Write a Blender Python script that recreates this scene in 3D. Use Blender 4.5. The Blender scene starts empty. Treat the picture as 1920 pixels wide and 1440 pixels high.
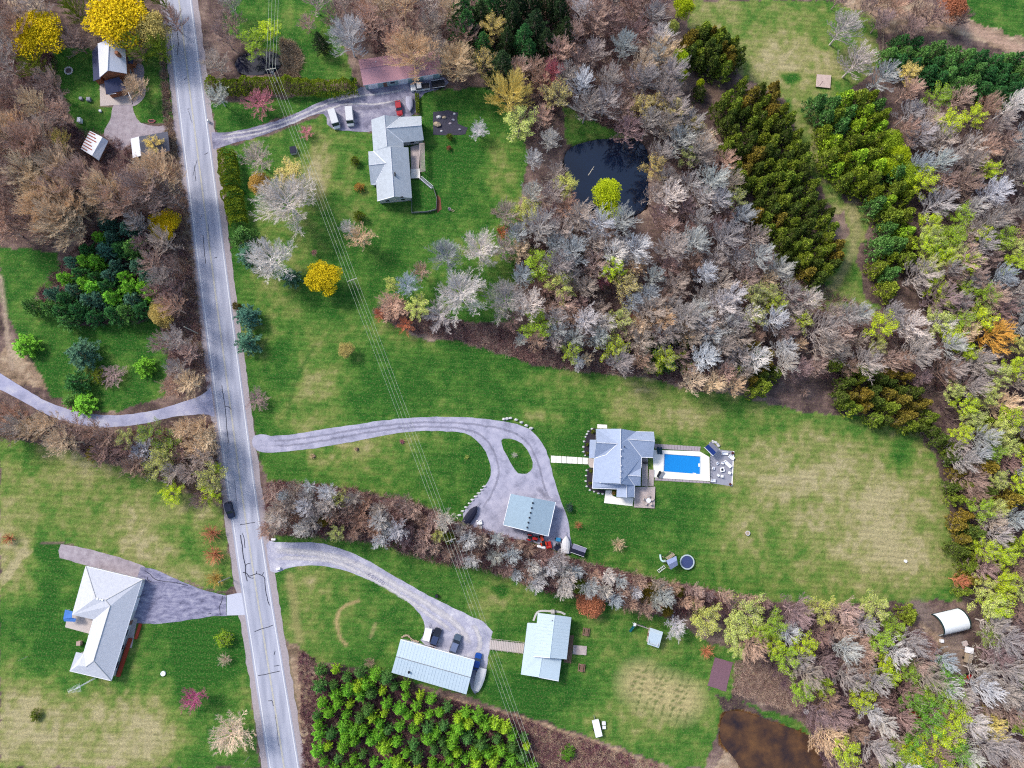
import bpy, bmesh, math, random
import numpy as np
from mathutils import Vector, Matrix, noise as mnoise
from mathutils.geometry import tessellate_polygon

# ------------------------------------------------------------------ camera
SC = bpy.context.scene
COL = SC.collection
CAM_H = 190.0
FPX = 1333.0                    # focal length in pixels of the 1920 x 1440 picture
NAD = (895.0, 880.0)            # where the plumb line under the drone meets the picture
_d = Vector((NAD[0] - 960.0, -(NAD[1] - 720.0), -FPX)).normalized()
ROT = _d.rotation_difference(Vector((0, 0, -1))).to_matrix()
cam_data = bpy.data.cameras.new('camera')
cam_data.sensor_width = 36.0
cam_data.lens = 36.0 * FPX / 1920.0
cam_data.clip_start = 1.0
cam_data.clip_end = 6000.0
cam = bpy.data.objects.new('camera', cam_data)
COL.objects.link(cam)
cam.matrix_world = Matrix.Translation((0, 0, CAM_H)) @ ROT.to_4x4()
SC.camera = cam

# ------------------------------------------------------------------ light
SUN_EL, SUN_AZ = 44.0, 305.0    # compass azimuth, picture up = north
world = bpy.data.worlds.new('World')
SC.world = world
world.use_nodes = True
wn = world.node_tree.nodes
wl = world.node_tree.links
wn.clear()
sky = wn.new('ShaderNodeTexSky')
sky.sky_type = 'NISHITA'
sky.sun_disc = False
sky.sun_elevation = math.radians(SUN_EL)
sky.sun_rotation = math.radians(SUN_AZ)
sky.air_density = 1.0
sky.dust_density = 2.0
bg = wn.new('ShaderNodeBackground')
bg.inputs['Strength'].default_value = 0.115
wo = wn.new('ShaderNodeOutputWorld')
wl.new(sky.outputs[0], bg.inputs['Color'])
wl.new(bg.outputs[0], wo.inputs['Surface'])
sun_data = bpy.data.lights.new('sun', 'SUN')
sun_data.energy = 1.5
sun_data.angle = math.radians(12)
sun_data.color = (1.0, 0.955, 0.90)
sun = bpy.data.objects.new('sun', sun_data)
COL.objects.link(sun)
_az, _el = math.radians(SUN_AZ), math.radians(SUN_EL)
_to = Vector((math.sin(_az) * math.cos(_el), math.cos(_az) * math.cos(_el), math.sin(_el)))
sun.rotation_euler = (-_to).to_track_quat('-Z', 'Y').to_euler()
vs = SC.view_settings
vs.view_transform = 'Standard'
vs.look = 'None'
vs.exposure = 1.15
vs.gamma = 1.0
vs.use_curve_mapping = False
SC.cycles.max_bounces = 4
SC.cycles.diffuse_bounces = 2
SC.cycles.transparent_max_bounces = 4
SC.cycles.use_denoising = False
SC.cycles.use_adaptive_sampling = True
SC.cycles.adaptive_threshold = 0.02
SC.cycles.filter_width = 1.15
SC.cycles.debug_use_spatial_splits = True

# ------------------------------------------------------------------ helpers
KEXP = 1.6


def lin(r, g, b):
    def f(c):
        c = c / 255.0
        return c / 12.92 if c <= 0.04045 else ((c + 0.055) / 1.055) ** 2.4
    return (f(r) / KEXP, f(g) / KEXP, f(b) / KEXP)


def P(x, y, h=0.0):
    """survey: photo point (1920 x 1440) standing h metres above the flat ground -> metres"""
    v = ROT @ Vector((x - 960.0, -(y - 720.0), -FPX))
    t = (h - CAM_H) / v.z
    return Vector((v.x * t, v.y * t, h))


_matcache = {}


def new_mat(name):
    m = bpy.data.materials.new(name)
    m.use_nodes = True
    nt = m.node_tree
    nt.nodes.clear()
    out = nt.nodes.new('ShaderNodeOutputMaterial')
    return m, nt.nodes, nt.links, out


def mat(name, rgb=None, rough=0.8, var=0.12, scale=3.0, metal=0.0, spec=0.3, bump=0.0, fine=40.0):
    """general weathered surface: colour with two scales of soft variation"""
    if name in _matcache:
        return _matcache[name]
    m, N, L, out = new_mat(name)
    p = N.new('ShaderNodeBsdfPrincipled')
    p.inputs['Roughness'].default_value = rough
    p.inputs['Metallic'].default_value = metal
    p.inputs['Specular IOR Level'].default_value = spec
    tc = N.new('ShaderNodeTexCoord')
    n1 = N.new('ShaderNodeTexNoise')
    n1.inputs['Scale'].default_value = scale
    n1.inputs['Detail'].default_value = 5
    n2 = N.new('ShaderNodeTexNoise')
    n2.inputs['Scale'].default_value = fine
    L.new(tc.outputs['Object'], n1.inputs['Vector'])
    L.new(tc.outputs['Object'], n2.inputs['Vector'])
    ad = N.new('ShaderNodeMath')
    ad.operation = 'ADD'
    L.new(n1.outputs['Fac'], ad.inputs[0])
    L.new(n2.outputs['Fac'], ad.inputs[1])
    mr = N.new('ShaderNodeMapRange')
    mr.inputs['From Min'].default_value = 0.6
    mr.inputs['From Max'].default_value = 1.4
    mr.inputs['To Min'].default_value = 1 - var
    mr.inputs['To Max'].default_value = 1 + var
    L.new(ad.outputs[0], mr.inputs['Value'])
    mx = N.new('ShaderNodeMix')
    mx.data_type = 'RGBA'
    mx.blend_type = 'MULTIPLY'
    mx.inputs[0].default_value = 1.0
    if rgb is None:
        oi = N.new('ShaderNodeObjectInfo')
        L.new(oi.outputs['Color'], mx.inputs[6])
    else:
        mx.inputs[6].default_value = (*rgb, 1)
    L.new(mr.outputs[0], mx.inputs[7])
    L.new(mx.outputs[2], p.inputs['Base Color'])
    if bump:
        b = N.new('ShaderNodeBump')
        b.inputs['Strength'].default_value = bump
        b.inputs['Distance'].default_value = 0.05
        L.new(n2.outputs['Fac'], b.inputs['Height'])
        L.new(b.outputs[0], p.inputs['Normal'])
    L.new(p.outputs[0], out.inputs['Surface'])
    _matcache[name] = m
    return m


def tag(o, label=None, cat=None, group=None, kind=None):
    if label:
        o['label'] = label
    if cat:
        o['category'] = cat
    if group:
        o['group'] = group
    if kind:
        o['kind'] = kind
    return o


def empty(name, loc=(0, 0, 0), rz=0.0):
    o = bpy.data.objects.new(name, None)
    COL.objects.link(o)
    o.location = loc
    o.rotation_euler = (0, 0, rz)
    o.empty_display_size = 0.2
    return o


def thing(name, label, cat, loc=(0, 0, 0), rz=0.0, group=None):
    return tag(empty(name, loc, rz), label, cat, group)


def link_mesh(name, verts, faces, m, parent=None, world=True, smooth=False):
    """one mesh object; with world=True the points are world points and are shifted to the parent's base"""
    me = bpy.data.meshes.new(name)
    if parent is not None and world:
        root = parent
        off = Vector(root.location)
        while root.parent is not None:
            root = root.parent
            off = off + Vector(root.location)
        verts = [(v[0] - off.x, v[1] - off.y, v[2] - off.z) for v in verts]
    me.from_pydata([tuple(v) for v in verts], [], faces)
    if m is not None:
        me.materials.append(m)
    if smooth:
        me.polygons.foreach_set('use_smooth', [True] * len(me.polygons))
    me.update()
    o = bpy.data.objects.new(name, me)
    COL.objects.link(o)
    if parent is not None:
        o.parent = parent
    return o


class MB:
    """collects simple solids; build() links them as one mesh object"""

    def __init__(s):
        s.v = []
        s.f = []

    def add(s, verts, faces):
        n = len(s.v)
        s.v += [tuple(v) for v in verts]
        s.f += [tuple(i + n for i in f) for f in faces]
        return s

    def box(s, c, size, rz=0.0, taper=1.0, rx=0.0):
        hx, hy, hz = size[0] / 2, size[1] / 2, size[2] / 2
        ca, sa = math.cos(rz), math.sin(rz)
        vs = []
        for k, z in ((1.0, -hz), (taper, hz)):
            for x, y in ((-hx, -hy), (hx, -hy), (hx, hy), (-hx, hy)):
                x2, y2, z2 = x * k, y * k, z
                if rx:
                    y2, z2 = y2 * math.cos(rx) - z2 * math.sin(rx), y2 * math.sin(rx) + z2 * math.cos(rx)
                vs.append((c[0] + x2 * ca - y2 * sa, c[1] + x2 * sa + y2 * ca, c[2] + z2))
        return s.add(vs, [(0, 3, 2, 1), (4, 5, 6, 7), (0, 1, 5, 4), (1, 2, 6, 5), (2, 3, 7, 6), (3, 0, 4, 7)])

    def bar(s, a, b, r, n=6, r2=None):
        a, b = Vector(a), Vector(b)
        d = (b - a)
        if d.length < 1e-6:
            return s
        d.normalize()
        u = d.orthogonal().normalized()
        w = d.cross(u)
        r2 = r if r2 is None else r2
        vs = []
        for p, rr in ((a, r), (b, r2)):
            for i in range(n):
                t = 2 * math.pi * i / n
                vs.append(p + u * (rr * math.cos(t)) + w * (rr * math.sin(t)))
        fs = [(i, (i + 1) % n, n + (i + 1) % n, n + i) for i in range(n)]
        fs += [tuple(range(n - 1, -1, -1)), tuple(range(n, 2 * n))]
        return s.add(vs, fs)

    def tube(s, pts, r, n=6):
        for a, b in zip(pts, pts[1:]):
            s.bar(a, b, r, n)
        return s

    def cyl(s, c, r, h, n=16, r2=None):
        return s.bar(c, (c[0], c[1], c[2] + h), r, n, r2)

    def ring(s, c, r0, r1, h, n=28):
        vs = []
        for z in (0, h):
            for rr in (r0, r1):
                for i in range(n):
                    t = 2 * math.pi * i / n
                    vs.append((c[0] + rr * math.cos(t), c[1] + rr * math.sin(t), c[2] + z))
        fs = []
        for i in range(n):
            j = (i + 1) % n
            fs += [(2 * n + i, 3 * n + i, 3 * n + j, 2 * n + j), (i, j, n + j, n + i),
                   (i, 2 * n + i, 2 * n + j, j), (n + i, n + j, 3 * n + j, 3 * n + i)]
        return s.add(vs, fs)

    def blob(s, c, r, n=8, m=5, sq=(1, 1, 1), seed=0, rough=0.15):
        rnd = random.Random(seed)
        vs = [(c[0], c[1], c[2] + r * sq[2])]
        for j in range(1, m):
            ph = math.pi * j / m
            for i in range(n):
                t = 2 * math.pi * (i + 0.5 * (j % 2)) / n
                k = r * (1 + rnd.uniform(-rough, rough))
                vs.append((c[0] + k * sq[0] * math.sin(ph) * math.cos(t), c[1] + k * sq[1] * math.sin(ph) * math.sin(t),
                           c[2] + k * sq[2] * math.cos(ph)))
        vs.append((c[0], c[1], c[2] - r * sq[2]))
        fs = [(0, 1 + i, 1 + (i + 1) % n) for i in range(n)]
        for j in range(m - 2):
            a, b = 1 + j * n, 1 + (j + 1) * n
            for i in range(n):
                fs.append((a + i, b + i, b + (i + 1) % n, a + (i + 1) % n))
        a, e = 1 + (m - 2) * n, len(vs) - 1
        fs += [(a + (i + 1) % n, a + i, e) for i in range(n)]
        return s.add(vs, fs)

    def loft(s, rings, cap=True):
        n = len(rings[0])
        vs = [p for r in rings for p in r]
        fs = []
        for k in range(len(rings) - 1):
            for i in range(n):
                j = (i + 1) % n
                fs.append((k * n + i, k * n + j, (k + 1) * n + j, (k + 1) * n + i))
        if cap:
            fs += [tuple(range(n - 1, -1, -1)), tuple(range((len(rings) - 1) * n, len(rings) * n))]
        return s.add(vs, fs)

    def prism(s, pts, z0, z1):
        n = len(pts)
        vs = [(p[0], p[1], z0) for p in pts] + [(p[0], p[1], z1) for p in pts]
        tri = tessellate_polygon([[Vector((p[0], p[1], 0)) for p in pts]])
        fs = [tuple(t) for t in tri] + [tuple(i + n for i in t) for t in tri]
        fs += [(i, (i + 1) % n, n + (i + 1) % n, n + i) for i in range(n)]
        return s.add(vs, fs)

    def build(s, name, m, parent=None, world=True, smooth=False):
        return link_mesh(name, s.v, s.f, m, parent, world, smooth)


def copy_tree(o, parent=None):
    c = o.copy()
    COL.objects.link(c)
    c.parent = parent
    for ch in list(o.children):
        copy_tree(ch, c)
    return c


def recolor(o, names, rgb):
    for ch in o.children_recursive:
        if ch.name.split('.')[0] in names:
            ch.color = (*rgb, 1)


def poly_len(pts):
    return sum((b - a).length for a, b in zip(pts, pts[1:]))


def densify(pts, step, closed=True, smooth=0):
    pts = [Vector(p) for p in pts]
    for _ in range(smooth):          # Chaikin rounding
        q = []
        n = len(pts)
        for i in range(n if closed else n - 1):
            a, b = pts[i], pts[(i + 1) % n]
            q += [a * 0.75 + b * 0.25, a * 0.25 + b * 0.75]
        if not closed:
            q = [pts[0]] + q + [pts[-1]]
        pts = q
    out = []
    n = len(pts)
    for i in range(n if closed else n - 1):
        a, b = pts[i], pts[(i + 1) % n]
        k = max(1, int((b - a).length / step))
        out += [a + (b - a) * (j / k) for j in range(k)]
    if not closed:
        out.append(pts[-1])
    return out


def jig(pts, amp, scale=0.6, seed=0.0):
    out = []
    for p in pts:
        q = Vector((p.x * scale + seed, p.y * scale - seed, seed))
        n = mnoise.noise_vector(q) + 0.5 * mnoise.noise_vector(q * 2.7)
        out.append(p + Vector((n.x, n.y, 0)) * amp)
    return out


def sheet(name, outline, z, m, parent=None, holes=(), jitter=0.0, smooth=0, skirt=0.25, step=1.2, px=True, seed=0.0):
    """flat ground sheet with a real edge; outline in photo points"""
    rings = []
    for k, o in enumerate([outline] + list(holes)):
        w = [P(*p) for p in o] if px else [Vector((p[0], p[1], 0)) for p in o]
        if jitter or smooth:
            w = densify(w, step, True, smooth)
        if jitter:
            w = jig(w, jitter, seed=seed + k)
        rings.append([Vector((p.x, p.y, 0)) for p in w])
    tri = tessellate_polygon(rings)
    flat = [p for r in rings for p in r]
    vs = [(p.x, p.y, z) for p in flat]
    fs = [tuple(t) for t in tri]
    base = 0
    n0 = len(flat)
    vs += [(p.x, p.y, z - skirt) for p in flat]
    for r in rings:
        n = len(r)
        for i in range(n):
            j = (i + 1) % n
            fs.append((base + i, base + j, n0 + base + j, n0 + base + i))
        base += n
    o = link_mesh(name, vs, fs, m, parent, True)
    return o


def ribbon(name, pts, width, z, m, parent=None, thick=0.006):
    """flat strip along world points"""
    vs, fs = [], []
    n = len(pts)
    for i, p in enumerate(pts):
        a, b = pts[max(0, i - 1)], pts[min(n - 1, i + 1)]
        t = (b - a)
        t = Vector((t.x, t.y, 0)).normalized()
        s = Vector((-t.y, t.x, 0))
        w = width[i] if isinstance(width, (list, tuple)) else width
        vs += [tuple(p + s * w / 2)[:2] + (z,), tuple(p - s * w / 2)[:2] + (z,)]
    for i in range(n - 1):
        fs.append((2 * i, 2 * i + 1, 2 * i + 3, 2 * i + 2))
    return link_mesh(name, vs, fs, m, parent, True)


def pip(px, py, poly):
    """points in polygon, numpy"""
    inside = np.zeros(px.shape, bool)
    n = len(poly)
    for i in range(n):
        x1, y1 = poly[i]
        x2, y2 = poly[(i + 1) % n]
        if y1 == y2:
            continue
        c = ((y1 > py) != (y2 > py)) & (px < (x2 - x1) * (py - y1) / (y2 - y1) + x1)
        inside ^= c
    return inside


_rng = np.random.RandomState(7)
_lat = _rng.rand(257, 257)


def vnoise(x, y, s):
    x = x / s + 1000.37
    y = y / s + 1000.71
    xi, yi = np.floor(x).astype(int), np.floor(y).astype(int)
    fx, fy = x - xi, y - yi
    fx = fx * fx * (3 - 2 * fx)
    fy = fy * fy * (3 - 2 * fy)
    a = _lat[xi % 257, yi % 257]
    b = _lat[(xi + 1) % 257, yi % 257]
    c = _lat[xi % 257, (yi + 1) % 257]
    d = _lat[(xi + 1) % 257, (yi + 1) % 257]
    return (a * (1 - fx) + b * fx) * (1 - fy) + (c * (1 - fx) + d * fx) * fy


def fbm(x, y, s, o=4):
    t, amp, tot = 0, 1.0, 0
    for k in range(o):
        t = t + amp * vnoise(x + 31.7 * k, y - 17.3 * k, s)
        tot += amp
        amp *= 0.55
        s *= 0.47
    return t / tot
# ------------------------------------------------------------------ ground
LAWNS = [   # outline, dryness
    ([(95, 95), (170, 90), (190, 150), (190, 200), (245, 195), (280, 80), (312, 60), (330, 225), (300, 235), (250, 232), (200, 245), (165, 262), (140, 230), (120, 180), (95, 140)], -0.30),
    ([(396, 190), (470, 190), (690, 165), (690, 180), (620, 200), (535, 218), (470, 242), (403, 252)], -0.25),
    ([(415, 275), (480, 262), (545, 238), (600, 215), (640, 200), (700, 250), (705, 220), (790, 215), (785, 175), (860, 165), (920, 165), (985, 230), (990, 300), (975, 380), (975, 440), (965, 520),
      (965, 600), (900, 610), (860, 600), (790, 605), (700, 580), (720, 600), (800, 640), (870, 640), (1000, 680), (1100, 695), (1210, 705), (1300, 730), (1400, 745), (1500, 770), (1600, 780), (1720, 805), (1755, 860),
      (1775, 950), (1795, 1060), (1800, 1125), (1700, 1130), (1560, 1130), (1440, 1125), (1240, 1090), (1100, 1055), (960, 1005), (870, 985), (760, 938), (640, 915), (500, 900), (485, 860),
      (470, 780), (445, 640), (430, 480)], -0.13),
    ([(0, 460), (110, 470), (120, 520), (60, 560), (150, 610), (300, 600), (320, 640), (310, 740), (200, 778), (100, 745), (60, 680), (20, 600), (0, 560)], -0.28),
    ([(0, 815), (150, 850), (280, 890), (390, 940), (415, 950), (440, 1100), (420, 1110), (260, 1065), (110, 1015), (70, 1020), (0, 1120)], 0.16),
    ([(0, 1110), (70, 1020), (110, 1020), (260, 1070), (420, 1115), (455, 1150), (470, 1250), (485, 1440), (0, 1440)], -0.12),
    ([(510, 1075), (520, 1180), (545, 1205), (590, 1240), (735, 1265), (870, 1305), (960, 1335), (1100, 1380), (1260, 1440), (1320, 1440), (1360, 1340), (1330, 1290), (1345, 1305), (1500, 1350), (1520, 1375), (1545, 1385), (1500, 1375), (1370, 1310),
      (1400, 1220), (1330, 1210), (1280, 1170), (1180, 1140), (1080, 1120), (960, 1065), (860, 1038), (720, 1015), (600, 1000), (510, 1000)], -0.10),
    ([(1300, 0), (1560, 0), (1640, 30), (1650, 120), (1560, 200), (1510, 260), (1460, 180), (1390, 140), (1350, 60), (1290, 50)], 0.12),
    ([(1785, 0), (1840, -80), (2200, -80), (2200, 140), (1920, 72), (1830, 45)], -0.35),
    ([(420, -60), (610, -60), (640, 60), (660, 150), (560, 150), (520, 100), (420, 60)], -0.20),
    ([(1055, 195), (1120, 235), (1190, 258), (1060, 272)], 0.02),
    ([(1580, 380), (1645, 390), (1605, 480), (1620, 560), (1660, 580), (1560, 592), (1460, 530), (1490, 510), (1550, 500), (1590, 440)], 0.16),
    ([(1480, 180), (1530, 210), (1560, 330), (1600, 400), (1560, 400), (1520, 320), (1490, 260)], 0.24),
    ([(310, 1160), (460, 1155), (470, 1260), (330, 1300)], -0.3),
]
ROUGH = [   # straw-coloured rough ground
    [(0, -50), (80, 0), (95, 60), (40, 60), (0, 110)],
    [(0, 660), (20, 640), (80, 690), (90, 730), (40, 722), (0, 695)],
    [(540, 1200), (590, 1240), (600, 1290), (590, 1440), (552, 1440)],
    [(960, 1340), (1100, 1385), (1270, 1445), (1200, 1500), (1000, 1440)],
    [(1378, 1240), (1440, 1225), (1500, 1300), (1515, 1340), (1440, 1320), (1372, 1298)],
    [(1330, 1445), (1365, 1395), (1400, 1440)],
    [(300, 60), (316, 60), (336, 240), (365, 400), (396, 700), (376, 735), (344, 600), (324, 400), (312, 250)],
    [(1560, 0), (1680, -20), (1800, 20), (1920, 70), (1920, 105), (1790, 60), (1660, 60), (1640, 30)],
    [(400, 270), (420, 275), (432, 330), (420, 330)],
    [(1700, 1150), (1760, 1190), (1810, 1215), (1800, 1290), (1720, 1230)],
    [(870, 640), (1000, 672), (1100, 690), (1050, 660), (960, 630)],
]
PATCH = [   # ellipses: centre, radii, dryness added
    (600, 700, 70, 45, .45), (560, 760, 60, 50, .35), (620, 620, 70, 30, .30), (700, 830, 90, 30, .30), (640, 860, 60, 25, .25), (820, 720, 120, 60, -.25), (860, 870, 80, 60, -.25), (900, 650, 80, 40, -.2),
    (1220, 750, 70, 40, .25), (1290, 790, 60, 30, .25), (1450, 880, 120, 90, .32), (1600, 930, 230, 170, .22), (1600, 900, 150, 110, .26), (1690, 980, 90, 120, .40), (1560, 1060, 160, 60, .34), (1400, 1060, 90, 50, .25), (1340, 1000, 80, 40, .18),
    (1130, 960, 90, 60, -.22), (1290, 960, 70, 30, -.15), (1400, 780, 60, 25, -.15), (1690, 860, 22, 40, -.5), (1460, 1030, 60, 40, -.22), (600, 300, 25, 40, .35), (590, 340, 30, 30, .30), (840, 330, 60, 60, -.25),
    (700, 470, 60, 40, -.1), (860, 400, 80, 30, -.15), (940, 320, 30, 40, .30), (620, 540, 50, 40, -.2), (510, 560, 40, 60, -.1), (530, 680, 25, 80, -.25), (120, 1000, 90, 60, .0), (220, 960, 120, 60, .12),
    (270, 1030, 40, 22, .30), (340, 1020, 50, 50, -.22), (90, 1050, 30, 70, -.35), (130, 1370, 190, 80, .55), (30, 1080, 50, 60, .45), (20, 1320, 60, 140, .35), (300, 1380, 60, 60, .35), (350, 1230, 120, 90, -.25), (80, 1200, 80, 80, -.2),
    (570, 1150, 40, 110, .20), (580, 1100, 50, 30, .30), (930, 1120, 60, 30, .28), (940, 1110, 16, 10, -.8), (1240, 1295, 85, 55, .12), (1150, 1330, 80, 60, .15), (1320, 1320, 60, 40, .30), (1060, 1300, 120, 40, -.3),
    (960, 1180, 40, 30, -.15), (1380, 60, 60, 60, -.05), (1460, 110, 100, 50, .25), (1340, 30, 50, 40, .2), (1485, 145, 14, 10, -1.0), (1570, 60, 60, 40, -.25), (1600, 100, 40, 40, .1), (1010, 780, 40, 18, .35),
    (1000, 720, 50, 30, .20), (150, 470, 120, 60, -.1), (220, 640, 90, 30, -.05), (260, 700, 60, 40, .20), (480, 225, 60, 15, -.3), (830, 590, 60, 40, .0), (1090, 850, 40, 60, -.25), (1095, 870, 30, 20, -.2),
]
STROKES = [
    ([(1200, 1282), (1240, 1300), (1278, 1312)], 40, (196, 182, 128), 1.0),  # worn lines in the grass: points, half width px, colour, strength
    ([(674, 1127), (650, 1132), (635, 1145), (631, 1165), (634, 1185), (640, 1200), (649, 1210)], 3.2, (196, 170, 120), .9),
    ([(705, 1170), (700, 1180), (695, 1192)], 3.5, (186, 170, 118), .6),
    ([(0, 520), (8, 570), (14, 640), (24, 690)], 5, (196, 172, 150), .85),
    ([(1600, 380), (1608, 430), (1596, 480), (1570, 530), (1540, 560)], 9, (176, 164, 120), .6),
    ([(1192, 1256), (1214, 1264)], 1.5, (104, 122, 64), .9),
    ([(1230, 1269), (1252, 1277)], 1.5, (104, 122, 64), .9),
    ([(1268, 1282), (1290, 1290)], 1.5, (104, 122, 64), .9),
    ([(1189, 1266), (1211, 1274)], 1.5, (104, 122, 64), .9),
    ([(1227, 1279), (1249, 1287)], 1.5, (104, 122, 64), .9),
    ([(1265, 1292), (1287, 1300)], 1.5, (104, 122, 64), .9),
    ([(1186, 1276), (1208, 1284)], 1.5, (104, 122, 64), .9),
    ([(1224, 1289), (1246, 1297)], 1.5, (104, 122, 64), .9),
    ([(1262, 1302), (1284, 1310)], 1.5, (104, 122, 64), .9),
    ([(1183, 1286), (1205, 1294)], 1.5, (104, 122, 64), .9),
    ([(1221, 1299), (1243, 1307)], 1.5, (104, 122, 64), .9),
    ([(1259, 1312), (1281, 1320)], 1.5, (104, 122, 64), .9),
    ([(1180, 1296), (1202, 1304)], 1.5, (104, 122, 64), .9),
    ([(1218, 1309), (1240, 1317)], 1.5, (104, 122, 64), .9),
    ([(1256, 1322), (1278, 1330)], 1.5, (104, 122, 64), .9),
    ([(1200, 1306), (1192, 1334)], 1.6, (104, 122, 64), .9),
    ([(1215, 1311), (1207, 1339)], 1.6, (104, 122, 64), .9),
    ([(1230, 1316), (1222, 1344)], 1.6, (104, 122, 64), .9),
    ([(1245, 1321), (1237, 1349)], 1.6, (104, 122, 64), .9),
    ([(1260, 1326), (1252, 1354)], 1.6, (104, 122, 64), .9),
    ([(1275, 1331), (1267, 1359)], 1.6, (104, 122, 64), .9),
    ([(1290, 1336), (1282, 1364)], 1.6, (104, 122, 64), .9),
    ([(1216, 1247), (1210, 1262)], 1.6, (104, 122, 64), .9),
    ([(1232, 1251), (1226, 1266)], 1.6, (104, 122, 64), .9),
    ([(1248, 1255), (1242, 1270)], 1.6, (104, 122, 64), .9),
    ([(1264, 1259), (1258, 1274)], 1.6, (104, 122, 64), .9),
    ([(1280, 1263), (1274, 1278)], 1.6, (104, 122, 64), .9),
    ([(1296, 1267), (1290, 1282)], 1.6, (104, 122, 64), .9),
    ([(543, 1080), (550, 1130), (560, 1200)], 9, (176, 164, 108), .7),
    ([(562, 690), (545, 740), (540, 770)], 4, (44, 100, 36), .5), ([(590, 650), (560, 700)], 4, (44, 100, 36), .5),
    ([(455, 700), (470, 790)], 5, (120, 110, 80), .6), ([(505, 1080), (540, 1250), (566, 1440)], 5, (110, 116, 66), .7), ([(428, 960), (452, 1100)], 6, (112, 116, 62), .7), ([(366, 400), (392, 640), (404, 735)], 4, (112, 112, 60), .7),
    ([(462, 1160), (474, 1250), (496, 1440)], 6, (90, 104, 58), .6), ([(1720, 1140), (1790, 1200), (1800, 1290)], 16, (150, 132, 126), .8),
    ([(590, 1243), (740, 1285), (870, 1318), (960, 1340), (1100, 1385), (1180, 1418)], 2.0, (204, 170, 140), .8),
    ([(1640, 25), (1720, 30), (1800, 45), (1920, 95)], 10, (206, 170, 150), .8),
    ([(1340, 170), (1365, 200), (1352, 190), (1335, 140)], 14, (128, 104, 92), .8),
]
POND = [(1062, 290), (1075, 274), (1115, 264), (1165, 261), (1200, 264), (1215, 290), (1212, 340), (1214, 386), (1188, 402), (1160, 400), (1110, 402), (1066, 404), (1080, 360), (1060, 310)]
POND_B = [(1355, 1340), (1385, 1332), (1430, 1350), (1500, 1372), (1540, 1395), (1552, 1460), (1405, 1460), (1375, 1415), (1350, 1390)]
POND_C = [(438, 112), (475, 95), (520, 98), (528, 120), (510, 136), (450, 141)]
POOL = [(1245.8, 851.3), (1312.8, 856.0), (1312.3, 888.8), (1244.8, 883.6)]


def wpoly(poly, z=0.0):
    return [P(x, y, z) for x, y in poly]


def grow(poly, d):
    c = [sum(p[0] for p in poly) / len(poly), sum(p[1] for p in poly) / len(poly)]
    out = []
    for x, y in poly:
        l = math.hypot(x - c[0], y - c[1])
        out.append((x + (x - c[0]) / l * d, y + (y - c[1]) / l * d))
    return out


def ramp(t, stops):
    xs = [s[0] for s in stops]
    cs = np.array([lin(*s[1]) for s in stops])
    return np.stack([np.interp(t, xs, cs[:, k]) for k in range(3)], -1)


def seg_dist(px, py, pts):
    best = np.full(px.shape, 1e9)
    for (x1, y1), (x2, y2) in zip(pts, pts[1:]):
        dx, dy = x2 - x1, y2 - y1
        t = np.clip(((px - x1) * dx + (py - y1) * dy) / (dx * dx + dy * dy), 0, 1)
        best = np.minimum(best, np.hypot(px - x1 - t * dx, py - y1 - t * dy))
    return best


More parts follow.
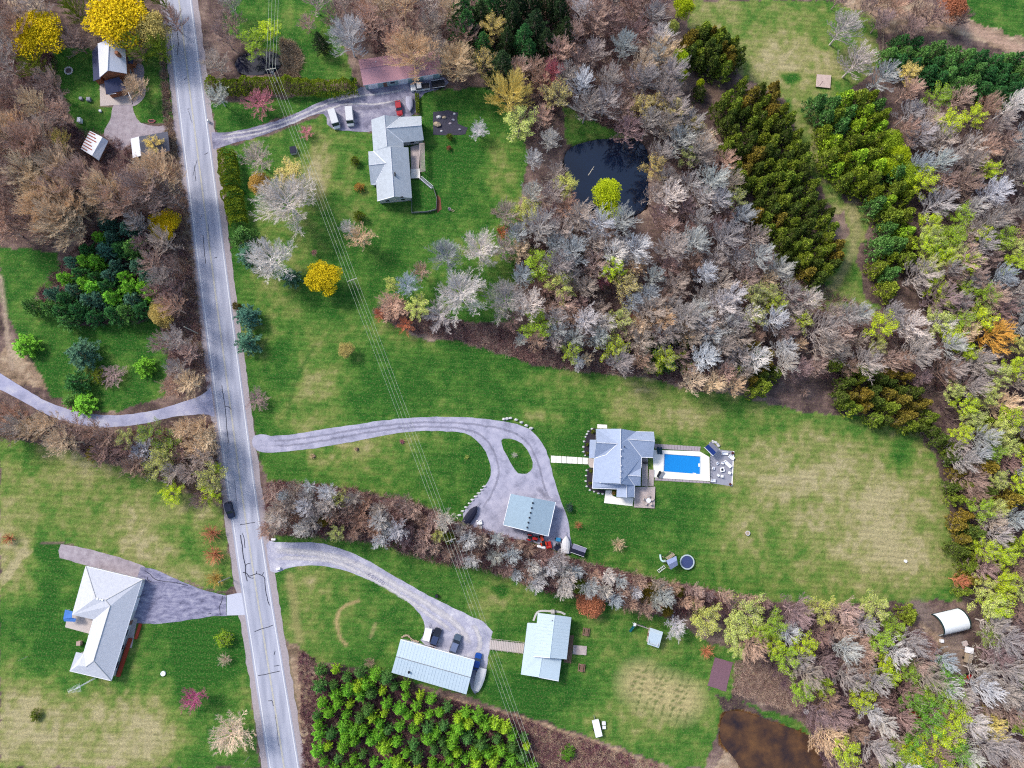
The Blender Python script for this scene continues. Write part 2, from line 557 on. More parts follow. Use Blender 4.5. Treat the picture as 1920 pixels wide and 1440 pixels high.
def make_ground():
    st = 0.55
    fx = np.arange(-158, 172, st)
    fy = np.arange(-92, 162, st)
    far = [170, 200, 260, 400, 700, 1300, 2500, 5000]
    xs = np.concatenate([[-f - 20 for f in far[::-1]], fx, [f + 30 for f in far]])
    ys = np.concatenate([[-f + 60 for f in far[::-1]], fy, [f + 10 for f in far]])
    X, Y = np.meshgrid(xs, ys)
    nx, ny = len(xs), len(ys)
    Rt = np.array(ROT.transposed())
    w = np.stack([X, Y, np.full_like(X, -CAM_H)], -1) @ Rt.T
    PX = 960 + FPX * w[..., 0] / -w[..., 2]
    PY = 720 - FPX * w[..., 1] / -w[..., 2]
    wx = PX + (fbm(X, Y, 3.0, 3) - .5) * 16
    wy = PY + (fbm(X + 77, Y - 51, 3.0, 3) - .5) * 16
    n_big, n_mid, n_fine = fbm(X, Y, 16, 4), fbm(X + 200, Y, 4.5, 3), fbm(X, Y + 300, 1.5, 3)
    # woodland floor: leaf litter
    t = np.clip(.45 + (n_big - .5) * 1.2 + (n_mid - .5) * 1.0 + (n_fine - .5) * .9, 0, 1)
    C = ramp(t, [(0, (80, 64, 66)), (.5, (128, 104, 100)), (1, (176, 150, 136))])
    R = ramp(np.clip(.5 + (n_mid - .5) * 1.4 + (n_fine - .5) * 1.2, 0, 1), [(0, (128, 106, 88)), (.5, (178, 150, 126)), (1, (214, 190, 162))])
    for poly in ROUGH:
        k = pip(wx, wy, poly)
        C[k] = R[k]
    dry = .38 + (n_big - .5) * .75 + (n_mid - .5) * .42 + (n_fine - .5) * .75
    for cx, cy, rx, ry, a in PATCH:
        r2 = ((wx - cx) / rx) ** 2 + ((wy - cy) / ry) ** 2
        dry = dry + a * np.exp(-np.minimum(r2, 30) ** 1.3 * .8)
    stops = [(0, (46, 106, 34)), (.3, (84, 132, 50)), (.55, (128, 148, 72)), (.78, (164, 162, 102)), (1, (192, 180, 134))]
    for poly, b in LAWNS:
        k = pip(wx, wy, poly)
        C[k] = ramp(np.clip(dry[k] + b, 0, 1), stops)
    for pts, hw, rgb, s in STROKES:
        d = seg_dist(PX + (wx - PX) * .4, PY + (wy - PY) * .4, pts)
        a = (s * np.clip(1.4 - d / hw, 0, 1))[..., None]
        C = C * (1 - a) + np.array(lin(*rgb)) * a * (.8 + .4 * n_fine[..., None])
    Z = np.zeros_like(X)
    Z += np.where(np.hypot(X, Y) > 900, -4.0, 0)
    for poly, g, dep in ((POND, 4, -1.2), (POND_B, 3, -.5), (POND_C, 2, -.8), (POOL, 5, -2.4)):
        k = pip(PX, PY, grow(poly, g))
        Z[k] = dep
    k = pip(wx, wy, grow(POND_B, 2))
    C[k] = ramp(n_mid[k], [(0, (70, 44, 26)), (.6, (130, 88, 50)), (1, (160, 116, 66))])
    me = bpy.data.meshes.new('ground')
    nv = nx * ny
    co = np.stack([X, Y, Z], -1).reshape(-1, 3).astype(np.float32)
    me.vertices.add(nv)
    me.vertices.foreach_set('co', co.ravel())
    i = np.arange(nv).reshape(ny, nx)
    q = np.stack([i[:-1, :-1], i[:-1, 1:], i[1:, 1:], i[1:, :-1]], -1).reshape(-1, 4)
    nf = len(q)
    me.loops.add(nf * 4)
    me.loops.foreach_set('vertex_index', q.ravel().astype(np.int32))
    me.polygons.add(nf)
    me.polygons.foreach_set('loop_start', np.arange(0, nf * 4, 4, dtype=np.int32))
    me.update(calc_edges=True)
    at = me.attributes.new('cover', 'FLOAT_COLOR', 'POINT')
    at.data.foreach_set('color', np.concatenate([C.reshape(-1, 3), np.ones((nv, 1))], 1).astype(np.float32).ravel())
    o = bpy.data.objects.new('ground', me)
    COL.objects.link(o)
    tag(o, kind='structure')
    m, N, L, out = new_mat('grass and leaf litter')
    p = N.new('ShaderNodeBsdfPrincipled')
    p.inputs['Roughness'].default_value = .95
    p.inputs['Specular IOR Level'].default_value = .1
    a = N.new('ShaderNodeAttribute')
    a.attribute_name = 'cover'
    tc = N.new('ShaderNodeTexCoord')
    def noi(scale, det, stretch=None):
        n = N.new('ShaderNodeTexNoise')
        n.inputs['Scale'].default_value = scale
        n.inputs['Detail'].default_value = det
        n.inputs['Roughness'].default_value = .65
        if stretch:
            mp = N.new('ShaderNodeMapping')
            mp.inputs['Scale'].default_value = stretch
            mp.inputs['Rotation'].default_value = (0, 0, .06)
            L.new(tc.outputs['Object'], mp.inputs['Vector'])
            L.new(mp.outputs[0], n.inputs['Vector'])
        else:
            L.new(tc.outputs['Object'], n.inputs['Vector'])
        return n
    n1, n2, n3 = noi(1.6, 6), noi(5.0, 3), noi(1.0, 3, (.12, 1.3, 1))
    s1 = N.new('ShaderNodeMath'); s1.operation = 'ADD'
    s2 = N.new('ShaderNodeMath'); s2.operation = 'MULTIPLY_ADD'
    L.new(n1.outputs['Fac'], s1.inputs[0]); L.new(n2.outputs['Fac'], s1.inputs[1])
    L.new(n3.outputs['Fac'], s2.inputs[0]); s2.inputs[1].default_value = .45; L.new(s1.outputs[0], s2.inputs[2])
    mr = N.new('ShaderNodeMapRange')
    mr.inputs['From Min'].default_value = .75; mr.inputs['From Max'].default_value = 1.7
    mr.inputs['To Min'].default_value = .38; mr.inputs['To Max'].default_value = 1.66
    L.new(s2.outputs[0], mr.inputs['Value'])
    mx = N.new('ShaderNodeMix'); mx.data_type = 'RGBA'; mx.blend_type = 'MULTIPLY'; mx.inputs[0].default_value = 1
    L.new(a.outputs['Color'], mx.inputs[6]); L.new(mr.outputs[0], mx.inputs[7])
    n4 = noi(2.6, 5)
    wv = N.new('ShaderNodeTexWave'); wv.wave_type = 'BANDS'; wv.bands_direction = 'Y'
    wv.inputs['Scale'].default_value = .20; wv.inputs['Distortion'].default_value = 2.2; wv.inputs['Detail'].default_value = 3; wv.inputs['Detail Scale'].default_value = .25
    wm = N.new('ShaderNodeMapping'); wm.inputs['Rotation'].default_value = (0, 0, .07)
    L.new(tc.outputs['Object'], wm.inputs['Vector']); L.new(wm.outputs[0], wv.inputs['Vector'])
    ws = N.new('ShaderNodeMapRange'); ws.inputs['To Min'].default_value = -.075; ws.inputs['To Max'].default_value = .075
    L.new(wv.outputs['Fac'], ws.inputs['Value'])
    wa = N.new('ShaderNodeMath'); wa.operation = 'ADD'
    L.new(mr.outputs[0], wa.inputs[0]); L.new(ws.outputs[0], wa.inputs[1]); L.new(wa.outputs[0], mx.inputs[7])
    hs = N.new('ShaderNodeMapRange'); hs.inputs['From Min'].default_value = .50; hs.inputs['From Max'].default_value = .72; hs.inputs['To Min'].default_value = 0; hs.inputs['To Max'].default_value = .42
    L.new(n4.outputs['Fac'], hs.inputs['Value'])
    hm = N.new('ShaderNodeMix'); hm.data_type = 'RGBA'; hm.inputs[7].default_value = (*lin(186, 176, 116), 1)
    L.new(hs.outputs[0], hm.inputs[0]); L.new(a.outputs['Color'], hm.inputs[6]); L.new(hm.outputs[2], mx.inputs[6])
    b = N.new('ShaderNodeBump'); b.inputs['Strength'].default_value = .5; b.inputs['Distance'].default_value = .25
    L.new(s1.outputs[0], b.inputs['Height']); L.new(b.outputs[0], p.inputs['Normal'])
    L.new(mx.outputs[2], p.inputs['Base Color'])
    L.new(p.outputs[0], out.inputs['Surface'])
    me.materials.append(m)


make_ground()

# ------------------------------------------------------------------ water


def water_mat(name, rgb, rough=.04, wave=.02, spec=.5):
    m, N, L, out = new_mat(name)
    p = N.new('ShaderNodeBsdfPrincipled')
    p.inputs['Base Color'].default_value = (*rgb, 1)
    p.inputs['Roughness'].default_value = rough
    p.inputs['Specular IOR Level'].default_value = spec
    tc = N.new('ShaderNodeTexCoord')
    n = N.new('ShaderNodeTexNoise')
    n.inputs['Scale'].default_value = .8
    n.inputs['Detail'].default_value = 3
    L.new(tc.outputs['Object'], n.inputs['Vector'])
    b = N.new('ShaderNodeBump'); b.inputs['Strength'].default_value = wave; b.inputs['Distance'].default_value = .3
    L.new(n.outputs['Fac'], b.inputs['Height']); L.new(b.outputs[0], p.inputs['Normal'])
    L.new(p.outputs[0], out.inputs['Surface'])
    return m


M_POND = water_mat('pond water', lin(8, 26, 52), spec=.8)
M_POND2 = water_mat('dark pond water', lin(14, 20, 42))
tag(sheet('pond_water', grow(POND, 3), -.30, M_POND, smooth=1, jitter=.25, skirt=.4), kind='structure')
tag(sheet('small_pond_water', grow(POND_C, 2), -.25, M_POND2, smooth=1, skirt=.3), kind='structure')


def mud_mat():
    m, N, L, out = new_mat('shallow brown water')
    p = N.new('ShaderNodeBsdfPrincipled')
    p.inputs['Roughness'].default_value = .18
    p.inputs['Specular IOR Level'].default_value = .4
    tc = N.new('ShaderNodeTexCoord')
    n = N.new('ShaderNodeTexNoise'); n.inputs['Scale'].default_value = .22; n.inputs['Detail'].default_value = 6
    L.new(tc.outputs['Object'], n.inputs['Vector'])
    r = N.new('ShaderNodeValToRGB')
    r.color_ramp.elements[0].position = .32; r.color_ramp.elements[0].color = (*lin(50, 40, 44), 1)
    r.color_ramp.elements[1].position = .66; r.color_ramp.elements[1].color = (*lin(124, 88, 54), 1)
    e = r.color_ramp.elements.new(.48); e.color = (*lin(90, 64, 46), 1)
    L.new(n.outputs['Fac'], r.inputs['Fac']); L.new(r.outputs[0], p.inputs['Base Color'])
    L.new(p.outputs[0], out.inputs['Surface'])
    return m


tag(sheet('brown_pond_water', grow(POND_B, 2), -.12, mud_mat(), smooth=1, jitter=.25, skirt=.3), kind='structure')

# ------------------------------------------------------------------ road
M_ASPH = mat('weathered asphalt', lin(170, 174, 198), rough=.85, var=.10, scale=.35, fine=9.0)
M_SHOULDER = mat('gravel shoulder', lin(190, 178, 180), rough=.95, var=.22, scale=2.0, fine=14)
M_PAINT_W = mat('white road paint', lin(246, 246, 250), var=.06, scale=2)
M_PAINT_Y = mat('faded yellow road paint', lin(232, 224, 196), var=.10, scale=2)
M_TAR = mat('crack seal tar', lin(46, 48, 66), var=.2, rough=.6)
ROAD_L = [(299, -130), (314, 0), (334, 180), (356, 360), (378, 540), (402, 720), (426, 900), (452, 1080), (479, 1250), (507, 1440), (525, 1560)]
ROAD_W = [42, 43, 46, 48, 49, 49, 48, 48, 49, 52, 53]
ROAD_R = [(x + w, y) for (x, y), w in zip(ROAD_L, ROAD_W)]


def off_line(pts, d):
    w = densify(wpoly(pts), 3.0, False, 2)
    out = []
    for i, p in enumerate(w):
        a, b = w[max(0, i - 1)], w[min(len(w) - 1, i + 1)]
        t = (b - a).normalized()
        out.append(p + Vector((t.y, -t.x, 0)) * d)
    return out


def road_mat():
    m, N, L, out = new_mat('lane worn asphalt')
    p = N.new('ShaderNodeBsdfPrincipled'); p.inputs['Roughness'].default_value = .85; p.inputs['Specular IOR Level'].default_value = .25
    at = N.new('ShaderNodeAttribute'); at.attribute_name = 'across'
    s = N.new('ShaderNodeMath'); s.operation = 'MULTIPLY'; s.inputs[1].default_value = 4 * 2 * math.pi
    c = N.new('ShaderNodeMath'); c.operation = 'COSINE'
    L.new(at.outputs['Fac'], s.inputs[0]); L.new(s.outputs[0], c.inputs[0])
    tc = N.new('ShaderNodeTexCoord')
    n = N.new('ShaderNodeTexNoise'); n.inputs['Scale'].default_value = .25; n.inputs['Detail'].default_value = 5; n.inputs['Roughness'].default_value = .5
    mpr = N.new('ShaderNodeMapping'); mpr.inputs['Scale'].default_value = (2.2, .12, 1); mpr.inputs['Rotation'].default_value = (0, 0, -.12)
    n2 = N.new('ShaderNodeTexNoise'); n2.inputs['Scale'].default_value = 8; n2.inputs['Detail'].default_value = 2
    L.new(tc.outputs['Object'], mpr.inputs['Vector']); L.new(mpr.outputs[0], n.inputs['Vector']); L.new(tc.outputs['Object'], n2.inputs['Vector'])
    a = N.new('ShaderNodeMath'); a.operation = 'MULTIPLY_ADD'; a.inputs[1].default_value = -.09
    L.new(c.outputs[0], a.inputs[0]); L.new(n.outputs['Fac'], a.inputs[2])
    a2 = N.new('ShaderNodeMath'); a2.operation = 'MULTIPLY_ADD'; a2.inputs[1].default_value = .35
    L.new(n2.outputs['Fac'], a2.inputs[0]); L.new(a.outputs[0], a2.inputs[2])
    r = N.new('ShaderNodeValToRGB')
    r.color_ramp.elements[0].position = .38; r.color_ramp.elements[0].color = (*lin(170, 173, 190), 1)
    r.color_ramp.elements[1].position = 1.0; r.color_ramp.elements[1].color = (*lin(218, 219, 232), 1)
    L.new(a2.outputs[0], r.inputs['Fac']); L.new(r.outputs[0], p.inputs['Base Color']); L.new(p.outputs[0], out.inputs['Surface'])
    return m


def make_road():
    l, r = off_line(ROAD_L, -.55), off_line(ROAD_R, .45)
    # off_line turns right of travel (southward travel: right is west)
    l, r = off_line(ROAD_L, .55), off_line(ROAD_R, -.45)
    n = min(len(l), len(r))
    K = 9
    vs, fs, ac = [], [], []
    for i in range(n):
        for k in range(K):
            t = k / (K - 1)
            p = l[i] * (1 - t) + r[min(i, len(r) - 1)] * t
            vs.append((p.x, p.y, .06)); ac.append(t)
    for i in range(n - 1):
        for k in range(K - 1):
            fs.append((i * K + k, i * K + k + 1, (i + 1) * K + k + 1, (i + 1) * K + k))
    road = link_mesh('road', vs, fs, road_mat())
    at = road.data.attributes.new('across', 'FLOAT', 'POINT')
    at.data.foreach_set('value', ac)
    tag(road, kind='structure')
    for pts, sgn, w in ((ROAD_L, 1, 2.0), (ROAD_R, -1, 2.0)):
        a = off_line(pts, sgn * .3)
        b = jig(densify(off_line(pts, sgn * w), 1.0, False), .35, seed=sgn + 3)
        a = densify(a, 1.0, False)
        k = min(len(a), len(b))
        vs, fs = [], []
        for i in range(k):
            vs += [(a[i].x, a[i].y, .045), (b[i].x, b[i].y, .02)]
        fs = [(2 * i, 2 * i + 1, 2 * i + 3, 2 * i + 2) for i in range(k - 1)]
        tag(link_mesh('road_shoulder', vs, fs, M_SHOULDER), kind='structure')
    ribbon('edge_line', off_line(ROAD_L, 0), .26, .075, M_PAINT_W, road)
    ribbon('edge_line', off_line(ROAD_R, 0), .26, .075, M_PAINT_W, road)
    cl = [(a * .5 + b * .5) for a, b in zip(off_line(ROAD_L, 0), off_line(ROAD_R, 0))]
    d = [Vector((.11, .0, 0)), Vector((-.11, 0, 0))]
    for q in d:
        ribbon('centre_line', [p + q for p in cl], .12, .075, M_PAINT_Y, road)
    cracks = [([(333, 60), (335, 80), (333, 100), (334, 103)], .22), ([(381, 441), (383, 470), (386, 495)], .22), ([(400, 484), (407, 482)], .2), ([(370, 300), (362, 330)], .12),
              ([(416, 722), (422, 760), (428, 830)], .22), ([(421, 762), (430, 763), (434, 768)], .2), ([(450, 984), (462, 982), (478, 979)], .2),
              ([(451, 1003), (455, 1030), (457, 1052), (461, 1060), (460, 1072), (464, 1090)], .3), ([(455, 1000), (459, 1018), (460, 1027)], .22), ([(461, 1060), (465, 1056), (469, 1057)], .2),
              ([(456, 1074), (464, 1075), (466, 1080), (474, 1078), (482, 1076), (490, 1078), (496, 1083), (497, 1095), (500, 1120), (505, 1135)], .26), ([(464, 1080), (472, 1084), (477, 1083)], .2),
              ([(492, 1078), (495, 1073)], .2), ([(480, 1076), (481, 1071)], .2), ([(478, 1184), (490, 1180), (512, 1172)], .22), ([(484, 1267), (500, 1264), (525, 1258)], .22), ([(513, 1249), (524, 1248)], .2),
              ([(514, 1228), (516, 1220)], .2), ([(503, 1314), (511, 1313), (512, 1324)], .2), ([(360, 230), (354, 208)], .12), ([(345, 150), (350, 146)], .15), ([(376, 412), (379, 402)], .12), ([(391, 420), (393, 470)], .08),
              ([(516, 1340), (523, 1400)], .1), ([(440, 900), (444, 940)], .1), ([(352, 205), (356, 204)], .2), ([(384, 290), (390, 286)], .2), ([(365, 310), (367, 340)], .2)]
    for pts, w in cracks:
        ribbon('crack_seal', jig(densify(wpoly(pts), .5, False, 1), .14, seed=len(pts)), w * .72, .085, M_TAR, road)


make_road()


# ------------------------------------------------------------------ driveways
def drive_mat(name, lo, mid, hi, scale=.35, stretch=(1, 1, 1), pos=(.3, .5, .72), rot=0):
    m, N, L, out = new_mat(name)
    p = N.new('ShaderNodeBsdfPrincipled'); p.inputs['Roughness'].default_value = .9; p.inputs['Specular IOR Level'].default_value = .2
    tc = N.new('ShaderNodeTexCoord')
    mp = N.new('ShaderNodeMapping'); mp.inputs['Scale'].default_value = stretch; mp.inputs['Rotation'].default_value = (0, 0, rot)
    L.new(tc.outputs['Object'], mp.inputs['Vector'])
    n = N.new('ShaderNodeTexNoise'); n.inputs['Scale'].default_value = scale; n.inputs['Detail'].default_value = 8; n.inputs['Roughness'].default_value = .68
    L.new(mp.outputs[0], n.inputs['Vector'])
    r = N.new('ShaderNodeValToRGB')
    r.color_ramp.elements[0].position = pos[0]; r.color_ramp.elements[0].color = (*lin(*lo), 1)
    r.color_ramp.elements[1].position = pos[2]; r.color_ramp.elements[1].color = (*lin(*hi), 1)
    e = r.color_ramp.elements.new(pos[1]); e.color = (*lin(*mid), 1)
    n2 = N.new('ShaderNodeTexNoise'); n2.inputs['Scale'].default_value = 5; n2.inputs['Detail'].default_value = 4
    L.new(tc.outputs['Object'], n2.inputs['Vector'])
    mx = N.new('ShaderNodeMath'); mx.operation = 'MULTIPLY_ADD'; mx.inputs[1].default_value = .30
    L.new(n2.outputs['Fac'], mx.inputs[0]); 
    sb = N.new('ShaderNodeMath'); sb.operation = 'SUBTRACT'; sb.inputs[1].default_value = .15
    L.new(n.outputs['Fac'], sb.inputs[0]); L.new(sb.outputs[0], mx.inputs[2])
    L.new(mx.outputs[0], r.inputs['Fac']); L.new(r.outputs[0], p.inputs['Base Color']); L.new(p.outputs[0], out.inputs['Surface'])
    return m


M_DR_MAIN = drive_mat('driveway asphalt pale', (150, 150, 170), (194, 192, 212), (222, 218, 234), .30)
M_DR_SOUTH = drive_mat('gravel over asphalt', (156, 158, 180), (198, 196, 214), (250, 246, 250), .28)
M_DR_NORTH = drive_mat('worn dark driveway', (112, 110, 130), (160, 156, 178), (218, 212, 222), .35)
M_DR_WEST = drive_mat('lane gravel', (160, 162, 188), (190, 190, 216), (220, 218, 228), .30)
M_DR_RANCH = drive_mat('cracked old asphalt', (96, 96, 122), (158, 156, 182), (204, 200, 214), .45, (1, 2.2, 1), rot=.25)
M_GRAVEL = drive_mat('pinkish gravel', (160, 148, 152), (190, 176, 182), (212, 202, 204), .6)
M_CONC = mat('pale concrete', lin(222, 224, 238), var=.06, scale=1)
tag(sheet('driveway_loop', [(478, 812), (520, 819), (600, 806), (680, 794), (760, 783), (850, 781), (920, 786), (985, 798), (1012, 822), (1028, 852), (1036, 890), (1050, 935), (1066, 975), (1070, 1012), (1078, 1036), (1060, 1040),
                            (1030, 1026), (990, 1014), (945, 1008), (890, 996), (862, 970), (884, 940), (905, 918), (919, 896), (921, 878), (914, 853), (898, 828), (878, 814), (848, 808), (770, 808), (700, 820), (620, 836), (545, 846), (486, 850), (470, 832)],
          .035, M_DR_MAIN, holes=[[(938, 822), (962, 822), (985, 836), (999, 862), (998, 882), (984, 890), (968, 886), (954, 862), (942, 838)]], jitter=.18, smooth=1), kind='structure')
tag(sheet('driveway_south', [(500, 1012), (520, 1018), (570, 1016), (620, 1021), (680, 1045), (740, 1080), (800, 1115), (850, 1140), (925, 1175), (919, 1212), (912, 1255), (902, 1296), (885, 1302), (876, 1250), (830, 1226), (786, 1206), (796, 1186), (797, 1170), (785, 1146), (750, 1116),
                             (700, 1090), (650, 1070), (600, 1059), (545, 1062), (510, 1078), (498, 1050)], .035, M_DR_SOUTH, jitter=.22, smooth=1), kind='structure')
tag(sheet('driveway_north', [(390, 247), (420, 250), (480, 238), (540, 220), (600, 190), (660, 172), (682, 162), (770, 146), (830, 140), (846, 160), (780, 180), (782, 220), (700, 248), (650, 246), (614, 240), (612, 214), (590, 214), (540, 236), (480, 258), (430, 270), (392, 284)], .035, M_DR_NORTH, jitter=.2, smooth=1), kind='structure')
tag(sheet('lane_west', [(-60, 660), (0, 700), (40, 725), (90, 755), (150, 775), (220, 780), (290, 770), (350, 752), (385, 738), (402, 715), (416, 775), (404, 782), (385, 776), (330, 780), (260, 797), (200, 802), (150, 798), (90, 780), (30, 745), (0, 731), (-60, 695)], .035, M_DR_WEST, jitter=.15, smooth=1), kind='structure')
RD = sheet('driveway_ranch', [(264, 1062), (292, 1068), (340, 1090), (380, 1106), (412, 1114), (425, 1117), (425, 1155), (400, 1155), (330, 1166), (290, 1170), (250, 1168), (246, 1120)], .035, M_DR_RANCH, jitter=.15)
tag(RD, kind='structure')
for pts in ([(272, 1070), (284, 1080), (300, 1090), (330, 1092), (352, 1098)], [(418, 1117), (416, 1128), (411, 1140), (413, 1153)], [(390, 1152), (396, 1150)], [(276, 1082), (277, 1088), (284, 1090)]):
    ribbon('crack_seal', jig(densify(wpoly(pts), .5, False, 1), .2), .16, .045, M_TAR, RD)
tag(sheet('concrete_apron', [(425.5, 1116), (440, 1113), (456, 1111), (460, 1153), (425.5, 1154)], .042, M_CONC), kind='structure')
tag(sheet('gravel_pad', [(114, 1020), (150, 1026), (185, 1034), (225, 1045), (272, 1062), (266, 1086), (240, 1082), (160, 1060), (112, 1046), (109, 1032)], .03, M_GRAVEL, jitter=.18), kind='structure')
tag(sheet('driveway_northwest', [(214, 190), (246, 190), (252, 218), (268, 234), (308, 238), (336, 222), (342, 252), (322, 250), (255, 258), (246, 280), (225, 282), (205, 268), (192, 250), (208, 222)], .03, M_GRAVEL, jitter=.22, smooth=1), kind='structure')


def track_mat(name, rgb, dens=.5):
    m, N, L, out = new_mat(name)
    p = N.new('ShaderNodeBsdfPrincipled'); p.inputs['Roughness'].default_value = .95; p.inputs['Base Color'].default_value = (*lin(*rgb), 1); p.inputs['Specular IOR Level'].default_value = .1
    t = N.new('ShaderNodeBsdfTransparent'); at = N.new('ShaderNodeAttribute'); at.attribute_name = 'cov'
    tc = N.new('ShaderNodeTexCoord'); n = N.new('ShaderNodeTexNoise'); n.inputs['Scale'].default_value = 1.1; n.inputs['Detail'].default_value = 6; n.inputs['Roughness'].default_value = .7
    L.new(tc.outputs['Object'], n.inputs['Vector'])
    a = N.new('ShaderNodeMath'); a.operation = 'ADD'; L.new(at.outputs['Fac'], a.inputs[0]); L.new(n.outputs['Fac'], a.inputs[1])
    r = N.new('ShaderNodeMapRange'); r.inputs['From Min'].default_value = .85; r.inputs['From Max'].default_value = 1.35; r.inputs['To Max'].default_value = dens
    L.new(a.outputs[0], r.inputs['Value'])
    mx = N.new('ShaderNodeMixShader'); L.new(r.outputs[0], mx.inputs[0]); L.new(t.outputs[0], mx.inputs[1]); L.new(p.outputs[0], mx.inputs[2]); L.new(mx.outputs[0], out.inputs['Surface'])
    return m


def track(parent, pts_px, w, m, z=.05, seed=0):
    """loose gravel or dust worn along a driveway: thin sheet that thins out to its edges"""
    c = jig(densify(wpoly(pts_px), 1.0, False, 2), .25, .4, seed)
    vs, fs, cv = [], [], []
    for i, q in enumerate(c):
        a, b = c[max(0, i - 1)], c[min(len(c) - 1, i + 1)]
        t = (b - a).normalized(); sd = Vector((-t.y, t.x, 0))
        e = min(1, i / 4, (len(c) - 1 - i) / 4)
        for k, u in enumerate((-.5, -.25, 0, .25, .5)):
            v = q + sd * w * u
            vs.append((v.x, v.y, z)); cv.append((0, .6, .8, .6, 0)[k] * e)
    for i in range(len(c) - 1):
        for k in range(4):
            fs.append((i * 5 + k, i * 5 + k + 1, i * 5 + k + 6, i * 5 + k + 5))
    o = link_mesh('gravel_track', vs, fs, m, parent, True)
    at = o.data.attributes.new('cov', 'FLOAT', 'POINT'); at.data.foreach_set('value', cv)


M_TRK = track_mat('loose pale gravel', (246, 240, 240), .9)
M_TRK_D = track_mat('dusty dark gravel', (132, 130, 148), .32)
DS, DN, DL = bpy.data.objects['driveway_south'], bpy.data.objects['driveway_north'], bpy.data.objects['driveway_loop']
track(DS, [(505, 1032), (560, 1034), (620, 1040), (680, 1062), (740, 1097), (800, 1132), (840, 1158), (870, 1185), (885, 1215)], 2.6, M_TRK)
track(DS, [(505, 1048), (560, 1046), (620, 1050), (680, 1075), (735, 1106), (790, 1142), (830, 1170), (850, 1185)], 1.8, M_TRK, .052, 4)
track(DS, [(880, 1168), (898, 1185), (900, 1215), (885, 1235)], 2.0, M_TRK, .054, 5)
track(DN, [(400, 256), (480, 245), (545, 225), (605, 196), (665, 180), (720, 176), (770, 165)], 1.0, M_TRK, .05, 6)
track(DN, [(400, 265), (480, 253), (545, 232), (600, 208), (660, 192), (700, 198), (760, 185)], 1.0, M_TRK, .052, 7)
track(DN, [(640, 200), (690, 205), (740, 195), (770, 180)], 2.0, M_TRK_D, .054, 8)
track(DL, [(490, 828), (560, 824), (650, 808), (760, 792), (860, 792), (940, 802), (985, 822), (1008, 860), (1018, 910), (1035, 945)], 1.0, M_TRK_D, .05, 9)
track(DL, [(490, 838), (560, 834), (650, 818), (760, 800), (860, 800), (905, 815), (930, 850), (938, 890), (920, 930), (900, 960)], 1.0, M_TRK_D, .052, 10)
track(DL, [(1000, 910), (1020, 925), (1032, 940)], 2.2, M_TRK_D, .054, 11)
# dark scrawled figures on the south driveway
_u, _w = Vector((31, 19, 0)) / 36.4, Vector((19, -31, 0)) / 36.4      # along and up, photo axes
for gi, strokes in enumerate(([[(.9, 1), (.3, .8), (0, .3), (.3, 0), (.8, .1), (.8, .45), (.1, .45)]], [[(0, .8), (.4, 1), (.8, .7), (0, 0), (.9, 0)]], [[(0, 1), (0, .1), (.7, 0), (.8, 1)]], [[(.1, 1), (.8, 1), (.6, .1), (0, .2)]], [[(.1, .1), (.1, .9), (.8, 1), (.8, .1), (.1, .1)]])):
    for st in strokes:
        pts = []
        for x, y in st:
            q = Vector((689, 1079, 0)) + _u * (gi * 7.6 + x * 5.4) + _w * (y * 6.5)
            pts.append(P(q.x, q.y))
        ribbon('scrawled_figure', pts, .16, .062, mat('dark scuff', lin(150, 146, 166), var=.2), DS)
# ------------------------------------------------------------------ plants: materials


def bark_mat(name, rgb=None):
    m, N, L, out = new_mat(name)
    d = N.new('ShaderNodeBsdfDiffuse')
    mx = N.new('ShaderNodeMix'); mx.data_type = 'RGBA'; mx.blend_type = 'MULTIPLY'; mx.inputs[0].default_value = 1
    if rgb is None:
        oi = N.new('ShaderNodeObjectInfo'); L.new(oi.outputs['Color'], mx.inputs[6])
    else:
        mx.inputs[6].default_value = (*rgb, 1)
    g = N.new('ShaderNodeNewGeometry')
    mr = N.new('ShaderNodeMapRange'); mr.inputs['To Min'].default_value = .72; mr.inputs['To Max'].default_value = 1.28
    L.new(g.outputs['Random Per Island'], mr.inputs['Value']); L.new(mr.outputs[0], mx.inputs[7])
    L.new(mx.outputs[2], d.inputs['Color']); L.new(d.outputs[0], out.inputs['Surface'])
    return m


def leaf_mat(name, lo=.55, hi=1.45, trans=.25):
    m, N, L, out = new_mat(name)
    d = N.new('ShaderNodeBsdfDiffuse'); t = N.new('ShaderNodeBsdfTranslucent')
    mx = N.new('ShaderNodeMix'); mx.data_type = 'RGBA'; mx.blend_type = 'MULTIPLY'; mx.inputs[0].default_value = 1
    oi = N.new('ShaderNodeObjectInfo'); L.new(oi.outputs['Color'], mx.inputs[6])
    g = N.new('ShaderNodeNewGeometry')
    mr = N.new('ShaderNodeMapRange'); mr.inputs['To Min'].default_value = lo; mr.inputs['To Max'].default_value = hi
    L.new(g.outputs['Random Per Island'], mr.inputs['Value']); L.new(mr.outputs[0], mx.inputs[7])
    L.new(mx.outputs[2], d.inputs['Color']); L.new(mx.outputs[2], t.inputs['Color'])
    ms = N.new('ShaderNodeMixShader'); ms.inputs[0].default_value = trans
    L.new(d.outputs[0], ms.inputs[1]); L.new(t.outputs[0], ms.inputs[2]); L.new(ms.outputs[0], out.inputs['Surface'])
    return m


M_BARK = bark_mat('bark')
M_TWIG_PALE = bark_mat('pale twig bark', lin(216, 204, 190))
M_LEAF = leaf_mat('leaf')
M_NEEDLE = leaf_mat('needle foliage', .3, 1.8, .15)

# ------------------------------------------------------------------ plants: shapes


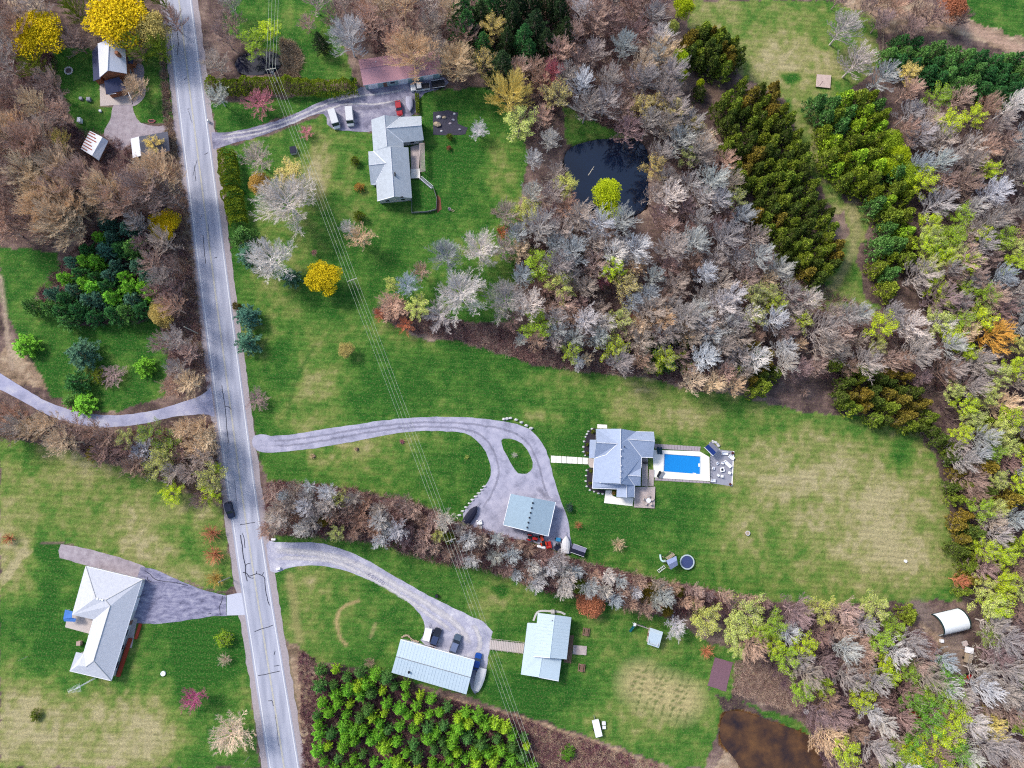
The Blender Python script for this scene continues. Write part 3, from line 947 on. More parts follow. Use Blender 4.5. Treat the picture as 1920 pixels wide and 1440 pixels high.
class Grow:
    def __init__(s, seed):
        s.r = random.Random(seed)
        s.v, s.f, s.mi = [], [], []

    def cone(s, a, b, ra, rb, n=3):
        d = b - a
        if d.length < 1e-5:
            return
        u = d.orthogonal().normalized()
        w = d.normalized().cross(u)
        k = len(s.v)
        for p, rr in ((a, ra), (b, rb)):
            for i in range(n):
                t = 6.2832 * i / n
                q = p + u * (rr * math.cos(t)) + w * (rr * math.sin(t))
                s.v.append((q.x, q.y, q.z))
        for i in range(n):
            j = (i + 1) % n
            s.f.append((k + i, k + j, k + n + j, k + n + i)); s.mi.append(0)

    def spike(s, a, b, r):
        """thin twig: three-sided pyramid"""
        d = b - a
        u = d.orthogonal().normalized() * r
        w = d.normalized().cross(u)
        k = len(s.v)
        s.v += [tuple(a + u), tuple(a - u * .5 + w * .87), tuple(a - u * .5 - w * .87), tuple(b)]
        s.f += [(k, k + 1, k + 3), (k + 1, k + 2, k + 3), (k + 2, k, k + 3)]
        s.mi += [0, 0, 0]

    def path(s, pts, r0, r1, n):
        m = len(pts) - 1
        for i in range(m):
            s.cone(pts[i], pts[i + 1], r0 + (r1 - r0) * i / m, r0 + (r1 - r0) * (i + 1) / m, n)

    def leaf(s, c, size, mi=1, up=.4, dirv=None, asp=.3):
        r = s.r
        d = Vector((r.gauss(0, 1), r.gauss(0, 1), r.gauss(0, .7))) if dirv is None else dirv + Vector((r.gauss(0, .35), r.gauss(0, .35), r.gauss(0, .35)))
        if d.length < 1e-4:
            d = Vector((1, 0, 0))
        d.normalize()
        n = Vector((r.gauss(0, .6), r.gauss(0, .6), up + r.random()))
        w = d.cross(n)
        if w.length < 1e-4:
            w = d.orthogonal()
        w = w.normalized() * size * asp
        k = len(s.v)
        a, b = c - d * size * .5, c + d * size * .5
        s.v += [tuple(a), tuple(c + w), tuple(b), tuple(c - w)]
        s.f.append((k, k + 1, k + 2, k + 3)); s.mi.append(mi)

    def mesh(s, name, mats):
        me = bpy.data.meshes.new(name)
        me.from_pydata(s.v, [], s.f)
        for m in mats:
            me.materials.append(m)
        me.polygons.foreach_set('material_index', s.mi)
        me.update()
        return me


def rvec(r, k):
    return Vector((r.uniform(-k, k), r.uniform(-k, k), r.uniform(-k, k)))


def bare_tree(seed, h=12.0, R=4.2, limbs=13, subs=8, twigs=7, fine=4, leaf=0, leaf_size=.34, thick=1.0, low=.3, cluster=.45, spread=1.0):
    """deciduous skeleton; returns trunk mesh and crown mesh"""
    T, C = Grow(seed), Grow(seed + 1)
    r = random.Random(seed + 2)
    top = Vector((r.uniform(-.4, .4), r.uniform(-.4, .4), h * .78))
    tr = [Vector((0, 0, -.2)), Vector((r.uniform(-.1, .1), r.uniform(-.1, .1), h * .2)), Vector((r.uniform(-.2, .2), r.uniform(-.2, .2), h * .45)), top]
    T.path(tr, .23 * thick, .06 * thick, 6)
    tips = []
    az = r.uniform(0, 6)
    for i in range(limbs):
        t = i / (limbs - 1)
        z0 = h * (low + (.74 - low) * t)
        seg = 1 if z0 < h * .2 else 2
        base = Vector((0, 0, 0))
        for a, b in zip(tr, tr[1:]):
            if a.z <= z0 <= b.z:
                base = a + (b - a) * ((z0 - a.z) / (b.z - a.z))
        az += 2.4 + r.uniform(-.35, .35)
        reach = R * (1.0 - .62 * t ** 1.4) * r.uniform(.72, 1.1) * spread
        rise = (h - z0) * r.uniform(.55, .95) * (.55 + .45 * t)
        d = Vector((math.cos(az), math.sin(az), 0))
        side = Vector((-d.y, d.x, 0)) * r.uniform(-.22, .22) * reach
        pts = [base + d * (reach * q) + side * (q * q) + Vector((0, 0, rise * (q ** .8))) + rvec(r, .12 * (q > 0)) for q in (0, .25, .5, .75, 1)]
        T.path(pts[:4], .095 * thick, .05 * thick, 4)
        C.path(pts[3:], .05 * thick, .026 * thick, 3)
        for j in range(subs):
            q = .22 + .78 * (j + r.random() * .6) / subs
            k = min(3, int(q * 4))
            p = pts[k] + (pts[k + 1] - pts[k]) * (q * 4 - k)
            ax = (pts[k + 1] - pts[k]).normalized()
            sg = 1 if j % 2 else -1
            dd = (ax * r.uniform(.7, 1.0) + ax.cross(Vector((0, 0, 1))) * sg * r.uniform(.3, .75) + Vector((0, 0, r.uniform(.15, .7)))).normalized()
            L = R * r.uniform(.22, .42) * (1.15 - .45 * q)
            m1 = p + dd * L * .5 + rvec(r, .08)
            e = p + dd * L + Vector((0, 0, L * .15)) + rvec(r, .12)
            C.cone(p, m1, .038 * thick, .028 * thick, 3)
            C.cone(m1, e, .028 * thick, .016 * thick, 3)
            for g in range(twigs):
                qq = .25 + .75 * (g + r.random() * .5) / twigs
                b = p + (m1 - p) * (qq * 2) if qq < .5 else m1 + (e - m1) * (qq * 2 - 1)
                s2 = 1 if g % 2 else -1
                td = (dd * .9 + dd.cross(Vector((r.uniform(-.4, .4), r.uniform(-.4, .4), 1))) * s2 * r.uniform(.2, .65) + Vector((0, 0, r.uniform(-.05, .5)))).normalized()
                tl = L * r.uniform(.32, .58)
                te = b + td * tl
                C.spike(b, te, .022 * thick)
                tips.append(te)
                for _ in range(fine):
                    fb = b + (te - b) * r.uniform(.3, .9)
                    fd = (td + rvec(r, .55) + Vector((0, 0, .15))).normalized()
                    C.spike(fb, fb + fd * tl * r.uniform(.45, .95), .015 * thick)
    if leaf:
        for te in tips:
            if r.random() < .85:
                for _ in range(leaf):
                    C.leaf(te + rvec(r, cluster), leaf_size * r.uniform(.6, 1.25), 1)
    return T, C


def leafy_tree(seed, h, R, n=2600, size=.38, lobes=16, trunk=.2, flat=.8, mi=0):
    """dense round crown in lobes of leaf faces"""
    T, C = Grow(seed), Grow(seed + 1)
    r = random.Random(seed + 5)
    T.path([Vector((0, 0, -.2)), Vector((0, 0, h * .4)), Vector((.1, .05, h * .8))], trunk, trunk * .3, 6)
    cs = []
    for i in range(lobes):
        a = i * 2.4 + r.uniform(-.3, .3)
        q = math.sqrt((i + .5) / lobes)
        rad = R * q * r.uniform(.62, .82)
        z = h * (.52 + .30 * math.sqrt(max(0, 1 - q * q)) * flat) + r.uniform(-.3, .3)
        c = Vector((rad * math.cos(a), rad * math.sin(a), z))
        cs.append((c, R * r.uniform(.26, .42)))
        T.path([Vector((0, 0, h * r.uniform(.25, .45))), c * .6 + Vector((0, 0, z * .35)), c], .07, .025, 3)
    for i in range(n):
        c, rr = cs[i % lobes]
        d = Vector((r.gauss(0, 1), r.gauss(0, 1), r.gauss(.35, 1)))
        d.normalize()
        p = c + d * rr * (r.random() ** .35) * Vector((1, 1, .8)).length / 1.62
        C.leaf(p, size * r.uniform(.6, 1.3), mi)
    return T, C


def pine(seed, h, R, whorls=11, per=7, tufts=10, blades=11, blen=.5):
    """young white pine: whorls of branches with needle tufts"""
    T, C = Grow(seed), Grow(seed + 1)
    r = random.Random(seed + 6)
    T.path([Vector((0, 0, -.2)), Vector((0, 0, h * .5)), Vector((0, 0, h * .97))], .16, .03, 6)
    for w in range(whorls):
        t = w / (whorls - 1)
        z = h * (.12 + .84 * t)
        reach = R * (1 - t) ** .8 * r.uniform(.85, 1.08) + .18
        a0 = r.uniform(0, 6)
        m = max(4, int(per * (1 - .4 * t)))
        for i in range(m):
            a = a0 + 6.283 * i / m + r.uniform(-.2, .2)
            L = reach * r.uniform(.75, 1.1)
            d = Vector((math.cos(a), math.sin(a), .28 + .4 * t)).normalized()
            b = Vector((0, 0, z))
            e = b + d * L
            T.cone(b, e, .04, .012, 3)
            k = max(2, int(tufts * (L / R + .25)))
            for j in range(k):
                q = .25 + .78 * (j + r.random()) / k
                sd = Vector((-d.y, d.x, 0)) * r.uniform(-1, 1) * L * .32 * (1.1 - q)
                c = b + d * (L * q) + sd + Vector((0, 0, r.uniform(0, .15)))
                ax = (d + sd.normalized() * .5 * (sd.length > .05) + Vector((0, 0, .5))).normalized()
                for _ in range(blades):
                    dv = (ax + rvec(r, .9)).normalized()
                    C.leaf(c + dv * blen * .4, blen * r.uniform(.7, 1.2), 0, .5, dv, .12)
    return T, C


def cedar(seed, h, R, n=2300, size=.42, tops=3, shape=.75, boughs=70):
    """cedar or juniper: upright boughs, each a tuft of sprays pointing out and up"""
    T, C = Grow(seed), Grow(seed + 1)
    r = random.Random(seed + 7)
    T.path([Vector((0, 0, -.2)), Vector((0, 0, h * .85))], .14, .03, 5)
    ax = [(Vector((0, 0, 0)), 1.0, 1.0)]
    for i in range(tops - 1):
        a = r.uniform(0, 6.28)
        ax.append((Vector((math.cos(a), math.sin(a), 0)) * R * r.uniform(.35, .6), r.uniform(.68, .9), r.uniform(.5, .7)))
    per = max(6, n // boughs)
    for i in range(boughs):
        o, hh, rr = ax[0] if r.random() < .5 else r.choice(ax)
        t = (i + r.random()) / boughs
        rad = R * rr * (1 - t) ** shape * r.uniform(.45, 1.05)
        a = i * 2.4 + r.uniform(-.4, .4)
        d = Vector((math.cos(a), math.sin(a), 0))
        L = (.5 + .5 * (1 - t)) * R * r.uniform(.45, .75)
        dv = (d * r.uniform(.5, 1.0) * (1 - .6 * t) + Vector((0, 0, r.uniform(.7, 1.2)))).normalized()
        p0 = o + d * rad * .75 + Vector((0, 0, h * hh * (.05 + .9 * t)))
        T.cone(o + Vector((0, 0, p0.z * .8)), p0 + dv * L * .5, .03, .012, 3)
        for j in range(per):
            q = r.random() ** .7
            sp = (dv + rvec(r, .75 * (1.1 - q))).normalized()
            C.leaf(p0 + dv * L * q + rvec(r, .20 * R * (1.05 - q)), size * r.uniform(.55, 1.3) * (1.15 - .5 * q), 0, .3, sp, .17)
    return T, C


def shrub(seed, h=2.0, R=1.3, stems=40, tw=7, leaf=0, lsize=.2, thick=1.0):
    """many-stemmed bare bush"""
    T, C = Grow(seed), Grow(seed + 1)
    r = random.Random(seed + 8)
    for i in range(stems):
        a = i * 2.4 + r.uniform(-.3, .3)
        q = math.sqrt((i + .5) / stems)
        e = Vector((math.cos(a) * R * q * r.uniform(.8, 1.1), math.sin(a) * R * q * r.uniform(.8, 1.1), h * (1 - .45 * q * q) * r.uniform(.8, 1.1)))
        m = e * .5 + Vector((0, 0, h * .12)) + rvec(r, .08)
        (T if i % 4 == 0 else C).path([Vector((0, 0, -.05)), m, e], .035 * thick, .014 * thick, 3)
        for j in range(tw):
            b = m + (e - m) * r.random()
            d = (e.normalized() + rvec(r, .8)).normalized()
            te = b + d * h * r.uniform(.14, .3)
            C.spike(b, te, .018 * thick)
            for _ in range(leaf):
                C.leaf(te + rvec(r, .14), lsize * r.uniform(.6, 1.3), 1)
    return T, C


PROTO = {}


def proto(key, pair, mats):
    T, C = pair
    PROTO.setdefault(key, []).append((T.mesh('trunk', [M_BARK]), C.mesh('crown', mats)))


BM = [M_BARK]
LM = [M_TWIG_PALE, M_LEAF]
for s in range(5):
    proto('bare', bare_tree(100 + 10 * s, 12 + s * .7, 4.2, limbs=26 + 2 * (s % 3), subs=8, twigs=7, fine=6, low=.24), BM)
for s in range(2):
    proto('big', bare_tree(200 + 10 * s, 15, 7.2, limbs=30, subs=11, twigs=8, fine=5, thick=1.4, low=.2), BM)
for s in range(4):
    proto('fuzzy', bare_tree(300 + 10 * s, 10, 3.8, limbs=24, subs=9, twigs=8, fine=6, thick=.85, low=.12), BM)
for s in range(4):
    proto('bud', bare_tree(400 + 10 * s, 12, 4.0, limbs=17, subs=7, twigs=6, fine=2, leaf=7, leaf_size=.23, cluster=.36), LM)
for s in range(2):
    proto('budthin', bare_tree(450 + 10 * s, 12, 4.0, limbs=20, subs=9, twigs=7, fine=4, leaf=3, leaf_size=.22, cluster=.3), LM)
for s in range(3):
    proto('leafy', leafy_tree(500 + 10 * s, 9, 3.6, n=8200, size=.27, lobes=24), BM if 0 else [M_LEAF])
for s in range(4):
    proto('pine', pine(600 + 10 * s, 7.5, 3.0), [M_NEEDLE])
for s in range(2):
    proto('spruce', pine(640 + 10 * s, 11, 2.6, whorls=16, per=9, tufts=8, blades=8, blen=.42), [M_NEEDLE])
for s in range(4):
    proto('cedar', cedar(700 + 10 * s, 7.5, 2.2, n=4600, size=.42, tops=3 + s % 2, boughs=95), [M_NEEDLE])
for s in range(2):
    proto('round', cedar(750 + 10 * s, 2.2, 1.35, n=2600, size=.24, tops=2, shape=.38, boughs=90), [M_LEAF])
for s in range(4):
    proto('shrub', shrub(800 + 10 * s, 2.4, 1.5, 46, 9), BM)
for s in range(2):
    proto('budshrub', shrub(850 + 10 * s, 2.4, 1.5, 44, 8, leaf=3, lsize=.26), LM)

# size of each shape: height, crown radius
PSIZE = {'bare': (12.5, 4.3), 'big': (15, 7.2), 'fuzzy': (10, 3.9), 'bud': (12, 4.2), 'budthin': (12, 4.2), 'leafy': (8.2, 3.3), 'pine': (7.5, 3.1), 'spruce': (11, 2.7), 'cedar': (7.5, 2.3), 'round': (2.2, 1.5), 'shrub': (2.5, 1.7), 'budshrub': (2.5, 1.7)}
KNAME = {'bare': 'bare_tree', 'big': 'large_bare_tree', 'fuzzy': 'twiggy_tree', 'bud': 'budding_tree', 'budthin': 'early_leaf_tree', 'leafy': 'leafy_tree', 'pine': 'pine_tree', 'spruce': 'spruce_tree', 'cedar': 'cedar_tree', 'round': 'round_shrub', 'shrub': 'bare_shrub', 'budshrub': 'budding_shrub'}
KWORD = {'bare': 'bare tree', 'big': 'large bare tree', 'fuzzy': 'twiggy bare tree', 'bud': 'budding tree', 'budthin': 'tree with first leaves', 'leafy': 'leafy tree', 'pine': 'young pine', 'spruce': 'tall spruce', 'cedar': 'cedar', 'round': 'round shrub', 'shrub': 'bare shrub', 'budshrub': 'budding shrub'}
HUE = {  # crown colour, word
    'silver': ((206, 200, 196), 'silver grey'), 'grey': ((172, 160, 152), 'grey'), 'bluegrey': ((178, 180, 178), 'bluish grey'), 'pink': ((184, 156, 140), 'pinkish brown'), 'brown': ((158, 134, 122), 'brown'),
    'mauve': ((148, 124, 120), 'mauve brown'), 'tan': ((206, 182, 152), 'tan'), 'rust': ((186, 122, 92), 'rust orange'), 'gold': ((206, 164, 84), 'golden'), 'rose': ((184, 120, 124), 'rose red'), 'red': ((196, 72, 66), 'red'),
    'lime': ((186, 204, 44), 'lime yellow'), 'palelime': ((190, 196, 104), 'pale lime'), 'yellow': ((236, 206, 40), 'bright yellow'), 'straw': ((206, 186, 110), 'straw yellow'), 'olive': ((116, 130, 46), 'olive'),
    'darkolive': ((84, 98, 42), 'dark olive'), 'rustolive': ((128, 114, 48), 'rusty olive'), 'green': ((88, 126, 64), 'green'), 'deep': ((58, 100, 54), 'deep green'), 'dark': ((50, 68, 42), 'dark green'), 'bluegreen': ((78, 112, 90), 'blue green'),
    'bright': ((112, 160, 52), 'bright green'), 'citron': ((148, 176, 52), 'yellow green'), 'purple': ((168, 92, 130), 'purple pink'), 'hedge': ((118, 132, 40), 'yellowish green'),
}
_used_labels = set()
TR = random.Random(11)
CATS = {'round': 'shrub', 'shrub': 'shrub', 'budshrub': 'shrub'}

LANDMARKS = [(1165, 875, 'pool house'), (1280, 870, 'swimming pool'), (993, 965, 'grey garage'), (740, 300, 'deck house'), (740, 130, 'pink-roofed garage'), (212, 130, 'white-roofed house'), (180, 272, 'rusty shed'),
             (200, 1165, 'hip-roofed ranch house'), (812, 1250, 'long metal garage'), (1025, 1210, 'blue-roofed cottage'), (1230, 1195, 'playhouse'), (1785, 1168, 'arched shelter'), (1286, 1053, 'trampoline'), (1350, 1262, 'mulch bed'),
             (1440, 1390, 'brown pond'), (1085, 385, 'pond dock'), (1543, 152, 'square platform'), (1325, 133, 'white bench'), (1108, 322, 'floating log'), (1652, 80, 'field fence'), (1808, 1272, 'red wagon'), (285, 270, 'little dark shed'),
             (835, 230, 'rock garden'), (968, 855, 'driveway island'), (400, 262, 'mouth of the north driveway'), (402, 755, 'mouth of the curving lane'), (482, 830, 'mouth of the loop driveway'), (505, 1045, 'mouth of the south driveway'),
             (440, 1133, 'ranch driveway apron'), (1240, 1295, 'garden rows'), (1800, 1125, 'southeast corner of the big lawn'), (1750, 840, 'northeast corner of the big lawn'), (1800, 20, 'corner of the crop field'), (1600, 470, 'grassy cedar track'),
             (1900, 20, 'northeast corner of the photo'), (1910, 1430, 'southeast corner of the photo'), (10, 10, 'northwest corner of the photo'), (1915, 480, 'middle of the eastern photo edge'), (1080, 5, 'middle of the top photo edge'),
             (600, 1430, 'foot of the road'), (880, 1430, 'middle of the bottom photo edge'), (5, 340, 'western photo edge above the lane'), (1915, 950, 'eastern photo edge beside the lawn')]
DIRW = ['east', 'northeast', 'north', 'northwest', 'west', 'southwest', 'south', 'southeast']


def place_label(word, kind, x, y, r):
    size = '' if kind in ('spruce', 'big') else ('small ' if r < 17 else 'broad ' if r > 30 else '')
    near = sorted(LANDMARKS, key=lambda q: (q[0] - x) ** 2 + (q[1] - y) ** 2)
    for use in ('', size or 'mid-sized '):
        for lx, ly, nm in near[:14]:
            d = math.hypot(x - lx, y - ly)
            a = int(round(math.atan2(ly - y, x - lx) / (math.pi / 4))) % 8
            how = 'touching the' if d < 14 else '%s%s of the' % ('close ' if d < 45 else 'just ' if d < 85 else '' if d < 150 else 'well ', DIRW[a])
            t = '%s%s %s %s %s' % (use, word, KWORD[kind], how, nm)
            if t not in _used_labels and len(t.split()) <= 15:
                return t
    return t


def plant(kind, x, y, r_px, hue, h=None, where='', label=None, group=None, squash=1.0, jitter=.10):
    """one tree whose crown centre shows at the photo point x, y with a crown radius of r_px photo points"""
    ph, pr = PSIZE[kind]
    rad = r_px / 7.0
    sx = rad / pr
    if h is None:
        h = ph * (sx * .55 + .45) if kind not in ('round', 'shrub', 'budshrub') else ph * sx
    sz = h / ph * squash
    base = P(x, y, h * .62)
    base = Vector((base.x, base.y, 0))
    tm, cm = TR.choice(PROTO[kind])
    rgb, word = HUE[hue]
    if label is None:
        label = place_label(word, kind, x, y, r_px)
    label = ' '.join(label.split())
    _used_labels.add(label)
    o = thing(KNAME[kind], label, CATS.get(kind, 'tree'), base, TR.uniform(0, 6.283), group)
    o.scale = (sx * TR.uniform(.94, 1.06), sx * TR.uniform(.94, 1.06), sz)
    c = lin(*rgb)
    tint = TR.uniform(-.06, .06)
    k = [c[0] * (1 + tint), c[1] * (1 + TR.uniform(-.02, .02)), c[2] * (1 - tint * 1.4)]
    v = TR.uniform(.88, 1.12) * GAIN.get(kind, 1.3)
    for nm, me in (('trunk', tm), ('crown', cm)):
        p = bpy.data.objects.new(nm, me)
        COL.objects.link(p)
        p.parent = o
        if nm == 'crown' or kind in ('bare', 'big', 'fuzzy', 'shrub'):
            p.color = (k[0] * v, k[1] * v, k[2] * v, 1)
        else:
            p.color = (*lin(170, 152, 138), 1)
    return o


PLANTED = []
GAIN = {'leafy': 1.4, 'bud': 1.85, 'budthin': 1.6, 'budshrub': 1.3, 'pine': 2.4, 'spruce': 1.8, 'cedar': 2.1, 'round': 1.5, 'bare': 1.95, 'big': 1.85, 'fuzzy': 2.15, 'shrub': 1.6}


def put(kind, x, y, r, hue, h=None, where='', **kw):
    PLANTED.append((x, y, r))
    return plant(kind, x, y, r, hue, h, where, **kw)


def pick(mix, rnd):
    t = rnd.random() * sum(m[0] for m in mix)
    for m in mix:
        t -= m[0]
        if t <= 0:
            return m
    return mix[-1]


def wood(poly, mix, spacing, where, group, seed, avoid=.62, limit=999, edge=None):
    """scatter single trees through a stand; mix = (weight, kind, hues, r0, r1)"""
    rnd = random.Random(seed)
    xs = [p[0] for p in poly]; ys = [p[1] for p in poly]
    a = np.array([0.0])
    n = 0
    grow_k = 1.0 if spacing < 24 else 1.2
    spacing *= grow_k * (1.12 if spacing < 20 else 1.0)
    mine = []
    tries = int((max(xs) - min(xs)) * (max(ys) - min(ys)) / spacing ** 2 * 14)
    for _ in range(tries):
        x, y = rnd.uniform(min(xs), max(xs)), rnd.uniform(min(ys), max(ys))
        if not pip(np.array([x]), np.array([y]), poly)[0]:
            continue
        w, kind, hues, r0, r1 = pick(mix, rnd)
        r = rnd.uniform(r0, r1) * grow_k
        s = spacing * (.75 + .5 * rnd.random())
        if any((x - u) ** 2 + (y - v) ** 2 < s * s for u, v in mine):
            continue
        if any((x - u) ** 2 + (y - v) ** 2 < (avoid * (q + r * .4)) ** 2 for u, v, q in NAMED):
            continue
        mine.append((x, y))
        plant(kind, x, y, r, rnd.choice(hues), None, where, group=group)
        n += 1
        if n >= limit:
            break
    return n


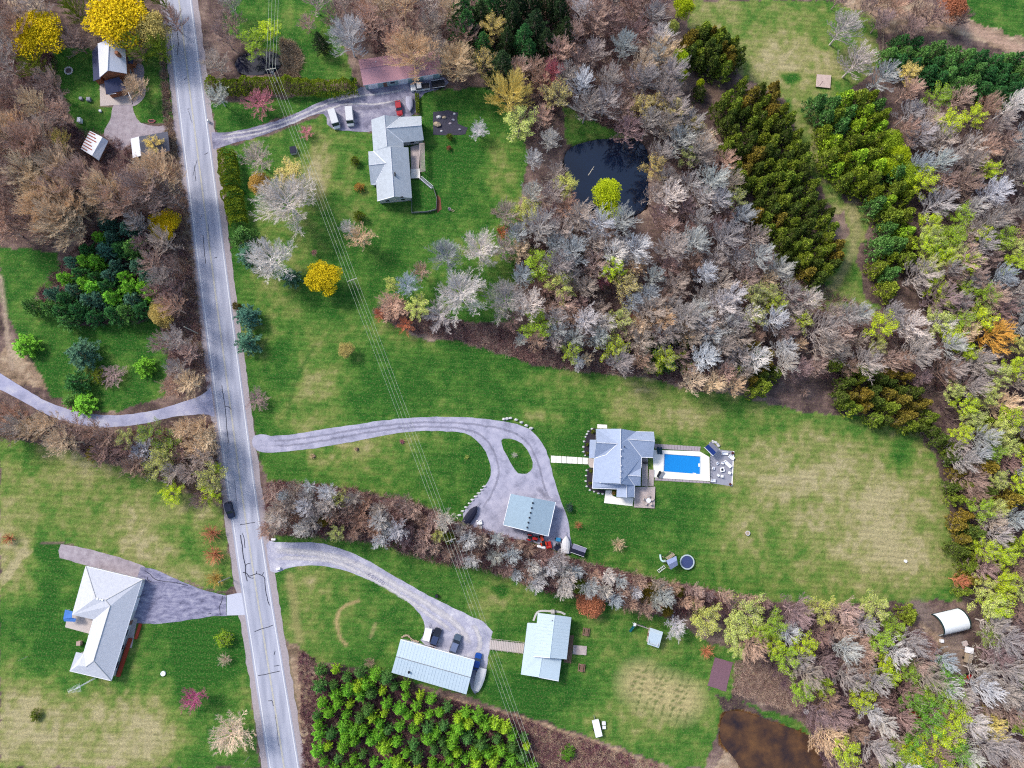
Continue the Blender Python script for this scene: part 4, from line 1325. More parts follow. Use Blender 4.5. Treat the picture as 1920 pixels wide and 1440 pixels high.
# ------------------------------------------------------------------ single trees and shrubs
# kind, x, y, radius px, hue, height, label
SINGLES = [
    ('leafy', 76, 66, 44, 'yellow', 11, 'bright yellow leafy tree west of the white-roofed house'),
    ('leafy', 222, 38, 58, 'yellow', 13, 'largest bright yellow tree, behind the white-roofed house'),
    ('leafy', 285, 58, 34, 'straw', 11, 'duller yellow tree between the white-roofed house and the road'),
    ('leafy', 607, 522, 34, 'yellow', 8, 'bright yellow tree beside the power pole'),
    ('leafy', 649, 657, 15, 'straw', 4, 'small pale yellow tree in the lawn under the power line'),
    ('leafy', 1137, 366, 30, 'lime', 11, 'vivid lime yellow tree at the south shore of the pond'),
    ('leafy', 1146, 400, 22, 'lime', 9, 'smaller lime tree just below the vivid one by the pond'),
    ('bud', 1146, 507, 26, 'lime', 12, 'single lime tree among grey woods south of the pond'),
    ('leafy', 309, 424, 28, 'yellow', 6, 'yellow bush-like tree between the pines and the road'),
    ('leafy', 302, 590, 22, 'straw', 7, 'straw yellow tree at the road end of the pine group'),
    ('bud', 1646, 612, 32, 'lime', 13, 'round lime budding tree below the cedar track'),
    ('bare', 1702, 612, 38, 'silver', 13, 'wide silver bare tree beside the round lime tree'),
    ('fuzzy', 1858, 630, 46, 'gold', 12, 'golden orange twiggy tree in the eastern wood'),
    ('leafy', 1280, 14, 24, 'lime', 10, 'vivid lime tree at the top edge beside the dry field'),
    ('leafy', 1274, 112, 18, 'lime', 10, 'narrow vivid lime tree west of the round cedar clump'),
    ('leafy', 1278, 142, 12, 'lime', 8, 'lowest of the vivid lime trees west of the round cedar clump'),
    ('leafy', 1260, 55, 14, 'palelime', 9, 'pale lime tree between the two vivid limes at the field corner'),
    ('round', 1312, 172, 20, 'darkolive', 4, 'dark round evergreen in the bare circle below the bench'),
    ('leafy', 1313, 157, 8, 'lime', 5, 'little lime sapling above the dark evergreen by the bench'),
    ('fuzzy', 1036, 142, 30, 'rose', 12, 'rose orange twiggy tree in the northern wood'),
    ('fuzzy', 487, 192, 34, 'rose', 6, 'rosy twiggy tree in front of the long cedar hedge'),
    ('bare', 412, 184, 27, 'bluegrey', 7, 'grey bare tree at the road end of the long hedge'),
    ('big', 655, 72, 40, 'silver', 14, 'large silver bare tree northwest of the pink-roofed garage'),
    ('big', 775, 105, 52, 'tan', 15, 'large tan bare tree overhanging the pink-roofed garage'),
    ('big', 857, 120, 42, 'tan', 14, 'tan tree past the east end of the pink-roofed garage'),
    ('spruce', 599, 75, 20, 'dark', 9, 'dark spruce west of the large silver tree'),
    ('fuzzy', 576, 45, 22, 'pink', 6, 'pinkish bare shrub tree north of the dark spruce'),
    ('big', 955, 180, 48, 'straw', 14, 'straw tinted tree at the edge of the lawn east of the house'),
    ('bud', 975, 235, 40, 'palelime', 12, 'pale lime budding tree east of the rock garden lawn'),
    ('fuzzy', 898, 246, 22, 'silver', 5, 'small silver bare tree beside the rock garden'),
    ('big', 540, 380, 62, 'silver', 13, 'biggest silver bare tree on the lawn beside the road hedge'),
    ('bare', 485, 300, 38, 'grey', 9, 'grey bare tree above the biggest silver tree'),
    ('bud', 545, 330, 36, 'straw', 9, 'straw coloured budding tree north of the biggest silver tree'),
    ('leafy', 488, 345, 22, 'gold', 6, 'golden shrub tree tucked behind the biggest silver tree'),
    ('big', 510, 487, 48, 'silver', 12, 'second silver bare tree south of the biggest one'),
    ('bare', 678, 448, 32, 'tan', 8, 'tan bare tree alone on the lawn south of the ranch deck house'),
    ('bare', 655, 432, 18, 'silver', 8, 'slim silver tree joined to the tan lawn tree'),
    ('big', 865, 550, 52, 'silver', 14, 'broad white bare tree on the lawn edge of the pond wood'),
    ('big', 838, 480, 34, 'bluegrey', 12, 'bluish bare tree above the broad white one'),
    ('big', 900, 470, 42, 'silver', 12, 'silver bare tree northeast of the broad white one'),
    ('big', 950, 565, 42, 'grey', 13, 'grey bare tree east of the broad white one'),
    ('bare', 765, 535, 28, 'bluegrey', 10, 'bluish grey tree at the west tip of the pond wood'),
    ('bud', 735, 535, 16, 'palelime', 9, 'thin lime tree at the west tip of the pond wood'),
    ('fuzzy', 735, 575, 34, 'pink', 8, 'pinkish twiggy tree at the western point of the pond wood'),
    ('fuzzy', 712, 590, 16, 'rust', 5, 'rusty shrub tree at the western point of the pond wood'),
    ('fuzzy', 760, 610, 20, 'rust', 5, 'rusty shrub at the lawn edge of the pond wood'),
    ('bud', 782, 578, 26, 'palelime', 9, 'pale lime budding tree at the lawn edge of the pond wood'),
    ('fuzzy', 825, 592, 36, 'grey', 8, 'grey twiggy tree at the lawn edge south of the broad white one'),
    ('fuzzy', 790, 510, 22, 'pink', 9, 'pinkish twiggy tree inside the west tip of the pond wood'),
    ('bud', 1010, 610, 36, 'citron', 10, 'yellow green tree at the southern edge of the pond wood'),
    ('bud', 1050, 540, 34, 'palelime', 12, 'pale green tree in the middle of the pond wood'),
    ('bud', 1010, 500, 34, 'citron', 12, 'yellow green tree above the southern edge of the pond wood'),
    ('bud', 985, 400, 30, 'palelime', 11, 'pale lime tree west of the dock'),
    ('bud', 1060, 350, 28, 'palelime', 10, 'pale lime tree on the west shore of the pond'),
    ('bare', 1030, 265, 26, 'silver', 11, 'slim silver tree northwest of the pond'),
    ('bare', 1000, 300, 22, 'silver', 10, 'slender silver tree on the lawn west of the pond'),
    ('fuzzy', 977, 637, 16, 'bluegrey', 4, 'small bluish shrub at the foot of the pond wood'),
    ('bare', 1272, 270, 40, 'bluegrey', 12, 'bluish silver tree on the east shore of the pond'),
    ('big', 1190, 470, 36, 'silver', 13, 'silver bare tree at the narrow south arm of the pond'),
    ('bare', 1580, 55, 42, 'grey', 12, 'grey bare tree in the dry field corner'),
    ('bare', 1605, 118, 44, 'grey', 12, 'grey bare tree below the other one in the dry field'),
    ('bare', 1650, 150, 36, 'bluegrey', 11, 'bluish grey tree at the east edge of the dry field'),
    ('leafy', 1785, 15, 30, 'rust', 9, 'rusty orange tree at the top edge beside the crop field'),
    ('bare', 1750, 32, 30, 'mauve', 9, 'mauve bare tree beside the rusty orange one'),
    ('bud', 1700, 140, 28, 'straw', 9, 'straw yellow tree below the pine rows'),
    ('leafy', 1876, 124, 6, 'gold', 4, 'tiny golden sapling among the pine rows'),
    ('fuzzy', 1838, 184, 12, 'rust', 4, 'rust coloured bush under the pine rows'),
    ('pine', 150, 662, 37, 'bluegreen', 7, 'biggest blue green pine above the curving lane'),
    ('pine', 140, 716, 26, 'deep', 6, 'deep green pine just below the biggest one'),
    ('pine', 155, 757, 26, 'bright', 4, 'bright green pine beside the curving lane'),
    ('pine', 128, 752, 16, 'green', 3.5, 'smaller green pine touching the bright one by the lane'),
    ('pine', 268, 687, 24, 'bright', 4.5, 'bright green pine alone on the brown patch'),
    ('pine', 45, 647, 28, 'bright', 5, 'bright green pine beside the worn footpath'),
    ('fuzzy', 213, 702, 26, 'mauve', 2.5, 'mauve bramble mound between the two pines'),
    ('budshrub', 185, 705, 16, 'olive', 2.5, 'olive shrub beside the deep green pine'),
    ('pine', 462, 592, 28, 'bluegreen', 6, 'blue green pine overhanging the road'),
    ('pine', 462, 640, 28, 'bluegreen', 6, 'second blue green pine overhanging the road'),
    ('round', 443, 574, 12, 'rustolive', 3, 'rusty shrub at the road beside the pines'),
    ('fuzzy', 482, 748, 24, 'mauve', 3, 'mauve brush at the road above the loop driveway'),
    ('cedar', 455, 440, 30, 'green', 7, 'green cedar below the road hedge'),
    ('pine', 465, 475, 28, 'bluegreen', 7, 'blue green pine below the road hedge'),
    ('pine', 545, 520, 22, 'bluegreen', 5, 'low blue green pine beside the second silver tree'),
    ('round', 665, 300, 12, 'hedge', 2.4, 'round yellow green shrub nearest the white vans'),
    ('round', 672, 350, 12, 'gold', 2.2, 'round golden shrub west of the deck house'),
    ('round', 674, 404, 15, 'hedge', 3, 'largest round shrub south of the golden one'),
    ('fuzzy', 575, 248, 16, 'rose', 2.5, 'reddish shrub below the north driveway'),
    ('round', 843, 256, 9, 'hedge', 2, 'green shrub at the rock garden'),
    ('round', 841, 277, 6, 'rust', 1.4, 'rusty shrub below the rock garden'),
    ('fuzzy', 926, 397, 9, 'mauve', 1.6, 'small mauve shrub on the lawn east of the fenced yard'),
    ('fuzzy', 589, 474, 8, 'rose', 2, 'small reddish shrub above the bright yellow tree'),
    ('fuzzy', 363, 1308, 27, 'purple', 6, 'purple blossoming tree on the ranch lawn'),
    ('bare', 437, 1375, 42, 'tan', 8, 'tan bare tree on the ranch lawn beside the road'),
    ('shrub', 421, 1237, 15, 'tan', 2.5, 'tan bare shrub beside the road below the ranch driveway'),
    ('budshrub', 420, 1198, 16, 'citron', 2.5, 'greenish shrub beside the road below the ranch driveway'),
    ('round', 66, 1340, 14, 'olive', 1.6, 'low olive shrub in the dry grass of the ranch lawn'),
    ('shrub', 14, 1010, 15, 'rust', 2.2, 'rusty shrub at the west end of the mown field'),
    ('bud', 410, 878, 12, 'lime', 6, 'lime sapling leaning over the road'),
    ('bud', 325, 925, 24, 'lime', 5, 'lime bush at the corner of the mown field'),
    ('bud', 393, 928, 22, 'lime', 6, 'lime tree at the field end of the roadside thicket'),
    ('fuzzy', 368, 838, 36, 'tan', 7, 'tan twiggy tree in the roadside thicket'),
    ('budthin', 300, 875, 30, 'palelime', 8, 'pale lime tree in the roadside thicket'),
    ('budthin', 318, 835, 30, 'citron', 8, 'greenish tree in the middle of the roadside thicket'),
    ('bare', 270, 845, 28, 'silver', 7, 'silver bare tree at the west side of the roadside thicket'),
    ('cedar', 172, 850, 18, 'rustolive', 3.5, 'rusty olive cedar at the field edge under the lane'),
    ('shrub', 395, 1000, 22, 'rust', 3, 'rust coloured brush above the ranch driveway, uppermost'),
    ('shrub', 400, 1040, 22, 'rust', 3, 'rust coloured brush above the ranch driveway, middle'),
    ('shrub', 402, 1085, 20, 'gold', 3, 'golden rusty brush above the ranch driveway, lowest'),
    ('shrub', 1160, 1021, 17, 'tan', 2.4, 'pale bare shrub alone on the lawn south of the pool house'),
    ('shrub', 1084, 984, 10, 'rust', 1.8, 'small rust orange shrub east of the grey garage'),
    ('round', 1068, 953, 10, 'bluegreen', 1.8, 'blue green round shrub east of the grey garage'),
    ('shrub', 753, 827, 7, 'rose', 1.0, 'tiny rosy sapling on the lawn inside the loop'),
    ('shrub', 875, 857, 6, 'palelime', .8, 'tiny pale sapling on the lawn inside the loop'),
    ('shrub', 965, 853, 7, 'silver', 1.2, 'small pale shrub on the driveway island'),
    ('shrub', 585, 855, 7, 'tan', 1.0, 'small tan sapling on the lawn, western one of a pair'),
    ('shrub', 667, 842, 6, 'tan', 1.0, 'small tan sapling on the lawn, eastern one of a pair'),
    ('shrub', 692, 1242, 12, 'brown', 1.8, 'brown bare shrub beside the long metal garage'),
    ('round', 1066, 1411, 17, 'bright', 2.6, 'bright green round bush in the straw at the bottom edge'),
    ('cedar', 1705, 1150, 24, 'olive', 5, 'leaning olive cedar at the south end of the big lawn'),
    ('leafy', 1107, 1130, 28, 'rust', 5, 'rust orange tree at the cottage end of the hedgerow'),
    ('leafy', 1218, 1112, 20, 'rustolive', 5, 'rusty olive tree in the hedgerow above the playhouse'),
    ('fuzzy', 1243, 1135, 12, 'rust', 3.5, 'rust shrub beside the rusty olive hedgerow tree'),
    ('bud', 1322, 1160, 36, 'palelime', 8, 'lime tree at the corner above the playhouse, nearer one'),
    ('bud', 1400, 1150, 40, 'palelime', 9, 'large pale lime tree at the south edge of the big lawn'),
    ('bud', 1375, 1185, 30, 'palelime', 8, 'pale lime tree below the large one at the lawn edge'),
    ('bud', 1380, 1215, 20, 'palelime', 6, 'small lime tree right above the mulch bed'),
    ('shrub', 1325, 1222, 18, 'rust', 2, 'rusty brush beside the mulch bed'),
    ('bare', 1265, 1175, 26, 'silver', 6, 'silver bare tree between the playhouse and the lime trees'),
    ('bud', 1538, 1145, 34, 'palelime', 7, 'wide pale lime tree at the lawn edge in the south wood'),
    ('bud', 1635, 1140, 34, 'palelime', 8, 'pale lime tree at the lawn edge near the arched shelter'),
    ('bud', 1670, 1178, 28, 'citron', 8, 'yellow green tree between the lawn and the arched shelter'),
    ('bare', 1472, 1185, 30, 'silver', 9, 'silver star-shaped bare tree in the south wood'),
    ('fuzzy', 1580, 1182, 36, 'pink', 9, 'pinkish twiggy tree in the south wood near the lawn'),
    ('budthin', 1850, 1192, 24, 'citron', 9, 'yellow green tree just east of the arched shelter'),
    ('fuzzy', 1850, 1360, 36, 'straw', 9, 'straw coloured twiggy tree in the southeast corner'),
    ('fuzzy', 1712, 1342, 14, 'red', 5, 'dark red bush in the southeast wood'),
    ('fuzzy', 1555, 1380, 42, 'tan', 9, 'tan twiggy tree beside the brown pond'),
    ('bare', 1625, 1330, 28, 'silver', 10, 'silver bare tree northeast of the brown pond'),
    ('bare', 1830, 850, 22, 'silver', 11, 'silver tree standing clear in the eastern tree belt'),
    ('bare', 1470, 655, 30, 'silver', 9, 'silver star-shaped tree above the lawn edge cedars'),
    ('bare', 1800, 40, 18, 'mauve', 8, 'mauve bare tree on the path by the crop field'),
    ('fuzzy', 1085, 680, 18, 'silver', 5, 'silver shrub tree on the pink verge below the wood'),
    ('shrub', 1510, 735, 14, 'pink', 3, 'pinkish brush above the big lawn'),
    ('bud', 480, 85, 34, 'citron', 9, 'yellow green tree by the little pond in the north'),
    ('bud', 505, 60, 26, 'lime', 7, 'lime tree above the little pond in the north'),
    ('fuzzy', 405, 120, 30, 'grey', 8, 'grey twiggy tree at the roadside by the little pond'),
    ('fuzzy', 430, 40, 32, 'brown', 8, 'brown twiggy tree at the roadside at the top'),
    ('cedar', 660, 150, 10, 'green', 4, 'small cedar against the pink-roofed garage'),
    ('bud', 290, 272, 20, 'straw', 5, 'straw yellow tree over the little dark shed'),
    ('fuzzy', 105, 215, 40, 'pink', 8, 'pinkish brown tree west of the rusty shed'),
    ('fuzzy', 112, 262, 22, 'straw', 7, 'straw tinted tree beside the rusty shed'),
    ('fuzzy', 60, 120, 34, 'olive', 8, 'olive brown tree below the western yellow tree'),
    ('fuzzy', 142, 78, 30, 'brown', 9, 'brown tree between the two yellow trees'),
    ('big', 255, 165, 26, 'tan', 7, 'tan bare tree beside the white-roofed house'),
]
NAMED = [(s[1], s[2], s[3]) for s in SINGLES]
LANDMARKS += [(q[1], q[2], q[6]) for q in SINGLES if len(q[6].split()) <= 8]
_used_labels |= {q[6] for q in SINGLES}
for k, x, y, r, hue, h, lab in SINGLES:
    plant(k, x, y, r, hue, h, label=lab, jitter=.04)

# ------------------------------------------------------------------ stands of trees
GREYS = ['silver', 'grey', 'grey', 'bluegrey']
BROWNS = ['pink', 'brown', 'mauve', 'grey']
G_POND, G_N, G_E, G_SE, G_HR = 'trees of the pond wood', 'trees of the northern wood', 'trees of the eastern wood', 'trees of the south wood', 'trees of the hedgerow'
# pond wood
wood([(880, 440), (930, 430), (975, 365), (1050, 310), (1062, 400), (1165, 405), (1200, 500), (1250, 480), (1225, 400), (1225, 300), (1270, 190), (1330, 250), (1372, 340), (1410, 450), (1500, 545), (1450, 560), (1380, 620), (1200, 640), (1050, 640), (960, 610), (950, 500)],
     [(5, 'bare', GREYS, 20, 34), (3, 'fuzzy', BROWNS + ['tan'], 18, 30), (.6, 'budthin', ['palelime', 'straw'], 18, 26), (.25, 'fuzzy', ['rust', 'rose'], 12, 16)], 27, 'in the pond wood', G_POND, 21)
wood([(1180, 600), (1390, 600), (1500, 545), (1640, 590), (1760, 600), (1790, 720), (1620, 690), (1450, 700), (1330, 700), (1200, 690), (1050, 670), (960, 640), (1000, 620)],
     [(4, 'bare', GREYS, 18, 30), (4, 'fuzzy', BROWNS, 15, 26), (.9, 'budthin', ['palelime', 'lime'], 16, 24), (.4, 'fuzzy', ['rust', 'tan'], 12, 16)], 26, 'along the south of the pond wood', G_POND, 22)
# lawn edge cedars
wood([(1205, 630), (1290, 640), (1300, 690), (1240, 690), (1200, 665)], [(1, 'cedar', ['darkolive', 'olive', 'green'], 14, 20)], 17, 'at the lawn edge below the pond wood', 'lawn edge cedars', 23)
wood([(1400, 640), (1430, 640), (1460, 700), (1420, 740), (1370, 690)], [(1, 'cedar', ['darkolive', 'rustolive', 'olive'], 14, 20)], 18, 'at the lawn edge mid way', 'lawn edge cedars', 24)
wood([(1570, 680), (1700, 700), (1760, 780), (1770, 840), (1720, 800), (1640, 785), (1580, 760)], [(1, 'cedar', ['darkolive', 'rustolive', 'olive', 'darkolive'], 14, 21)], 18, 'at the northeast lawn corner', 'lawn edge cedars', 25)
wood([(1290, 690), (1380, 690), (1380, 735), (1300, 725)], [(1, 'fuzzy', ['tan', 'pink', 'tan'], 18, 24)], 24, 'on the lawn edge', G_POND, 26)
# northern wood
wood([(700, 0), (860, 0), (900, 60), (880, 110), (700, 100), (690, 40)], [(3, 'fuzzy', BROWNS, 24, 34), (2, 'bare', ['grey', 'tan'], 26, 36)], 38, 'north of the pink-roofed garage', G_N, 31)
wood([(850, -20), (1060, -20), (1060, 70), (1000, 110), (920, 130), (880, 90)], [(5, 'spruce', ['dark', 'dark', 'deep'], 22, 30), (1, 'bud', ['straw', 'palelime'], 22, 30), (.6, 'bare', ['silver'], 18, 24)], 27, 'in the dark spruces at the top', 'northern spruces', 32)
wood([(1060, -20), (1240, -20), (1250, 180), (1230, 260), (1180, 250), (1060, 180), (1000, 130), (1060, 80)], [(3, 'fuzzy', BROWNS + ['tan', 'pink'], 22, 34), (2, 'bare', GREYS, 22, 30), (.8, 'budthin', ['straw', 'palelime'], 20, 28)], 30, 'in the northern wood', G_N, 33)
wood([(1180, 150), (1240, 100), (1300, 220), (1340, 280), (1280, 300), (1210, 250)], [(2, 'bare', GREYS, 22, 34), (1, 'budthin', ['straw'], 22, 28)], 32, 'between the pond and the cedar stand', G_N, 34)
wood([(900, 110), (1000, 130), (1060, 190), (1040, 240), (1010, 300), (990, 220), (930, 150)], [(2, 'budthin', ['straw', 'palelime'], 24, 32), (1, 'fuzzy', ['pink', 'grey'], 20, 28)], 34, 'west of the pond', G_N, 35)
# cedar stands
CED = ['darkolive', 'darkolive', 'olive', 'olive', 'rustolive']
wood([(1345, 185), (1400, 150), (1455, 160), (1480, 210), (1520, 300), (1550, 380), (1585, 450), (1570, 500), (1530, 525), (1490, 505), (1440, 430), (1390, 350), (1360, 260)], [(1, 'cedar', CED, 15, 22)], 17.5, 'in the dense cedar stand', 'cedars of the dense stand', 41)
wood([(1290, 70), (1330, 52), (1375, 75), (1388, 105), (1360, 130), (1310, 120), (1290, 95)], [(1, 'cedar', CED, 17, 23)], 12.5, 'in the round clump beside the dry field', 'cedars of the round clump', 42)
wood([(1530, 190), (1600, 170), (1645, 180), (1670, 260), (1695, 340), (1710, 430), (1700, 500), (1665, 550), (1645, 500), (1668, 420), (1630, 360), (1570, 330), (1530, 250)], [(3, 'cedar', ['olive', 'green', 'hedge', 'olive'], 20, 28), (1, 'cedar', ['citron', 'hedge'], 18, 25)], 23, 'in the green belt east of the track', 'cedars of the green belt', 43)
wood([(1640, 260), (1680, 250), (1705, 330), (1700, 370), (1670, 330)], [(1, 'leafy', ['lime', 'citron'], 18, 24)], 26, 'on the east side of the green belt', 'cedars of the green belt', 44)
# pine rows in the northeast
wood([(1662, 80), (1720, 72), (1780, 90), (1920, 110), (1960, 130), (1960, 200), (1880, 180), (1800, 160), (1740, 145), (1670, 115)], [(4, 'pine', ['deep', 'deep', 'green'], 20, 26)], 22, 'in the northeastern pine rows', 'northeastern pines', 45)
# eastern wood
wood([(1700, 165), (1920, 200), (1960, 220), (1960, 600), (1780, 590), (1720, 520), (1730, 420), (1710, 300), (1690, 230)], [(4, 'fuzzy', ['mauve', 'brown', 'grey', 'pink'], 22, 34), (3, 'bare', GREYS, 22, 32), (3.4, 'bud', ['lime', 'palelime', 'citron', 'lime'], 18, 27)], 30, 'in the eastern wood', G_E, 51)
wood([(1730, 440), (1830, 430), (1850, 600), (1760, 640), (1740, 560)], [(3, 'bud', ['lime', 'palelime', 'citron'], 18, 26), (1, 'bare', GREYS, 18, 26)], 28, 'in the lime patch of the eastern wood', G_E, 52)
wood([(1770, 620), (1960, 600), (1960, 780), (1790, 770), (1760, 700)], [(2, 'bare', GREYS, 22, 30), (2, 'fuzzy', ['mauve', 'brown', 'tan'], 22, 30), (2.6, 'bud', ['lime', 'palelime'], 18, 26)], 29, 'in the eastern wood', G_E, 53)
wood([(1790, 780), (1960, 780), (1960, 1130), (1840, 1130), (1820, 950), (1780, 840)], [(3.2, 'bud', ['citron', 'lime', 'palelime'], 18, 26), (2, 'cedar', ['darkolive', 'rustolive', 'olive'], 16, 22), (2.2, 'fuzzy', ['brown', 'mauve', 'grey'], 20, 28), (1, 'bare', GREYS, 20, 26)], 25, 'in the eastern tree belt', G_E, 54)
wood([(1765, 830), (1800, 820), (1820, 980), (1835, 1120), (1800, 1110), (1795, 960)], [(3, 'cedar', ['darkolive', 'rustolive', 'olive'], 15, 20), (.6, 'fuzzy', ['rust', 'rose'], 13, 16)], 19, 'at the eastern lawn edge', G_E, 55)
# south wood
wood([(1420, 1150), (1500, 1140), (1620, 1150), (1700, 1180), (1760, 1230), (1790, 1290), (1820, 1310), (1830, 1460), (1580, 1460), (1560, 1390), (1520, 1320), (1450, 1230), (1400, 1210)], [(3, 'bare', GREYS, 20, 30), (4, 'fuzzy', ['mauve', 'mauve', 'brown', 'pink'], 20, 30), (3.6, 'bud', ['citron', 'lime', 'palelime', 'lime'], 18, 27)], 27, 'in the south wood', G_SE, 61)
wood([(1850, 1130), (1960, 1130), (1960, 1460), (1830, 1460), (1825, 1300), (1850, 1200)], [(2, 'bare', GREYS, 22, 30), (4, 'fuzzy', ['mauve', 'brown', 'grey'], 22, 30), (2.4, 'bud', ['citron', 'lime', 'straw'], 18, 26)], 29, 'in the wood east of the arched shelter', G_SE, 62)
wood([(1690, 1290), (1770, 1260), (1800, 1400), (1740, 1460), (1700, 1400)], [(3, 'bud', ['lime', 'citron', 'bright'], 20, 28)], 27, 'in the lime patch of the south wood', G_SE, 63)
# hedgerow through the middle
HR_TOP = [(500, 905), (560, 905), (640, 925), (760, 945), (870, 990), (960, 1015), (1100, 1065), (1240, 1095), (1300, 1110)]
HR_BOT = [(1270, 1150), (1200, 1150), (1120, 1118), (1020, 1100), (900, 1055), (800, 1040), (700, 1010), (620, 1000), (500, 995)]
wood(HR_TOP + HR_BOT, [(5, 'bare', ['silver', 'silver', 'grey', 'bluegrey'], 15, 25), (4, 'fuzzy', ['mauve', 'pink', 'brown'], 14, 22), (.5, 'leafy', ['rustolive', 'olive'], 11, 15), (.5, 'budthin', ['palelime'], 14, 20)], 21, 'in the hedgerow across the middle', G_HR, 71, avoid=.5)
wood([(1260, 1100), (1440, 1125), (1440, 1140), (1300, 1130)], [(1, 'fuzzy', ['mauve', 'pink'], 12, 18)], 20, 'in the hedgerow by the lime trees', G_HR, 72, avoid=.4)
# west of the road
wood([(0, 260), (90, 270), (140, 310), (200, 330), (310, 325), (318, 370), (280, 395), (180, 390), (90, 440), (0, 440)], [(4, 'big', ['pink', 'tan', 'tan'], 34, 46), (3, 'fuzzy', ['mauve', 'pink', 'brown'], 26, 34)], 34, 'in the wood west of the road', 'trees of the western wood', 81)
wood([(-20, -20), (100, -20), (60, 30), (30, 100), (100, 150), (120, 200), (90, 250), (-20, 250)], [(3, 'fuzzy', ['grey', 'brown', 'olive'], 26, 38), (1, 'bare', ['tan', 'grey'], 26, 36)], 38, 'in the northwest corner', 'trees of the western wood', 82)
wood([(95, -20), (320, -20), (330, 60), (300, 110), (180, 60), (140, 40)], [(2, 'fuzzy', ['brown', 'olive'], 22, 32)], 40, 'behind the white-roofed house', 'trees of the western wood', 83)
wood([(185, 415), (245, 410), (250, 470), (300, 540), (290, 580), (230, 590), (150, 610), (60, 590), (45, 575), (110, 540), (130, 480), (180, 460)], [(1, 'pine', ['green', 'deep', 'bluegreen', 'bright'], 17, 26)], 23, 'in the pine group west of the road', 'pines west of the road', 84)
wood([(250, 410), (318, 440), (335, 560), (320, 600), (295, 570), (260, 470)], [(2, 'bare', ['grey', 'pink'], 18, 26), (2, 'fuzzy', ['mauve', 'brown', 'grey'], 16, 24)], 27, 'between the pines and the road', 'trees of the western wood', 85)
wood([(300, 640), (350, 625), (368, 715), (350, 740), (320, 735)], [(1, 'fuzzy', ['brown', 'grey', 'pink', 'tan'], 18, 26)], 25, 'at the roadside above the lane', 'trees of the western wood', 86)
wood([(-20, 755), (60, 790), (200, 815), (280, 830), (260, 880), (120, 840), (-20, 810)], [(1, 'bare', ['grey', 'tan'], 20, 28), (2, 'fuzzy', ['mauve', 'pink', 'brown'], 18, 26)], 26, 'in the hedge below the lane', 'trees of the lane hedge', 87)
wood([(230, 820), (340, 800), (400, 800), (415, 900), (390, 950), (330, 900)], [(1.5, 'budthin', ['palelime', 'citron'], 18, 24), (3, 'fuzzy', ['mauve', 'grey', 'tan'], 18, 26)], 26, 'in the roadside thicket', 'trees of the lane hedge', 88, avoid=.5)
# plantation at the bottom
wood([(592, 1250), (690, 1262), (800, 1300), (900, 1345), (990, 1380), (1000, 1460), (590, 1460)], [(1, 'pine', ['bright', 'citron', 'bright', 'green', 'bright'], 9, 16)], 20.5, 'in the young plantation at the bottom', 'young plantation trees', 91)
# along the road and in the north
wood([(395, -20), (440, -20), (450, 60), (420, 110), (405, 80)], [(1, 'fuzzy', ['brown', 'grey'], 20, 28)], 32, 'at the roadside at the top', 'roadside trees', 92)
wood([(560, -20), (640, -20), (700, 20), (680, 60), (620, 30)], [(1, 'fuzzy', ['brown', 'pink', 'grey'], 22, 30)], 32, 'at the top edge north of the garage', G_N, 93)
wood([(1560, -10), (1700, -10), (1730, 20), (1700, 70), (1640, 30)], [(1, 'fuzzy', ['mauve', 'brown', 'pink'], 18, 26)], 27, 'at the top edge beside the field', G_N, 94)


# ------------------------------------------------------------------ hedges and brush
def hedge(label, pts_px, width, h, hue, n, seed, name='cedar_hedge'):
    pts = densify(wpoly(pts_px), .5, False)
    r = random.Random(seed)
    T, C = Grow(seed), Grow(seed + 1)
    o0 = pts[len(pts) // 2]
    for p in pts[::3]:
        q = p - o0
        T.path([Vector((q.x, q.y, 0)), Vector((q.x, q.y, h * .8))], .07, .03, 4)
    for i in range(n):
        k = r.randrange(len(pts) - 1)
        p = pts[k] + (pts[k + 1] - pts[k]) * r.random() - o0
        t = (pts[k + 1] - pts[k]).normalized()
        s = Vector((-t.y, t.x, 0))
        a = r.uniform(0, math.pi)
        bulge = .8 + .3 * mnoise.noise(Vector((k * .23, seed, 0))) + .15 * mnoise.noise(Vector((k * .7, seed, a * 1.5)))
        u, z = math.cos(a) * width / 2 * bulge, (.15 + .85 * math.sin(a) ** .6) * h * bulge
        d = (s * math.cos(a) + Vector((0, 0, .8))).normalized()
        C.leaf(p + s * u + Vector((0, 0, z)), r.uniform(.25, .55), 0, .3, d)
    o = thing(name, label, 'hedge', (o0.x, o0.y, 0))
    for nm, G, m, col in (('stem', T, M_BARK, lin(120, 104, 92)), ('foliage', C, M_LEAF, [2.1 * q for q in lin(*HUE[hue][0])])):
        p = bpy.data.objects.new(nm, G.mesh(nm, [m]))
        COL.objects.link(p)
        p.parent = o
        p.color = (*col, 1)


hedge('long clipped cedar hedge along the north driveway', [(392, 168), (440, 170), (500, 165), (560, 168), (625, 173), (672, 168)], 5.4, 4.5, 'hedge', 15000, 5)
hedge('tall cedar hedge beside the road below the north driveway', [(430, 290), (432, 320), (440, 370), (452, 425)], 6.0, 5.0, 'hedge', 10000, 6)
hedge('thin clipped hedge east of the silver boat', [(782, 178), (783, 200), (784, 214)], 1.1, 1.4, 'olive', 700, 7)


